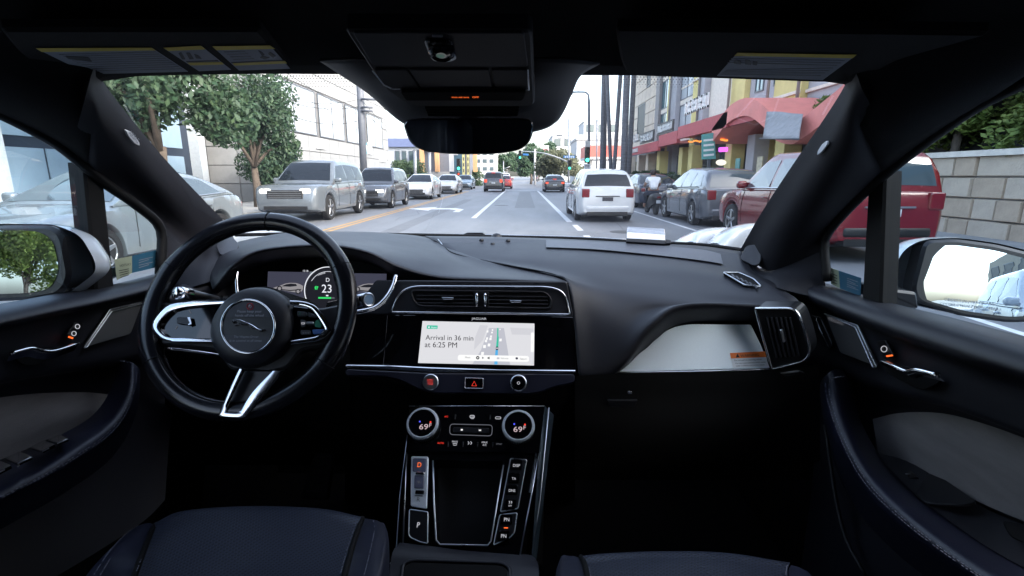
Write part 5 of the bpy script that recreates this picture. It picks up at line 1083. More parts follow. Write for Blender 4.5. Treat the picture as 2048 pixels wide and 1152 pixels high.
for x0 in (-4.4, -1.4, 1.7): pass
line('stop_line', -1.6, 49.3, 49.7, .3) if 0 else mk('stop_line', [(-4.5, 49.2, .004), (6.9, 49.2, .004), (6.9, 49.6, .004), (-4.5, 49.6, .004)], [(0, 1, 2, 3)], LINE, road)
# left-turn arrow in the next lane
ax, ay = -3.3, 20.0
mk('turn_arrow', [(ax+.7, ay-.6, .004), (ax+.95, ay-.6, .004), (ax+.95, ay+1.0, .004), (ax+.5, ay+1.8, .004), (ax-.4, ay+1.8, .004), (ax-.4, ay+2.6, .004), (ax-1.5, ay+1.4, .004), (ax-.4, ay+.2, .004), (ax-.4, ay+1.0, .004), (ax+.35, ay+1.0, .004), (ax+.7, ay+.5, .004)], [tuple(range(11))], LINE, road)
for x, y0, y1, w_ in ((.2, 22, 44, .9), (-3.2, 8, 30, .5)): mk('tar_strip', [(x-w_/2, y0, .0025), (x+w_/2, y0, .0025), (x+w_/2+.1, y1, .0025), (x-w_/2+.1, y1, .0025)], [(0, 1, 2, 3)], TARV, road)
rgk = random.Random(5)
for k in range(9):
    x, y = rgk.uniform(-4, 4), rgk.uniform(9, 40); pts = [(x, y)]
    for q in range(7): x += rgk.uniform(-.25, .25); y += rgk.uniform(.4, 1.1); pts.append((x, y))
    vs = []
    for (x, y) in pts: vs += [(x-.025, y, .003), (x+.025, y, .003)]
    mk('crack_seal', vs, [(2*i, 2*i+1, 2*i+3, 2*i+2) for i in range(len(pts)-1)], TARV, road)
for x, y in ((-.9, 24), (2.6, 12.5)): disc('manhole_cover', V((x, y, .006)), V((0, 0, 1)), .33, DST_ if 0 else TYREM, road, .004, 24)
for x0, x1, ya, yb in ((-9.4, 7.2, -120, 50), (-9.4, 7.2, 62.5, 700)):
    struct(box('pavement', (7.2, ya, -.02), (10.6, yb, .13), PAVE)); struct(box('kerb', (7.05, ya, -.02), (7.2, yb, .14), KERB))
    struct(box('pavement', (-13.2, ya, -.02), (-9.4, yb, .13), PAVE)); struct(box('kerb', (-9.4, ya, -.02), (-9.25, yb, .14), KERB))

# ------------------------------------------------------------------ vehicles
TYRE = mat('tyre_rubber', (.012, .012, .013), .8, bump=(60, .3, .01), var=.2)
RIMS = mat('alloy_rim', (.45, .46, .48), .3, metal=.9, var=.1)
CGL = mat('tinted_car_glass', (.012, .016, .022), .03, spec=.35)
CGLL = mat('pale_car_glass', (.05, .07, .08), .03, coat=.5, spec=.8)
BLKT = mat('black_car_trim', (.012, .012, .013), .5, var=.2)
HLON = emat('headlight_lit', (1, .92, .8), 5); HLOFF = mat('headlight_lens', (.6, .62, .64), .08, coat=.8)
TLON = emat('tail_light_lit', (1, .10, .05), 1.1); TLOFF = mat('tail_light_lens', (.16, .008, .012), .1, coat=.6)
INDI = emat('indicator_lit', (1, .42, .18), 1.3)
PLATE = mat('number_plate', (.6, .62, .66), .5, var=.05); PLATED = mat('dark_number_plate', (.03, .03, .04), .5)
def paint(n, c, met=.0): return mat(n, c, .24, metal=met, coat=.7, var=.05, vscale=3)
KINDS = {
 'sedan': dict(L=4.75, W=1.82, H=1.45, body=[(-2.375, .55), (-2.34, .80), (-2.2, .98), (-1.7, 1.04), (-.8, 1.0), (.9, .97), (1.0, .97), (1.9, .82), (2.25, .68), (2.375, .5)], top=[(-1.95, 1.02), (-1.2, 1.36), (-.5, 1.45), (.15, 1.43), (1.12, .95)], zb=.20, R=.33, yw=(-1.38, 1.42),
               win=[[(-1.55, 1.03), (-1.15, 1.29), (-.45, 1.37), (-.40, 1.01)], [(-.33, 1.01), (-.38, 1.375), (.10, 1.355), (.80, .99)]]),
 'suv': dict(L=4.45, W=1.82, H=1.72, body=[(-2.22, .55), (-2.2, .9), (-2.12, 1.08), (-1.6, 1.10), (.7, 1.06), (1.8, .98), (2.1, .85), (2.22, .6)], top=[(-2.14, 1.06), (-1.95, 1.60), (-1.5, 1.70), (-.3, 1.72), (.25, 1.66), (.95, 1.04)], zb=.26, R=.36, yw=(-1.30, 1.32),
               win=[[(-1.9, 1.14), (-1.75, 1.54), (-1.15, 1.59), (-1.1, 1.10)], [(-1.03, 1.10), (-1.08, 1.6), (-.35, 1.61), (-.3, 1.08)], [(-.22, 1.08), (-.27, 1.6), (.22, 1.56), (.74, 1.07)]]),
 'large_suv': dict(L=5.0, W=2.0, H=1.86, body=[(-2.5, .6), (-2.48, 1.0), (-2.4, 1.16), (-1.8, 1.18), (.9, 1.15), (2.1, 1.10), (2.4, 1.0), (2.5, .65)], top=[(-2.4, 1.14), (-2.15, 1.72), (-1.6, 1.84), (-.3, 1.86), (.35, 1.80), (1.15, 1.13)], zb=.28, R=.39, yw=(-1.45, 1.5),
               win=[[(-2.1, 1.2), (-1.95, 1.66), (-1.3, 1.72), (-1.25, 1.18)], [(-1.18, 1.18), (-1.23, 1.725), (-.4, 1.74), (-.35, 1.17)], [(-.27, 1.17), (-.32, 1.735), (.3, 1.69), (.9, 1.16)]]),
 'wagon': dict(L=4.62, W=1.775, H=1.575, body=[(-2.31, .55), (-2.29, .86), (-2.2, 1.0), (-1.6, 1.05), (.6, .98), (1.6, .88), (2.1, .72), (2.31, .5)], top=[(-2.2, 1.0), (-1.95, 1.42), (-1.6, 1.54), (-.5, 1.575), (.1, 1.53), (1.3, .92)], zb=.20, R=.33, yw=(-1.36, 1.42),
               win=[[(-1.85, 1.1), (-1.65, 1.40), (-1.15, 1.45), (-1.1, 1.05)], [(-1.03, 1.05), (-1.08, 1.455), (-.3, 1.48), (-.25, 1.02)], [(-.17, 1.02), (-.22, 1.475), (.15, 1.45), (1.0, .97)]]),
}
def interp(pts, y):
    if y <= pts[0][0]: return pts[0][1]
    for (a, za), (b, zb_) in zip(pts[:-1], pts[1:]):
        if y <= b: return za+(zb_-za)*(y-a)/(b-a)
    return pts[-1][1]
def smoothp(pts): return [(p.x, p.y) for p in cr([V((a, b, 0)) for a, b in pts], 5)]
def vehicle(name, label, kind, loc, rz, pm, facing=False, lights=True, glass=None, group=None, detail=True, brake=False, tag_plate=True, scale=1.0, cat='car'):
    K = KINDS[kind]; t = thing(name, label, cat, loc, rz, group); t.scale = (scale,)*3
    glass = glass or CGL
    L, W, H, zb, R = K['L'], K['W'], K['H'], K['zb'], K['R']; body = smoothp(K['body']); top = smoothp(K['top'])
    ys = sorted(set([round(-L/2+L*i/64, 3) for i in range(65)]+[round(yw+dy, 3) for yw in K['yw'] for dy in (-.42, -.40, -.36, -.3, -.2, 0, .2, .3, .36, .40, .42)]+[round(-L/2+e, 3) for e in (.015, .04)]+[round(L/2-e, 3) for e in (.015, .04)]))
    def half(y):
        e = min(1, (L/2-abs(y))/.75); e2 = min(1, (L/2-abs(y))/.16); return W/2*(1-.085*(1-e)**1.8-.12*(1-e2)**2.2)
    Ra = R+.055
    def zbot(y):
        z = zb+.10*max(0, (abs(y)-L/2+.35)/.35)
        for yw in K['yw']:
            if abs(y-yw) < Ra: z = max(z, R+math.sqrt(Ra*Ra-(y-yw)**2))
        return z
    rows = []
    for y in ys:
        w_ = half(y); zt = interp(body, y); z0 = min(zbot(y), zt-.06); h = zt-z0
        pr = [(0, z0), (w_*.93, z0), (w_*.975, z0+min(.03, h*.1)), (w_*.995, z0+h*.3), (w_, z0+h*.55), (w_*.985, z0+h*.8), (w_*.955, zt-min(.05, h*.15)), (w_*.90, zt-.012), (w_*.6, zt+.012), (0, zt+.02)]
        ring = [V((x, y, z)) for x, z in pr]+[V((-x, y, z)) for x, z in reversed(pr[1:-1])]
        rows.append(ring)
    n = len(rows[0]); vs = [p for r in rows for p in r]
    fs = [(i*n+j, i*n+(j+1) % n, (i+1)*n+(j+1) % n, (i+1)*n+j) for i in range(len(rows)-1) for j in range(n)]
    fs += [tuple(reversed(range(n))), tuple(range((len(rows)-1)*n, len(rows)*n))]
    b = mk('body', vs, fs, pm, t, True, local=True)
    md = b.modifiers.new('es', 'EDGE_SPLIT'); md.split_angle = math.radians(38)
    # cabin
    y0, y1 = top[0][0], top[-1][0]; wr = W/2*(.66 if kind in ('wagon', 'sedan') else .71)
    def sidew(y, z):
        zbelt = interp(body, y)-.01; wb = half(y)*.945; return wb-(wb-wr)*max(0, min(1, (z-zbelt)/(H-zbelt)))**1.15
    rows = []; N2 = 34
    for i in range(N2+1):
        y = y0+(y1-y0)*i/N2; z0 = interp(body, y)-.03; zt = max(z0+.012, interp(top, y))
        pr = [(sidew(y, z0), z0)]+[(sidew(y, z0+(zt-z0)*f), z0+(zt-z0)*f) for f in (.3, .6, .85)]+[(sidew(y, zt)-.012, zt-.03*min(1, (zt-z0)/.2)), (sidew(y, zt)-.06, zt-.006), (sidew(y, zt)*.5, zt+.010), (0, zt+.016)]
        rows.append([V((x, y, z)) for x, z in pr]+[V((-x, y, z)) for x, z in reversed(pr[:-1])])
    vs, fs = grid(rows); c = mk('cabin', vs, fs, pm, t, True, local=True)
    md = c.modifiers.new('es', 'EDGE_SPLIT'); md.split_angle = math.radians(45)
    # side glass
    for wdw in K['win']:
        for s in (-1, 1):
            g = []
            P2 = rnd(wdw, .04, 2)
            cy = sum(p[0] for p in P2)/len(P2); cz = sum(p[1] for p in P2)/len(P2)
            vs = [V((s*(sidew(cy, cz)+.008), cy, cz))]+[V((s*(sidew(y, z)+.008), y, z)) for y, z in P2]
            mk('side_window', vs, [(0, 1+i, 1+(i+1) % len(P2)) for i in range(len(P2))], glass, t, False, True)
    # front and rear glass laid on the sloping ends of the cabin
    def screen(nm, ya, yb, sgn):
        rws = []
        for i in range(7):
            y = ya+(yb-ya)*i/6; z = interp(top, y); w_ = sidew(y, z)-.085
            rws.append([V((w_*f, y+sgn*.006, z+.016-.02*abs(f)+.006)) for f in (-1, -.6, -.2, .2, .6, 1)])
        vs, fs = grid(rws); mk(nm, vs, fs, glass, t, True, True)
    roof_y = [p for p in K['top']]
    screen('windscreen', roof_y[-2][0]+.04, y1-.10, 1)
    screen('rear_window', y0+(.06 if kind == 'sedan' else .03), (roof_y[1][0]-.02) if kind != 'sedan' else roof_y[1][0]+.05, -1)
    # wheels
    for yw in K['yw']:
        for s in (-1, 1):
            xo = s*(half(yw)-.01); ax_ = V((s, 0, 0)); cc = V((xo, yw, R))
            wv_ = disc('wheel', cc, ax_, R, TYRE, None, prof=[(R*.7, -.20), (R*.97, -.19), (R, -.16), (R, -.04), (R*.96, -.005), (R*.72, 0), (R*.68, -.02)], seg=28); wv_.parent = t
            rm = MB(); u, v = V((0, 1, 0)), V((0, 0, 1)); cr_ = cc-ax_*.03
            for k in range(5):
                a = 2*math.pi*k/5+.3; d = u*math.cos(a)+v*math.sin(a); e = ax_.cross(d)
                rm.add([cr_+e*.045, cr_-e*.045, cr_+d*R*.66-e*.03, cr_+d*R*.66+e*.03, cr_+ax_*.02+e*.03, cr_+ax_*.02-e*.03, cr_+ax_*.02+d*R*.66-e*.02, cr_+ax_*.02+d*R*.66+e*.02], [(4, 5, 6, 7), (0, 4, 7, 3), (1, 2, 6, 5), (3, 7, 6, 2)])
            rm.tube([cr_+(u*math.cos(q)+v*math.sin(q))*R*.66 for q in [2*math.pi*i/24 for i in range(24)]], .018, 5, True)
            rm.build('rim', RIMS, wv_, False, True)
    # underside block so that no light passes below the sills between the wheels
    MB().box((-W*.40, -L/2+.35, zb-.04), (W*.40, L/2-.35, zb+.10)).build('underbody', BLKT, t, False, True)
    zf = interp(body, L/2-.15); zr = interp(body, -L/2+.1)
    # lamps
    hl = HLON if (facing and lights) else HLOFF; tl_ = TLON if brake else TLOFF
    for s in (-1, 1):
        o = MB().box((s*W*.30-.16, L/2-.17, zf-.19), (s*W*.30+.16, L/2-.015, zf-.07)).build('headlight', hl, t, False, True); bv = o.modifiers.new('b', 'BEVEL'); bv.width = .035; bv.segments = 3
        tall = .26 if kind in ('suv', 'wagon', 'large_suv') else .15
        o = MB().box((s*(half(-L/2+.03)-.10)-.115, -L/2-.004, zr-.16-tall*.4), (s*(half(-L/2+.03)-.10)+.115, -L/2+.16, zr-.16+tall*.6)).build('tail_light', tl_, t, False, True); bv = o.modifiers.new('b', 'BEVEL'); bv.width = .03; bv.segments = 3
        o = MB().box((s*(half(.75)+.02)-.10, .72, interp(body, .75)+.0), (s*(half(.75)+.02)+.10, .86, interp(body, .75)+.15)).build('door_mirror', pm, t, True, True); bv = o.modifiers.new('b', 'BEVEL'); bv.width = .05; bv.segments = 3
        if detail:
            sm_ = MB()
            for yd in (.78, -.32, -1.14):
                x = half(yd)
                pts = [V((s*x*.985+s*.004, yd, zb+.12)), V((s*x+s*.003, yd, zb+.45)), V((s*x*.985+s*.004, yd-.02, interp(body, yd)-.16)), V((s*x*.955+s*.004, yd-.03, interp(body, yd)-.05))]
                sm_.tube(pts, .006, 4)
            sm_.build('door_seam', BLKT, t, False, True)
            hd = MB()
            for yd in (-.18, -1.0): hd.tube([V((s*(half(yd)+.0), yd-.10, interp(body, yd)-.17)), V((s*(half(yd)+.025), yd-.06, interp(body, yd)-.165)), V((s*(half(yd)+.025), yd+.06, interp(body, yd)-.16)), V((s*(half(yd)), yd+.10, interp(body, yd)-.16))], .014, 6)
            hd.build('door_handle', pm, t, True, True)
            MB().tube([V((s*(sidew(y, interp(body, y)+.02)+.012), y, interp(body, y)+.015)) for y in (-1.7, -1.0, 0, .8)], .012, 5).build('belt_trim', RIMS if kind != 'wagon' else BLKT, t, False, True)
    o = MB().box((-W*.27, L/2-.09, zf-.36), (W*.27, L/2+.004, zf-.10)).build('grille', BLKT, t, False, True); bv = o.modifiers.new('b', 'BEVEL'); bv.width = .02
    gb_ = MB()
    for k in range(4): gb_.box((-W*.25, L/2+.0, zf-.33+k*.06), (W*.25, L/2+.012, zf-.315+k*.06))
    gb_.build('grille_bar', RIMS, o, False, True)
    MB().box((-W*.33, L/2-.2, zb+.10), (W*.33, L/2+.002, zb+.20)).build('air_intake', BLKT, t, False, True)
    o = MB().box((-W*.36, -L/2-.02, zb+.14), (W*.36, -L/2+.2, zb+.30)).build('rear_bumper', pm if kind in ('sedan', 'wagon') else BLKT, t, True, True); bv = o.modifiers.new('b', 'BEVEL'); bv.width = .05; bv.segments = 3
    MB().box((-W*.34, -L/2-.004, zb+.02), (W*.34, -L/2+.2, zb+.12)).build('rear_valance', BLKT, t, False, True)
    pz = zr-.36 if kind != 'large_suv' else zr-.4
    o = MB().box((-.16, -L/2-.014, pz), (.16, -L/2+.03, pz+.11)).build('number_plate', PLATE if tag_plate else PLATED, t, False, True)
    MB().box((-W*.20, -L/2-.010, pz+.125), (W*.20, -L/2+.05, pz+.15)).build('boot_trim', BLKT if kind != 'suv' else RIMS, t, False, True)
    if brake: 
        yz = top[2 if kind != 'sedan' else 1]
        zz = interp(top, roof_y[1][0])+.0
        yb_ = roof_y[1][0]-.02 if kind != 'sedan' else roof_y[0][0]+.1
        MB().box((-.16, yb_-.05, zz+.015 if kind != 'sedan' else interp(top, yb_)+.02), (.16, yb_+.02, (zz+.05) if kind != 'sedan' else interp(top, yb_)+.05)).build('brake_light', TLON, t, False, True)
    return t
PW = paint('white_paint', (.50, .52, .55)); PDG = paint('dark_grey_paint', (.045, .05, .065)); PBK = paint('black_paint', (.012, .013, .02)); PSL = paint('silver_paint', (.20, .23, .25), .3)
PDB = paint('dark_blue_paint', (.02, .028, .05)); PRD = paint('red_paint', (.14, .004, .009)); PGB = paint('grey_blue_paint', (.16, .21, .26), .2); PGR = paint('graphite_paint', (.10, .11, .13), .3)
g1 = 'cars coming the other way'; g2 = 'cars parked along the right kerb'; g3 = 'cars driving ahead'
PI = math.pi
vehicle('estate_car', 'white estate car driving ahead in the right lane, nearest of the cars ahead', 'wagon', (2.62, 15.1+2.31, 0), .0, PW, group=g3, tag_plate=False)
vehicle('suv', 'dark grey suv with red brake lights ahead in the left lane', 'suv', (-2.45, 44.5+2.2, 0), .0, PDG, group=g3, brake=True)
vehicle('sedan', 'black sedan with lit tail lights ahead beyond the white estate car', 'sedan', (2.85, 43.5+2.3, 0), .0, PBK, group=g3, brake=True)
vehicle('sedan', 'small red car half hidden behind the dark grey suv ahead', 'sedan', (-1.95, 55+2.3, 0), 0, paint('bright_red_paint', (.40, .02, .02)), group=g3, brake=True, detail=False)
vehicle('suv', 'white car coming the other way just beyond the small red car', 'suv', (-2.3, 67, 0), PI, PW, group=g1, lights=False, facing=True, detail=False)
vehicle('sedan', 'white car far down the road on the left, beyond the junction', 'sedan', (-2.6, 84, 0), PI, PW, group=g1, facing=True, lights=False, detail=False)
vehicle('suv', 'grey car far down the road near its vanishing point', 'suv', (3.0, 128, 0), 0, PDG, group=g3, detail=False)
vehicle('suv', 'tall white car far ahead in front of the trees', 'large_suv', (6.0, 120, 0), 0, PW, group=g3, detail=False)
vehicle('suv', 'large silver suv with bright headlights coming the other way', 'large_suv', (-6.95, 14.9+2.5, 0), PI, paint('suv_silver_paint', (.15, .17, .19), .35), facing=True, group=g1)
vehicle('suv', 'dark suv with lit headlights just behind the large silver suv', 'suv', (-6.4, 20.9+2.3, 0), PI, PGR, facing=True, group=g1)
vehicle('sedan', 'white sedan coming the other way, first of two white ones', 'sedan', (-6.2, 29.6+2.38, 0), PI, PW, facing=True, lights=False, group=g1)
vehicle('sedan', 'white sedan coming the other way, second of two and farther off', 'sedan', (-5.95, 39.5+2.38, 0), PI, paint('pale_silver_paint', (.42, .44, .47)), facing=True, lights=False, group=g1)
vehicle('sedan', 'small grey-blue sedan at the far end of the oncoming row', 'sedan', (-6.0, 52+2.38, 0), PI, PGB, facing=True, lights=False, group=g1)
vehicle('sedan', 'silver sedan passing close outside the left side window', 'sedan', (-6.6, 5.9+2.3, 0), PI, PSL, facing=True, lights=False, group=g1, glass=CGLL)
vehicle('sedan', 'silver sedan passing on the left, behind the nearest one', 'sedan', (-6.7, .4, 0), PI, paint('pale_silver_paint', (0, 0, 0)), facing=True, lights=False, group=g1, glass=CGLL) if 0 else None
vehicle('hatchback', 'dark grey parked hatchback between the white estate car and the red suv', 'wagon', (5.78, 13.6+2.31, 0), 0, PGR, group=g2, glass=CGLL)
vehicle('suv', 'red suv parked at the right kerb, nearest to the right side window', 'suv', (5.75, 7.9+2.3, 0), 0, PRD, group=g2, glass=CGLL, scale=1.04)
vehicle('sedan', 'dark blue car parked beyond the motorcyclist at the right kerb', 'sedan', (5.9, 21.6+2.4, 0), 0, PDB, group=g2)
vehicle('sedan', 'dark sedan parked far along the right kerb near the palms', 'sedan', (5.9, 30, 0), 0, PGR, group=g2)

vehicle('suv', 'white suv behind on the right, seen only in the right door mirror', 'suv', (3.35, -4.6, 0), 0, PW, group=g3, glass=CGLL)

# ------------------------------------------------------------------ person on a scooter at the kerb
SHIRT = mat('white_cloth', (.75, .76, .78), .85, bump=(30, .5, .02)); JEAN = mat('dark_denim', (.02, .026, .045), .85, var=.2); SKIN = mat('skin', (.36, .2, .14), .55); HAIR = mat('dark_hair', (.03, .018, .015), .6)
pl_ = V((4.88, 18.7, 0))
per = thing('person', 'person in a white top seated on a dark scooter at the kerb, seen from behind', 'person', tuple(pl_))
def skinfig(name, chains, m, parent):
    vs = []; es = []; rs = []; idx = {}
    for ch in chains:
        prev = None
        for (p, r) in ch:
            k = tuple(round(c, 4) for c in p)
            if k not in idx: idx[k] = len(vs); vs.append(p); rs.append(r)
            if prev is not None: es.append((prev, idx[k]))
            prev = idx[k]
    me = bpy.data.meshes.new(name); bm = bmesh.new(); lay = bm.verts.layers.skin.verify(); bv_ = [bm.verts.new(tuple(p)) for p in vs]
    for e in es: bm.edges.new((bv_[e[0]], bv_[e[1]]))
    for i, r in enumerate(rs): bv_[i][lay].radius = (r, r)
    bv_[0][lay].use_root = True
    bm.to_mesh(me); bm.free(); ob = bpy.data.objects.new(name, me); COL.objects.link(ob)
    ob.modifiers.new('skin', 'SKIN'); sb = ob.modifiers.new('sub', 'SUBSURF'); sb.levels = 1; sb.render_levels = 1
    me.materials.append(m); ob.parent = parent
    for p in me.polygons: p.use_smooth = True
    return ob
pel, wai, che, nec, hea = (0, 0, .80), (0, .04, .98), (0, .12, 1.20), (0, .17, 1.34), (0, .20, 1.42)
skinfig('body', [[(pel, .15), (wai, .14), (che, .16), (nec, .06), (hea, .085), ((0, .215, 1.50), .085)],
   [(che, .16), ((-.20, .12, 1.24), .075), ((-.27, .22, 1.04), .052), ((-.24, .46, .98), .042), ((-.24, .53, .98), .04)], [(che, .16), ((.20, .12, 1.24), .075), ((.27, .22, 1.04), .052), ((.24, .46, .98), .042), ((.24, .53, .98), .04)],
   [(pel, .15), ((-.15, .10, .78), .095), ((-.21, .42, .70), .075), ((-.22, .36, .34), .05), ((-.22, .42, .22), .045)], [(pel, .15), ((.15, .10, .78), .095), ((.21, .42, .70), .075), ((.22, .36, .34), .05), ((.22, .42, .22), .045)]], SKIN, per)
skinfig('shirt', [[((0, -.01, .84), .175), (wai, .165), (che, .185), ((0, .16, 1.31), .09)], [(che, .185), ((-.20, .12, 1.24), .095), ((-.25, .18, 1.10), .08)], [(che, .185), ((.20, .12, 1.24), .095), ((.25, .18, 1.10), .08)]], SHIRT, per)
skinfig('trousers', [[((0, -.01, .78), .165), ((-.15, .10, .78), .11), ((-.21, .42, .70), .088), ((-.22, .36, .34), .065)], [((0, -.01, .78), .165), ((.15, .10, .78), .11), ((.21, .42, .70), .088), ((.22, .36, .34), .065)]], JEAN, per)
hd = MB()
hr = disc('hair', pl_+V((0, .19, 1.46)), V((0, -.15, 1)), .1, HAIR, per, prof=[(.085, -.06), (.104, -.01), (.104, .04), (.085, .09), (.04, .115)], seg=18)
for p in hr.data.polygons: p.use_smooth = True
sc = thing('scooter', 'dark scooter under the person in the white top', 'scooter', tuple(pl_))
for yw in (-.45, .78):
    w0 = disc('wheel', pl_+V((.065, yw, .26)), V((1, 0, 0)), .26, TYRE, sc, prof=[(.17, -.13), (.25, -.12), (.26, -.09), (.26, -.04), (.25, -.01), (.17, 0)], seg=24)
o = loft('body', [[pl_+V((x, y, z)) for x, z in ((-.0, z1), (-w_, z1-.05), (-w_*1.1, (z0+z1)/2), (-w_*.7, z0))] for y, w_, z0, z1 in ((-.78, .06, .52, .66), (-.55, .16, .38, .76), (-.2, .17, .30, .74), (.1, .15, .22, .60), (.3, .16, .2, .32))], BLKT, sc, 3, 4)
o2 = loft('body_side', [[pl_+V((-x, y, z)) for x, z in ((-.0, z1), (-w_, z1-.05), (-w_*1.1, (z0+z1)/2), (-w_*.7, z0))] for y, w_, z0, z1 in ((-.78, .06, .52, .66), (-.55, .16, .38, .76), (-.2, .17, .30, .74), (.1, .15, .22, .60), (.3, .16, .2, .32))], BLKT, sc, 3, 4)
loft('leg_shield', [[pl_+V((x, .52-.5*abs(x), z)) for x in (-.2, -.1, 0, .1, .2)] for z in (.25, .6, .95)], PBK, sc, 3, 3, .03)
MB().tube([pl_+V((-.3, .5, .98)), pl_+V((0, .56, 1.0)), pl_+V((.3, .5, .98))], .018, 6).tube([pl_+V((0, .56, 1.0)), pl_+V((0, .78, .26))], .03, 6).build('handlebar', BLKT, sc, True)
box('tail_light', tuple(pl_+V((-.07, -.82, .60))), tuple(pl_+V((.07, -.76, .66))), TLOFF, sc); box('number_plate', tuple(pl_+V((-.09, -.83, .42))), tuple(pl_+V((.09, -.81, .53))), PLATE, sc)
# ------------------------------------------------------------------ buildings, left
TILE = mat('pale_stone_tile', (.29, .295, .30), .6, var=.13, vscale=1.5); TILEB = mat('beige_stone_tile', (.60, .51, .42), .65, var=.12, vscale=1.5)
JOINT = mat('dark_joint', (.16, .16, .165), .9); WFR = mat('grey_window_frame', (.10, .11, .13), .4); WGL = mat('facade_glass', (.08, .11, .12), .04, coat=.5, spec=1.0); SHOPD = mat('shop_dark', (.025, .027, .032), .5)
WBL = mat('white_reflection_pane', (.40, .44, .48), .5, coat=.4, var=.06)  # window panes with their white reflection put into the colour
def panel_mesh(nm, w_, h, th, m, bev=.012):
    o = MB().add([(-w_/2, 0, -h/2), (w_/2, 0, -h/2), (w_/2, 0, h/2), (-w_/2, 0, h/2), (-w_/2+bev, -th, -h/2+bev), (w_/2-bev, -th, -h/2+bev), (w_/2-bev, -th, h/2-bev), (-w_/2+bev, -th, h/2-bev)], [(4, 5, 6, 7), (0, 1, 5, 4), (1, 2, 6, 5), (2, 3, 7, 6), (3, 0, 4, 7)])
    me = bpy.data.meshes.new(nm); me.from_pydata([tuple(v) for v in o.v], [], o.f); me.materials.append(m); return me
def put(me, nm, loc, rz, parent):
    o = bpy.data.objects.new(nm, me); COL.objects.link(o); o.parent = parent; o.location = V(loc)-origin_of(parent); o.rotation_euler = (0, 0, rz); return o
FX = -13.2
lb_ = thing('office_building', 'white stone-clad two-storey building with large upper windows on the left', 'building', (FX, 38, 0))
LY0, LY1 = 26.8, 51.0
box('wall', (FX-14, LY0, 0), (FX-.05, LY1, 8.6), JOINT, lb_)

cw_, ch_ = (LY1-LY0)/14, 8.6/9
up = [(1, 4), (4, 6), (8, 10), (11, 13)]; wins = []
def wspan(px0, px1): return PX(px0, 300, FX).y, PX(px1, 300, FX).y
occ = set()
for a, b in ((0, 4), (4, 7), (7, 10), (10, 13)):
    for i in range(a, b):
        for j in (4, 5, 6): occ.add((i, j))
for a, b in ((2, 4), (5, 6), (7, 10), (11, 13)):
    for i in range(a, b):
        for j in (0, 1): occ.add((i, j))
pm_ = panel_mesh('panel', cw_-.03, ch_-.03, .06, TILE)
for i in range(14):
    for j in range(9):
        if (i, j) in occ: continue
        put(pm_, 'panel', (FX-.05, LY0+cw_*(i+.5), ch_*(j+.5)), math.pi/2, lb_)
def window(pa, x, ya, yb, za, zb_, gm=WGL, dep=.16, mull=0, nrm=1, rail=True):
    f = MB(); t_ = .07
    for A in ((ya, ya+t_, za, zb_), (yb-t_, yb, za, zb_), (ya+t_, yb-t_, za, za+t_), (ya+t_, yb-t_, zb_-t_, zb_)): f.box((min(x, x+nrm*.05), A[0], A[2]), (max(x, x+nrm*.05), A[1], A[3]))
    for k in range(mull):
        y = ya+(yb-ya)*(k+1)/(mull+1); f.box((min(x, x+nrm*.05), y-.03, za+t_), (max(x, x+nrm*.05), y+.03, zb_-t_))
    fo = f.build('window', WFR, pa)
    mk('pane', [V((x+nrm*.02, ya+.03, za+.03)), V((x+nrm*.02, yb-.03, za+.03)), V((x+nrm*.02, yb-.03, zb_-.03)), V((x+nrm*.02, ya+.03, zb_-.03))], [(0, 1, 2, 3)], gm, fo)
    return fo
for a, b in ((0, 4), (4, 7), (7, 10), (10, 13)): window(lb_, FX-.02, LY0+cw_*a+.25, LY0+cw_*b-.25, ch_*4+.05, ch_*7-.1, WBL, mull=1)
for a, b in ((2, 4), (5, 6), (7, 10), (11, 13)): window(lb_, FX-.03, LY0+cw_*a+.05, LY0+cw_*b-.05, .1, ch_*2-.05, WGL if a != 2 else SHOPD, mull=1)
box('parapet', (FX-.3, LY0-.1, 8.6), (FX+.12, LY1+.1, 8.85), TILE, lb_)
pe_ = panel_mesh('panel', 1.55, ch_-.03, .06, TILE)
for i in range(8):
    for j in range(9): put(pe_, 'panel', (FX-.85-i*1.6, LY0, ch_*(j+.5)), 0, lb_)
box('corner_column', (FX-.1, LY0-.5, 0), (FX+.25, LY0+.1, 8.6), TILE, lb_)
box('shop_sign', (FX+.02, 28.6, 2.0), (FX+.10, 30.0, 2.8), mat('blue_sign', (.16, .30, .45), .5, var=.2), lb_)
SGN = mat('pale_sign', (.66, .68, .70), .5, var=.1); TEAL = mat('teal_sign', (.10, .42, .50), .5, var=.15)
for y, z, w_, h, mm in ((33, 3.1, 1.6, .6, SGN), (42.5, 3.2, 1.1, .9, TEAL), (44.2, 3.2, .9, 1.0, SGN), (47.5, 2.7, 2.2, .7, SGN)): box('shop_sign', (FX+.01, y, z), (FX+.12, y+w_, z+h), mm, lb_)
for k in range(5): tube('sign_letter', [V((FX+.13, 42.6+k*.2, 3.35)), V((FX+.13, 42.7+k*.2, 3.9-.15*(k % 2)))], .03, SGN, lb_, 5)
# glassy office behind the trees, far left
GLB = mat('blue_glass_cladding', (.22, .31, .40), .18, var=.12, vscale=.4); GLD = mat('dark_blue_band', (.02, .03, .05), .3)
gb2 = thing('glass_building', 'blue-grey glazed building behind the trees on the far left', 'building', (-17, 12, 0))
box('wall', (-30, -2, 0), (-16.2, 25.5, 11), GLD, gb2)
pg_ = panel_mesh('panel', 2.3, 1.75, .05, GLB)
for i in range(11):
    for j in range(5): put(pg_, 'panel', (-16.2, -.7+i*2.4, 1.4+j*2.1), math.pi/2, gb2)
for y in range(0, 26, 5): box('column', (-16.2, y, 0), (-15.7, y+.5, 11), mat('blue_grey_column', (.42, .46, .50), .6, var=.1), gb2)
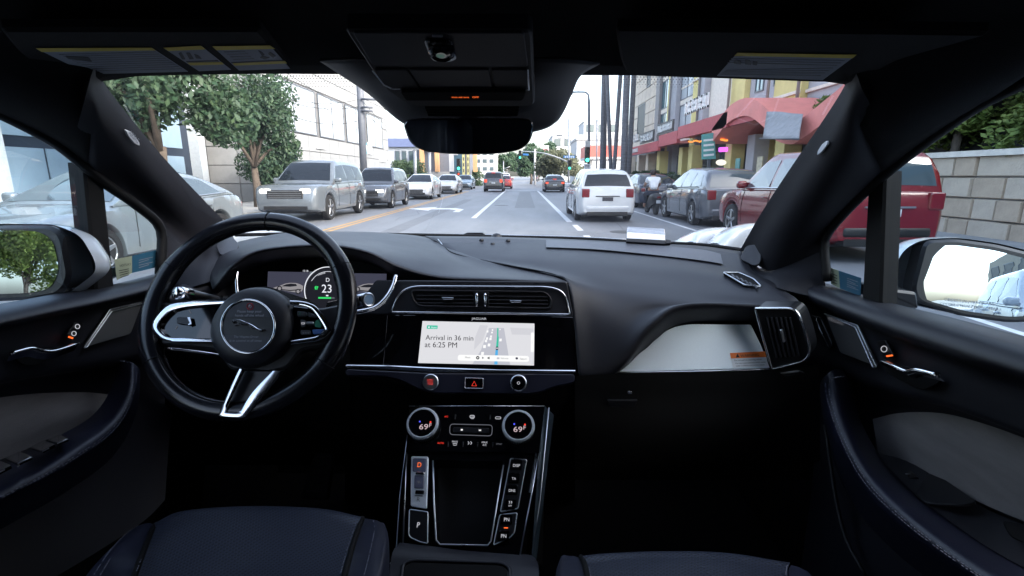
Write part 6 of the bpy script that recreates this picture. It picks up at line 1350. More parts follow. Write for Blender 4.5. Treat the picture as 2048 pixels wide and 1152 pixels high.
# front wall of the yard, a low white van-like kiosk omitted; canopy over the side window
cn = thing('canopy', 'dark flat canopy roof over the forecourt outside the left side window', 'canopy', (-12, 4, 0))
box('roof_slab', (-15.6, -6, 3.05), (-10.2, 10.5, 3.65), mat('dark_canopy_soffit', (.02, .023, .028), .5, var=.2), cn)
box('fascia', (-10.2, -6, 2.95), (-10.05, 10.5, 3.8), mat('grey_blue_fascia', (.20, .26, .31), .5, var=.1), cn)
for y in (-4, 2, 9): box('post', (-11, y, 0), (-10.75, y+.25, 3.05), WFR, cn)

# ------------------------------------------------------------------ buildings, right
RX = 10.6
YEL = mat('yellow_render', (.66, .57, .24), .75, var=.12, vscale=1.2); BLG = mat('blue_grey_render', (.38, .38, .41), .75, var=.14, vscale=1.2); RED_ = mat('coral_render', (.74, .25, .22), .7, var=.12, vscale=1.5); REDD = mat('deep_red_render', (.46, .09, .10), .7, var=.12)
TEALG = mat('teal_glass', (.05, .14, .17), .06, coat=.5, spec=.9); CREAM = mat('cream_render', (.72, .66, .58), .75, var=.1); GREYC = mat('grey_column', (.28, .27, .27), .75, var=.12)
rb_ = thing('shopping_building', 'long colourful shopping building with coral canopy and arch on the right', 'building', (RX, 30, 0))
def yx(px, X=RX): return PX(px, 300, X).y
# coloured bays of the facade: (x in photo from, to, material, how far proud)
bays = [(1258, 1312, TILEB, .0), (1312, 1319, GREYC, .25), (1319, 1335, TEALG, -.05), (1335, 1344, YEL, .2), (1344, 1356, BLG, .35), (1356, 1381, WBL, -.05), (1381, 1400, YEL, .1), (1400, 1412, BLG, .35), (1412, 1462, CREAM, .0), (1462, 1489, YEL, .25), (1489, 1548, BLG, .0), (1548, 1602, YEL, .25), (1602, 1700, BLG, .0), (1700, 1800, YEL, .25), (1800, 2300, BLG, .0)]
HT = 13.5
yfar = yx(1258); box('wall', (RX+.06, yx(2300), 0), (RX+14, yfar, HT), SHOPD, rb_)
beige = panel_mesh('panel', 1.35, 1.0, .06, TILEB)
for a, b, mm, pr in bays:
    ya, yb = yx(b), yx(a)
    if mm is TILEB:
        n_ = int((yb-ya)/1.4); 
        box('pier', (RX-.0, ya, 0), (RX+.06, yb, HT), JOINT, rb_)
        for i in range(n_):
            for j in range(12):
                zc = 3.9+j*1.04
                if zc > 13 : continue
                if i in (2, 6) and j in (5, 6): continue
                if i in (3, 4) and j in (1, 2, 3): continue
                put(beige, 'panel', (RX, ya+1.4*(i+.5), zc), -math.pi/2, rb_)
        for i, j0, j1, w_ in ((2, 5, 7, 1), (6, 5, 7, 1), (3, 1, 4, 2)):
            window(rb_, RX-.015, ya+1.4*i+.05, ya+1.4*(i+w_)-.05, 3.9+j0*1.04-.48, 3.9+j1*1.04-.56, SHOPD, nrm=-1)
    elif mm in (TEALG, WBL):
        for z0 in (3.9, 6.2, 8.5, 10.8): window(rb_, RX-pr*.0-.02, ya, yb, z0, z0+2.0, mm, nrm=-1, mull=1); 
        for z0 in (3.6, 5.9, 8.2, 10.5): box('spandrel', (RX-.06, ya, z0), (RX+.05, yb, z0+.3), CREAM, rb_)
    else:
        lo = 0 if pr > .05 else 3.6
        box('pier', (RX-pr-.02, ya+.003, lo), (RX+.05, yb-.003, HT), mm, rb_, bev=.02)
# ground floor piers in front of the dark arcade
for px, mm in ((1264, TILEB), (1284, TILEB), (1303, TILEB), (1326, YEL), (1372, YEL), (1392, YEL), (1470, YEL), (1515, BLG), (1575, YEL)):
    y = yx(px, RX-.9); box('arcade_pier', (RX-1.2, y-.35, 0), (RX-.6, y+.35, 3.0), mm, rb_, bev=.02)
for px0, px1 in ((1266, 1282), (1286, 1301), (1306, 1324), (1330, 1370), (1405, 1465)):
    ya, yb = yx(px1), yx(px0); window(rb_, RX+.0, ya+.1, yb-.1, .3, 2.7, WGL, nrm=-1, mull=2)
# coral canopy fascia stepping along the front
cx0 = RX-1.9
def can(y0, y1, z0, z1, dx=0, m=REDD): box('canopy_fascia', (cx0-dx, y0, z0), (cx0-dx+.18, y1, z1), m, rb_); box('canopy_roof', (cx0-dx+.18, y0, z1-.15), (RX+.05, y1, z1-.02), RED_, rb_)
can(yx(1315, cx0), yx(1262, cx0), 2.95, 3.55, .0); can(yx(1352, cx0-.3), yx(1316, cx0-.3), 3.1, 3.75, .3); can(yx(1448, cx0-.5), yx(1353, cx0-.5), 3.25, 3.85, .5); can(yx(1500, cx0-.5), yx(1449, cx0-.5), 3.3, 3.7, .4)
# sloping soffit band that catches light
mk('canopy_slope', [V((cx0-.5, yx(1448, cx0-.5), 3.85)), V((cx0-.5, yx(1353, cx0-.5), 3.85)), V((RX-.1, yx(1353, cx0-.5), 4.25)), V((RX-.1, yx(1448, cx0-.5), 4.25))], [(0, 1, 2, 3)], RED_, rb_)
# arch canopies: curved band with depth
def arch(pxs, X, w_, dep, nm='arch_canopy'):
    pts = cr([PX(x, y, X) for x, y in pxs], 5); vs = []
    k = len(pts)
    for p in pts: vs += [p, p+V((0, 0, -w_)), p+V((dep, 0, -w_)), p+V((dep, 0, 0))]
    fs = [(i*4+j, i*4+(j+1) % 4, (i+1)*4+(j+1) % 4, (i+1)*4+j) for i in range(k-1) for j in range(4)]+[(0, 1, 2, 3), tuple(4*(k-1)+j for j in (3, 2, 1, 0))]
    return mk(nm, vs, fs, RED_, rb_)
ax_ = cx0-.5
arch([(1424, 258), (1440, 236), (1458, 213), (1480, 199), (1500, 196), (1520, 206), (1540, 224), (1556, 240), (1585, 246), (1610, 232), (1640, 208), (1672, 182), (1720, 140), (1760, 112)], ax_, .62, 2.3)
# ledges, downpipes, wall lamps and awning boxes that break up the facade
for a, b, mm, pr in bays[5:15]:
    ya, yb = yx(b), yx(a)
    for z in (4.35, 6.9, 9.4, 11.9): box('ledge', (RX-pr-.12, ya+.02, z), (RX-pr-.021, yb-.02, z+.11), CREAM if mm is not CREAM else GREYC, rb_)
for px in (1346, 1404, 1466, 1545, 1606): y = yx(px); tube('downpipe', [V((RX-.45, y, 3.9)), V((RX-.45, y, 8)), V((RX-.45, y, 13.2))], .06, GREYC, rb_, 7)
for px in (1500, 1535, 1620, 1660): ya, yb = yx(px+16), yx(px); window(rb_, RX-.02, ya, yb, 5.0, 6.6, TEALG, nrm=-1, mull=1); window(rb_, RX-.02, ya, yb, 7.4, 9.0, TEALG, nrm=-1, mull=1)
for px, mm in ((1475, 'teal'), (1519, 'cream'), (1560, 'dark')): y = yx(px, RX-1.3); box('poster', (RX-1.25, y-.22, 1.3), (RX-1.21, y+.22, 2.1), mat('poster_'+mm, {'teal': (.1, .35, .35), 'cream': (.6, .55, .4), 'dark': (.1, .05, .06)}[mm], .5, var=.3, vscale=9), rb_)
# letters over the shops
SL = mat('sign_letter_white', (.85, .85, .85), .4); SBK = mat('sign_board_dark', (.05, .05, .055), .5)
def letters(px0, px1, z, h, n_, X, m=SL, board=None):
    ya, yb = yx(px1, X), yx(px0, X)
    if board: box('sign_board', (X+.03, ya-.1, z-.12), (X+.12, yb+.1, z+h+.12), board, rb_)
    st_ = (yb-ya)/n_
    for k in range(n_):
        y = yb-st_*(k+.5); r_ = random.random(); w_ = st_*.30
        q = MB()
        q.box((X-.04, y-w_, z), (X+.03, y-w_+.07*st_/.4, z+h))
        if r_ > .25: q.box((X-.04, y-w_, z+h-.12*h), (X+.03, y+w_, z+h))
        if r_ < .7: q.box((X-.04, y-w_, z), (X+.03, y+w_, z+.14*h))
        if .3 < r_ < .9: q.box((X-.04, y+w_-.07*st_/.4, z), (X+.03, y+w_, z+h))
        if r_ > .5: q.box((X-.04, y-w_, z+h*.45), (X+.03, y+w_, z+h*.57))
        q.build('sign_letter', m, rb_)
letters(1364, 1410, 4.35, .62, 11, cx0-.4); letters(1260, 1276, 3.9, .55, 6, cx0); letters(1279, 1303, 3.75, .5, 8, cx0, SL, SBK); letters(1312, 1340, 3.95, .42, 9, cx0-.2, SL, SBK); letters(1260, 1276, 3.1, .3, 6, cx0-.02)
STY = mat('white_tarp', (.27, .28, .30), .8, bump=(4, .6, .1), var=.1)
# pale banner under the second curve
aw = thing('banner', 'pale grey awning sheet hanging beneath the coral arch on the right', 'awning', tuple(PX(1570, 270, ax_-.1)))
loft('sheet', [[PX(x, 226+3*math.sin(x*.2), ax_-.15) for x in (1534, 1560, 1585, 1606)], [PX(x, 250, ax_-.35) for x in (1530, 1558, 1584, 1602)], [PX(x, 276+2*math.sin(x*.3), ax_-.75) for x in (1526, 1556, 1580, 1598)]], STY, aw, 4, 4, .02)
tube('rail', [PX(1520, 277, ax_-.75), PX(1598, 278, ax_-.75)], .025, WFR, aw, 6)
bs = thing('banner_sign', 'teal and white hanging banner sign in front of the shops', 'sign', tuple(PX(1418, 319, cx0-.6)))
slab('board', [(1404, 269), (1429, 265), (1432, 318), (1404, 319)], YPlane(PX(1418, 319, cx0-.6).y), mat('teal_banner', (.12, .36, .34), .6, var=.15), bs, .06, .01)
for k in range(4): slab('print_line', [(1407, 279+k*10), (1428, 277+k*10), (1428, 281+k*10), (1407, 283+k*10)], YPlane(PX(1418, 319, cx0-.6).y-.01), SL, bs, .004, 0)
slab('post', [(1415, 318), (1421, 318), (1421, 352), (1415, 352)], YPlane(PX(1418, 319, cx0-.6).y+.08), WFR, bs, .06, 0)
nn_ = thing('neon_sign', 'purple lit sign in the shop window under the canopy', 'sign', tuple(PX(1447, 300, cx0+.5)))
slab('tube_panel', rnd([(1438, 295), (1456, 294), (1456, 303), (1438, 304)], 2), YPlane(PX(1447, 300, cx0+.5).y), emat('purple_neon', (.75, .12, .95), 1.2), nn_, .05, .01)
rs = thing('round_sign', 'small cream oval lit sign beside the shop entrance', 'sign', tuple(PX(1443, 324, cx0+.2)))
slab('face', [(1443+10*math.cos(a*.314), 325+6*math.sin(a*.314)) for a in range(20)], YPlane(PX(1443, 324, cx0+.2).y), emat('cream_lit_face', (1, .93, .75), .75), rs, .08, .01)
slab('bracket', [(1440, 330), (1446, 330), (1446, 352), (1440, 352)], YPlane(PX(1443, 324, cx0+.2).y+.05), WFR, rs, .05, 0)
sl_ = thing('string_lights', 'orange string lights under the coral canopy', 'lights', tuple(PX(1400, 283, cx0-.2)))
for k in range(22):
    p = PX(1378+k*3.6, 283-k*.15+1.2*math.sin(k*1.3), cx0-.25+.1*(k % 3)); box('bulb', tuple(p-V((.035, .035, .035))), tuple(p+V((.035, .035, .035))), emat('orange_bulb', (1, .30, .05), 1.0), sl_)
MB().tube([PX(1378+k*3.6, 282.4-k*.15+1.2*math.sin(k*1.3), cx0-.25+.1*(k % 3)) for k in range(22)], .008, 4).build('cable', WFR, sl_)

# stone wall and bits outside the right side window
sw_ = thing('stone_wall', 'beige stone block wall beside the pavement outside the right side window', 'wall', (9.8, 10.8, 0))
box('core', (9.65, 6.2, 0), (10.0, 15.4, 1.75), JOINT, sw_)
STN = [mat('sandstone_block', (.46, .36, .27), .85, bump=(20, .5, .02), var=.18, vscale=2.5), mat('pale_sandstone_block', (.52, .43, .34), .85, bump=(20, .5, .02), var=.15, vscale=2.5)]
rgw = random.Random(21)
for j in range(4):
    y = 6.3
    while y < 15.2:
        w_ = rgw.choice((.55, .75, .95, 1.2)); w_ = min(w_, 15.35-y)
        if w_ > .2: put(panel_mesh('stone', w_-.025, .42, .05+.04*rgw.random(), rgw.choice(STN), .02), 'stone', (9.65, y+w_/2, .24+j*.44), -math.pi/2, sw_)
        y += w_
box('coping', (9.5, 6.1, 1.76), (10.1, 15.5, 1.88), CREAM, sw_)
ors = thing('orange_awning', 'orange awning edge at the top right outside the side window', 'awning', (9.8, 8, 3))
loft('cloth', [[V((10.5, y, 4.3)) for y in (6, 7.5, 9, 10.2)], [V((9.2, y, 3.40)) for y in (6, 7.5, 9, 10.2)], [V((9.18, y, 3.02)) for y in (6, 7.5, 9, 10.2)]], mat('orange_cloth', (.85, .24, .05), .7), ors, 3, 2, .03)
MB().tube([V((9.2, 6.1, 3.55)), V((10.6, 6.1, 3.2))], .03, 6).tube([V((9.2, 10.1, 3.55)), V((10.6, 10.1, 3.2))], .03, 6).build('arm', WFR, ors)
tlb = thing('blue_shopfront', 'blue shopfront panel above the stone wall on the right', 'building', (11, 5, 0))
box('wall', (10.9, -2, 0), (16, 7.9, 5.5), mat('blue_shop_panel', (.05, .16, .26), .5, var=.12), tlb); window(tlb, 10.87, 1, 7.3, 1.9, 4.4, WGL, nrm=-1, mull=2)

# ------------------------------------------------------------------ far buildings
def block(name, label, lo, hi, m, wrows=0, wcols=0, wm=WGL, cat='building', face='y', extra=None):
    t = thing(name, label, cat, ((lo[0]+hi[0])/2, (lo[1]+hi[1])/2, 0)); box('wall', lo, hi, m, t)
    dx = (hi[0]-lo[0])/max(1, wcols); dz = (hi[2]-lo[2])/max(1, wrows)
    for i in range(wcols):
        for j in range(wrows):
            x0 = lo[0]+dx*(i+.18); x1 = lo[0]+dx*(i+.82); z0 = lo[2]+dz*(j+.3); z1 = lo[2]+dz*(j+.8)
            f = box('window', (x0, lo[1]-.12, z0), (x1, lo[1]-.003, z1), WFR, t); box('pane', (x0+.12, lo[1]-.14, z0+.12), (x1-.12, lo[1]-.121, z1-.12), wm, f)
    box('roof_edge', (lo[0]-.2, lo[1]-.2, hi[2]), (hi[0]+.2, hi[1], hi[2]+.35), m, t)
    return t
WHB = mat('white_far_render', (.48, .48, .49), .8, var=.05); GYB = mat('grey_far_render', (.42, .42, .43), .8, var=.08)
def at(px, Y): return P(px, 352, Y).x
block('office_block', 'pale white office block with rows of windows beyond the junction', (at(1104, 175), 175, 0), (at(1262, 175), 200, 14.5), WHB, 3, 8)
block('office_block', 'second white block stepped behind the long office block', (at(1165, 205), 205, 0), (at(1262, 205), 225, 22), WHB, 4, 4)
block('store', 'low grey store with red fascia behind the palm trunks', (at(1152, 92), 92, 0), (at(1262, 92), 104, 7.6), GYB, 0, 0)
rf = thing('red_canopy', 'red roofed filling station canopy behind the palm trunks', 'canopy', (at(1215, 74), 74, 0)); box('roof', (at(1172, 74), 74, 4.0), (at(1262, 74), 82, 5.6), mat('bright_red_fascia', (.50, .12, .10), .5, var=.06), rf); box('band', (at(1172, 74), 73.9, 3.7), (at(1262, 74), 82, 4.0), WHB, rf)
for px in (1176, 1216, 1256): box('post', (at(px, 76), 75, 0), (at(px, 76)+.4, 75.4, 3.7), WHB, rf)
bl = thing('blue_roof_building', 'building with a blue roof band left of the road beyond the white building', 'building', (at(805, 70), 70, 0))
box('wall', (at(770, 70), 70, 0), (at(868, 70), 84, 5.2), mat('pale_grey_wall', (.40, .42, .45), .7, var=.1), bl); box('roof_band', (at(768, 70), 69.6, 5.2), (at(870, 70), 84, 6.3), mat('blue_roof_band', (.12, .15, .27), .5, var=.06), bl); box('roof_cap', (at(768, 70), 69.8, 6.3), (at(870, 70), 84, 6.9), WHB, bl)
for px in (793, 806, 820, 838, 852): 
    f = box('window', (at(px, 70), 69.9, 3.0), (at(px+9, 70), 69.99, 4.7), WFR, bl); box('pane', (at(px+1, 70), 69.85, 3.1), (at(px+8, 70), 69.899, 4.6), WGL, f)
ob_ = thing('dark_building', 'slate grey building with orange frames on the left beyond the junction', 'building', (at(870, 66), 66, 0))
box('wall', (at(828, 67), 67, 0), (at(938, 67), 75, 4.7), mat('slate_wall', (.13, .14, .17), .6, var=.15), ob_); box('plinth', (at(826, 66), 66.4, 0), (at(902, 66), 67, 1.9), mat('grey_stone_plinth', (.27, .27, .27), .8, var=.12), ob_)
ORP = mat('orange_frame', (.52, .30, .15), .6, var=.06)
for px in (840, 870, 946): box('orange_frame', (at(px, 66), 66.2, 1.9), (at(px+8, 66), 66.8, 5.2), ORP, ob_)
box('orange_frame', (at(848, 66), 66.3, 4.6), (at(870, 66), 66.7, 5.2), ORP, ob_)
bb = thing('billboard', 'white and dark billboard beside the yellow banners', 'billboard', (at(906, 64), 64, 0)); box('panel', (at(899, 64), 64, 1.9), (at(908, 64), 64.2, 4.6), WHB, bb); box('panel', (at(908, 64), 64, 3.9), (at(916, 64), 64.2, 4.6), WHB, bb); box('backing', (at(899, 64), 64.21, 1.6), (at(928, 64), 64.4, 4.9), mat('dark_teal_board', (.04, .09, .13), .5), bb); box('post', (at(912, 64), 64.2, 0), (at(914, 64), 64.3, 1.6), WFR, bb)
for px in (925, 934): 
    yb_ = thing('banner', 'yellow upright banner left of the road, %s' % ('nearer the billboard' if px == 925 else 'nearer the dark suv'), 'banner', (at(px, 63), 63, 0), group='yellow upright banners'); box('cloth', (at(px, 63), 63, 1.3), (at(px+5, 63), 63.06, 4.6), mat('yellow_banner', (.50, .45, .20), .6, var=.06), yb_); box('post', (at(px+5.2, 63), 63, 0), (at(px+6.2, 63), 63.08, 4.7), WFR, yb_)
    for k in range(4): box('print_block', (at(px+1.5, 63), 62.98, 1.8+k*.7), (at(px+3.5, 63), 62.999, 2.2+k*.7), SBK, yb_)
block('white_building', 'tall pale building far away left of the road', (at(950, 150), 150, 0), (at(990, 150), 170, 11), WHB, 5, 3)
block('white_building', 'pale low building far away at the left road edge', (at(985, 190), 190, 0), (at(1012, 190), 205, 9), GYB, 3, 3)
ps = thing('pylon_sign', 'tall white pylon sign with red emblem above the trees', 'sign', (at(1090, 100), 100, 0)); box('panel', (at(1084, 100), 100, 4.4), (at(1097, 100), 100.4, 7.1), WHB, ps); box('emblem', (at(1086, 100), 99.9, 5.2), (at(1095, 100), 99.99, 6.4), mat('pinkish_red_emblem', (.60, .05, .12), .5), ps); box('post', (at(1089.6, 100), 100.1, 0), (at(1091, 100), 100.3, 4.4), GYB, ps)
nb = thing('office_block', 'plain tall cream block added out of view on the right to shade the car', 'building', (14, -8, 0))  # unseen block added to keep direct sun out of the cabin
box('wall', (11.0, -13.8, 0), (18, -2.2, 13), CREAM, nb); box('roof_edge', (10.9, -13.9, 13), (18, -2.1, 13.3), CREAM, nb)
# reflected in the mirrors only
cb = thing('cream_building', 'sunlit cream building seen only in the right door mirror', 'building', (12.5, -28, 0))
box('wall', (10.8, -45, 0), (18, -14, 6.5), mat('sunlit_cream_wall', (.30, .26, .20), .8, var=.06), cb)
for k in range(6): window(cb, 10.77, -43+k*5, -40+k*5, 3.4, 5.6, SHOPD, nrm=-1)

# ------------------------------------------------------------------ trees and shrubs
def leafmat(n, a, b, c):
    m = bpy.data.materials.new(n); m.use_nodes = True; nt = m.node_tree; N = nt.nodes; L = nt.links; bs_ = N['Principled BSDF']
    tc = N.new('ShaderNodeTexCoord'); nz = N.new('ShaderNodeTexNoise'); nz.inputs['Scale'].default_value = 3.2; nz.inputs['Detail'].default_value = 6; L.new(tc.outputs['Object'], nz.inputs['Vector'])
    r = N.new('ShaderNodeValToRGB'); r.color_ramp.elements[0].position = .3; r.color_ramp.elements[0].color = (*a, 1); r.color_ramp.elements[1].position = .72; r.color_ramp.elements[1].color = (*c, 1); e = r.color_ramp.elements.new(.5); e.color = (*b, 1)
    L.new(nz.outputs['Fac'], r.inputs[0]); L.new(r.outputs[0], bs_.inputs['Base Color']); bs_.inputs['Roughness'].default_value = .6; bs_.inputs['Specular IOR Level'].default_value = .3
    bs_.inputs['Transmission Weight'].default_value = 0; return m
LF1 = leafmat('green_leaves', (.012, .030, .018), (.024, .054, .028), (.048, .082, .036)); LF2 = leafmat('olive_leaves', (.035, .045, .025), (.07, .08, .045), (.13, .13, .08)); LF3 = leafmat('dark_shrub_leaves', (.02, .04, .02), (.035, .065, .03), (.06, .10, .04)); LF4 = leafmat('yellow_green_leaves', (.06, .10, .02), (.13, .18, .04), (.22, .26, .07))
BARK = mat('bark', (.10, .08, .065), .9, bump=(12, .8, .03), var=.25, vscale=4); PALM = mat('palm_bark', (.13, .135, .155), .9, bump=(9, .7, .04), var=.25, vscale=2.5, stretch=(1, 1, 6))
def crown(name, ctr, rx, ry, rz, n, leaf, m, parent, seed, lumps=9, base=None):
    rg = random.Random(seed); vs = []; fs = []
    L_ = [(V((rg.uniform(-.62, .62)*rx, rg.uniform(-.62, .62)*ry, rg.uniform(-.6, .62)*rz)), rg.uniform(.30, .52)) for _ in range(lumps)]
    for _ in range(n):
        c, s_ = rg.choice(L_)
        d = V((rg.gauss(0, 1), rg.gauss(0, 1), rg.gauss(0, 1))).normalized()*(rg.random()**.35)
        p = c+V((d.x*rx*s_, d.y*ry*s_, d.z*rz*s_))+V(ctr)
        a = V((rg.gauss(0, 1), rg.gauss(0, 1), rg.gauss(0, 1))).normalized(); b = a.orthogonal().normalized(); l = leaf*rg.uniform(.6, 1.3)
        k = len(vs); vs += [p-a*l, p+b*l*.45+a*l*.1, p+a*l, p-b*l*.45+a*l*.1]; fs.append((k, k+1, k+2, k+3))
    return mk(name, vs, fs, m, parent), L_
def tree(name, label, loc, h, th, rx, rz, n, leaf, m, seed, lumps=10, group=None, tr=.18):
    t = thing(name, label, 'tree', loc, 0, group); rg = random.Random(seed+99); L0 = V(loc)
    c0 = L0+V((0, 0, h-rz)); cw, L_ = crown('crown', c0, rx, rx, rz, n, leaf, m, t, seed, lumps); cw['kind'] = 'stuff'
    mb = MB(); mb.tube([L0, L0+V((rg.uniform(-.1, .1), 0, th*.5)), L0+V((rg.uniform(-.2, .2), rg.uniform(-.2, .2), th))], [tr*1.25, tr, tr*.8], 9)
    mb.build('trunk', BARK, t, True)
    lm = MB(); top_ = L0+V((0, 0, th*.95))
    for c, s_ in L_[:7]: e = c0+c*.8; lm.tube([top_, top_.lerp(e, .5)+V((0, 0, .15)), e], [tr*.55, tr*.35, tr*.12], 6)
    lm.build('limb', BARK, t, True); return t
tr_g = 'trees on the left kerb'
tree('street_tree', 'leafy green street tree nearest the left windscreen pillar', (-10.7, 15.2, .12), 7.0, 2.1, 2.5, 2.7, 12500, .11, LF1, 1, 13, tr_g, .17)
tree('street_tree', 'leafy green street tree in front of the white building corner', (-10.7, 20.5, .12), 5.8, 1.7, 1.75, 2.3, 8500, .10, LF1, 2, 13, tr_g, .15)
tree('street_tree', 'green street tree behind the nearest one on the left', (-12.6, 17.0, .0), 8.5, 4.0, 2.0, 2.2, 6000, .115, LF1, 5, 12, tr_g, .18)
tree('street_tree', 'low bushy street tree hiding the foot of the white building', (-12.0, 24.8, .12), 3.4, .9, 1.5, 1.5, 7000, .10, LF1, 8, 16, tr_g, .12)
tree('street_tree', 'sunlit bushy tree seen only in the left door mirror', (-25, -22.5, .0), 8.6, 2.6, 4.2, 3.6, 12000, .20, LF4, 3, 14, None, .3)
tree('street_tree', 'second sunlit tree seen only in the left door mirror', (-33, -21, .0), 6.0, 2.0, 3.0, 2.5, 6000, .20, LF4, 4, 12, None, .3)
ym = 88
tree('broad_tree', 'broad green tree beside the road beyond the junction', (at(1062, ym), ym, 0), 6.3, 2.2, 3.2, 2.6, 7000, .26, LF1, 11, 12)
tree('broad_tree', 'grey-olive tree right of the road beyond the black sedan', (at(1122, 70), 70, 0), 5.4, 1.6, 3.6, 2.2, 8000, .2, LF2, 12, 12)
tree('broad_tree', 'hazy tree far down the left side of the road', (at(1012, 170), 170, 0), 9, 3, 4.5, 3.6, 3000, .5, LF1, 13, 10)
tree('broad_tree', 'hazy tall tree above the far right of the road', (at(1078, 150), 150, 0), 11, 3, 5, 4.5, 4000, .5, LF1, 14, 10)
for px, Y, r_, lb2 in ((818, 60, 1.9, 'dark round hedge tree left of the road beyond the white building'), (948, 72, 1.3, 'small shrub left of the dark grey suv')):
    t = thing('shrub', lb2, 'shrub', (at(px, Y), Y, 0)); o, _ = crown('foliage', V((at(px, Y), Y, r_*.85)), r_*1.25, r_, r_, 4500, .13, LF3, t, int(px), 12); o['kind'] = 'stuff'; MB().tube([V((at(px, Y), Y, 0)), V((at(px, Y), Y, r_))], .07, 6).build('stem', BARK, t)
for i, (px, Y, r_, z) in enumerate(((1262, 40, .55, 1.35), (1283, 36.5, .6, 1.35), (1300, 34, .55, 1.4), (1345, 29.5, .95, 1.0), (1358, 27.5, .8, .9), (1420, 24.5, .7, 1.0), (1600, 16.5, .9, 1.6))):
    x = at(px, Y); t = thing('shrub', ['clipped shrub in a tall planter nearest the palms', 'clipped shrub in a planter second from the palms', 'small shrub in front of the beige pillars', 'round green shrub behind the parked hatchback', 'second round shrub behind the parked hatchback', 'dark shrub beneath the hanging banner sign', 'tall shrub beneath the second coral arch'][i], 'shrub', (x, Y, .12), group='shrubs along the shop fronts')
    o, _ = crown('foliage', V((x, Y, z)), r_*1.3, r_, r_*.8, 2600, .08, LF3, t, i+40, 9); o['kind'] = 'stuff'
    MB().tube([V((x, Y, .12)), V((x, Y, z))], .05, 6).build('stem', BARK, t); box('planter', (x-.4, Y-.4, .13), (x+.4, Y+.4, max(.5, z-r_*.75)), GREYC, t)
for i, (x, y, z, h) in enumerate(((10.1, 9.6, 2.75, 1.05), (10.2, 7.2, 2.8, 1.05), (10.0, 15.6, 2.9, 1.0), (10.1, 12.2, 2.8, 1.1))):
    t = thing('hedge_tree', ['yellow-green hedge tree above the red suv outside the right window', 'yellow-green hedge tree above the stone wall', 'yellow-green tree beside the second coral arch', 'low leafy tree behind the red suv'][i], 'tree', (x, y, 0), group='hedge trees outside the right side window'); o, _ = crown('crown', V((x, y, z)), .9, 1.9, h, 6500, .085, LF4, t, 60+i, 12); o['kind'] = 'stuff'
    MB().tube([V((x, y, 0)), V((x, y, z))], .09, 7).build('trunk', BARK, t, True)
# palm trunks rising out of the frame
def palm(px0, px1, Y, r_, lbl, seed, extra=None):
    b0 = P(px0, 352, Y); b0.z = .1; tp_ = P(px1, 150, Y); d = tp_-b0; e = b0+d*1.6
    t = thing('palm_tree', lbl, 'tree', tuple(b0), 0, 'palms on the right pavement')
    pts = [b0, b0+d*.04, b0.lerp(tp_, .3)+V((.02, 0, 0)), tp_, e]
    tube('trunk', cr(pts, 4), [r_*1.35]*2+[r_*1.08]*3+[r_]*12, PALM, t, 12)
    rg = random.Random(seed); vs = []; fs = []
    for k in range(26):
        a = 2*math.pi*k/26+rg.uniform(-.1, .1); up_ = rg.uniform(-.2, .9); L_ = rg.uniform(1.6, 2.2); prev = None
        for s_ in range(6):
            q = s_/5; p = e+V((math.cos(a)*L_*q, math.sin(a)*L_*q, up_*L_*q-1.4*q*q)); w_ = .32*math.sin(min(1, q*1.2+.15)*math.pi)+.02; sd2 = V((-math.sin(a), math.cos(a), 0))*w_
            vs += [p-sd2, p+sd2]
            if s_: n0 = len(vs); fs.append((n0-4, n0-3, n0-1, n0-2))
    cwn = mk('fronds', vs, fs, LF1, t); return t
palm(1203, 1208, 46, .20, 'palm trunk leftmost of the group, straight and grey', 1)
palm(1209, 1212, 47, .14, 'slim palm trunk touching the leftmost one', 2)
palm(1224, 1214, 44, .16, 'palm trunk leaning left, left branch of the V', 3)
palm(1226, 1241, 43.6, .17, 'palm trunk leaning right, right branch of the V', 4)
palm(1246, 1254, 37, .23, 'thick palm trunk nearest the beige building', 5)
palm(1256, 1268, 37.6, .18, 'palm trunk just right of the thickest one', 6)

# ------------------------------------------------------------------ poles, signals, wires
STL = mat('galvanised_steel', (.36, .37, .39), .45, metal=.6, var=.1); DST = mat('dark_pole_paint', (.13, .14, .165), .55, var=.12); SIGB = mat('signal_housing', (.012, .014, .014), .5)
E_GO = emat('green_signal', (.08, 1.0, .62), 2.2); LENS = mat('dark_signal_lens', (.02, .012, .01), .3); BLS = mat('street_sign_blue', (.03, .16, .42), .5)
def signal(c, s, parent, fac=V((0, -1, 0))):
    o = box('signal_head', (c.x-.17*s, c.y, c.z-.5*s), (c.x+.17*s, c.y+.25*s, c.z+.5*s), SIGB, parent, bev=.02)
    for k, m in ((.32, LENS), (0, LENS), (-.32, E_GO)):
        q = V((c.x, c.y-.012, c.z+k*s)); disc('lens', q, V((0, -1, 0)), .12*s, m, o, .02, 18)
        vz = MB(); vz.tube([q+V((.13*s*math.cos(a), -.12*s if 0 else 0, .13*s*math.sin(a))) for a in [math.pi*i/8 for i in range(9)]], .012*s, 4); 
        for i in range(8):
            a0, a1 = math.pi*i/8, math.pi*(i+1)/8
            vz.add([q+V((.135*s*math.cos(a0), 0, .135*s*math.sin(a0))), q+V((.135*s*math.cos(a1), 0, .135*s*math.sin(a1))), q+V((.135*s*math.cos(a1), -.2*s, .135*s*math.sin(a1))), q+V((.135*s*math.cos(a0), -.2*s, .135*s*math.sin(a0)))], [(0, 1, 2, 3)])
        vz.build('visor', SIGB, o)
    return o
def pole(name, label, cat, base, pts, r, m): t = thing(name, label, cat, tuple(base)); tube('pole', pts, r, m, t, 8); return t
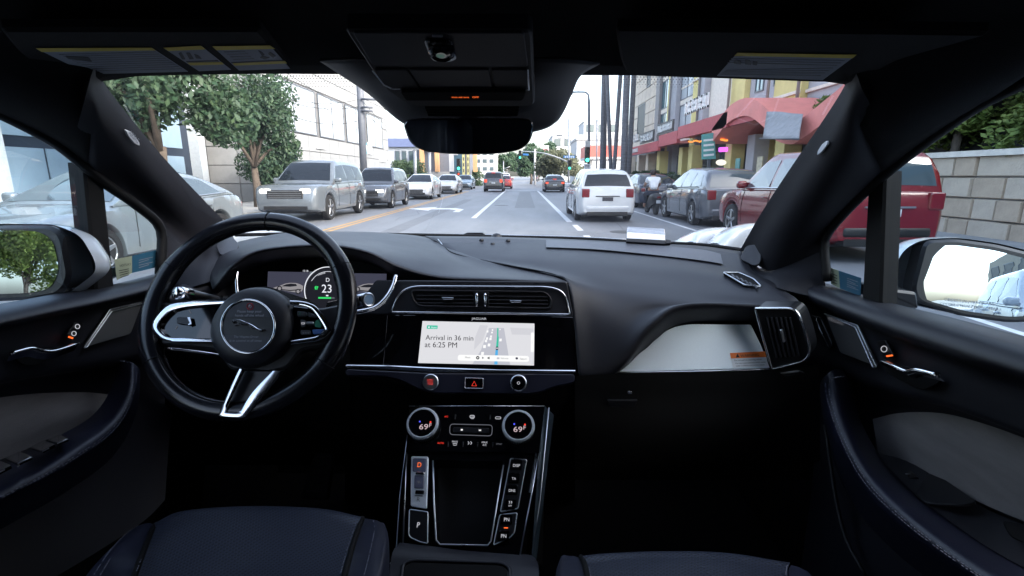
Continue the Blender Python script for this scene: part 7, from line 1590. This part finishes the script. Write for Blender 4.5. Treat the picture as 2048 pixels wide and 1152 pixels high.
# near signal on the right with lamp mast
Y1 = 40
b = P(1176, 352, Y1); b.z = .1
t = thing('traffic_light', 'near traffic light showing green on the tall street lamp mast', 'traffic light', tuple(b))
tp_ = P(1178, 196, Y1); tube('pole', cr([b, V((b.x, b.y, 3.0)), V((tp_.x, tp_.y, tp_.z-.3)), P(1174, 187, Y1), P(1163, 184, Y1), P(1130, 185, Y1)], 4), [.10]*9+[.06]*12, DST, t, 8)
box('lamp_head', tuple(P(1140, 187, Y1)-V((.5, .1, .08))), tuple(P(1140, 187, Y1)+V((.2, .1, .08))), DST, t)
signal(P(1175, 310, Y1-.3), 1.15, t)
slab('signal_box', [(1171, 282), (1181, 282), (1181, 294), (1171, 294)], YPlane(Y1-.15), STL, t, .2, .01)
slab('turn_sign', [(1168, 328), (1181, 328), (1181, 339), (1168, 339)], YPlane(Y1-.2), PLATE, t, .03, .004)
for k in range(3): slab('print_line', [(1170, 330+k*3), (1179, 330+k*3), (1179, 331.2+k*3), (1170, 331.2+k*3)], YPlane(Y1-.21), INK, t, .004, 0)
# mast arm signal over the junction
Y2 = 62
b = P(1137.5, 352, Y2); b.z = 0
t = thing('traffic_light', 'far traffic light mast with arm reaching left over the junction', 'traffic light', tuple(b))
tube('pole', [b, P(1138, 238, Y2)], .11, STL, t, 8); tube('arm', cr([P(1138, 325, Y2), P(1115, 315, Y2), P(1085, 306, Y2), P(1055, 303, Y2), P(1038, 303, Y2)], 4), [.09]*8+[.06]*9, STL, t, 8)
tube('lamp_arm', cr([P(1138, 282, Y2), P(1130, 277, Y2), P(1115, 276, Y2)], 4), .05, STL, t, 6); box('lamp_head', tuple(P(1119, 271, Y2)-V((.35, .1, .08))), tuple(P(1119, 271, Y2)+V((.35, .1, .08))), DST, t)
signal(P(1139.5, 330, Y2-.3), 1.15, t); signal(P(1040, 309.5, Y2-.2), 1.0, t)
slab('street_sign', [(1127, 311.5), (1150, 311.5), (1150, 316), (1127, 316)], YPlane(Y2-.2), BLS, t, .04, .005); 
for k in range(5): slab('sign_letter', [(1129.5+k*4, 312.8), (1132+k*4, 312.8), (1132+k*4, 314.9), (1129.5+k*4, 314.9)], YPlane(Y2-.21), PLATE, t, .004, 0)
slab('street_sign', [(1046, 307), (1057, 307.5), (1057, 311), (1046, 310.5)], YPlane(Y2-.2), BLS, t, .04, .005)
# left signal
b = P(917.5, 352, 60); b.z = 0
t = thing('traffic_light', 'left traffic light showing green above the second white sedan', 'traffic light', tuple(b)); tube('pole', [b, P(917.5, 318, 60)], .08, STL, t, 8); signal(P(917, 329, 59.7), 1.35, t); box('walk_signal', tuple(P(917, 348, 59.7)-V((.2, .1, .2))), tuple(P(917, 348, 59.7)+V((.2, .1, .2))), SIGB, t)
box('hand_symbol', tuple(P(917, 348, 59.58)-V((.1, .01, .1))), tuple(P(917, 348, 59.58)+V((.1, .01, .1))), TLON, t)
# big pole by the white building, with cross-arms and wires
Y4 = 25.0; b = P(727, 352, Y4); b.z = .1; tpp = P(716, 80, Y4)
t = thing('utility_pole', 'tall grey utility pole in front of the white building', 'pole', tuple(b)); tube('pole', [b, tpp], .17, DST, t, 10)
for yy, wd in ((198, 1.1), (214, .7), (221, .7)):
    c = P(721+ (yy-150)*.03, yy, Y4-.2); tube('cross_arm', [c-V((0, 0, 0)), c+V((wd*.75, 0, -.03))], .05, DST, t, 6)
wg = MB()
for (a, bb_) in ((P(560, 138, 23), P(790, 252, 60)), (P(540, 160, 23), P(790, 262, 60)), (P(480, 160, 20), P(722, 212, Y4)), (P(430, 150, 18), P(722, 198, Y4)), (P(722, 198, Y4), P(800, 262, 62)), (P(722, 214, Y4), P(800, 270, 62)), (P(520, 200, 21), P(722, 240, Y4))):
    wg.tube([a.lerp(bb_, q/8)-V((0, 0, .5*4*(q/8)*(1-q/8))) for q in range(9)], .014, 4)
wires = wg.build('overhead_wires', BLKT); tag(wires, 'thin overhead wires sagging past the utility pole on the left', 'wires')
# further poles
for i, (px, py0, Y, m_, lbl) in enumerate(((1070, 298, 80, WHB, 'pale pole in front of the broad green tree'), (1007, 322, 95, STL, 'thin pole with lamp arm left of the far road'), (1194, 240, 55, STL, 'slender pale lamp pole left of the palms'), (830, 300, 56, STL, 'grey pole in front of the dark building'), (859, 305, 58, STL, 'second grey pole between the orange frames'), (978, 318, 110, STL, 'thin far pole above the dark grey suv'))):
    b = P(px, 352, Y); b.z = 0; t = thing('street_pole', lbl, 'pole', tuple(b)); tube('pole', [b, P(px, py0, Y)], .16 if i in (0, 3, 4) else .08, m_, t, 8); disc('pole_cap', P(px, py0, Y), V((0, 0, 1)), .2 if i in (0, 3, 4) else .1, m_, t, .05, 10)
tube('lamp_arm', [P(1007, 338, 94.9), P(1020, 333, 94.9)], .06, STL, None, 6).parent = bpy.data.objects['street_pole.001']
for ch in bpy.data.objects['street_pole.001'].children:
    if ch.name.startswith('lamp_arm'): ch.location = -V(bpy.data.objects['street_pole.001'].location)
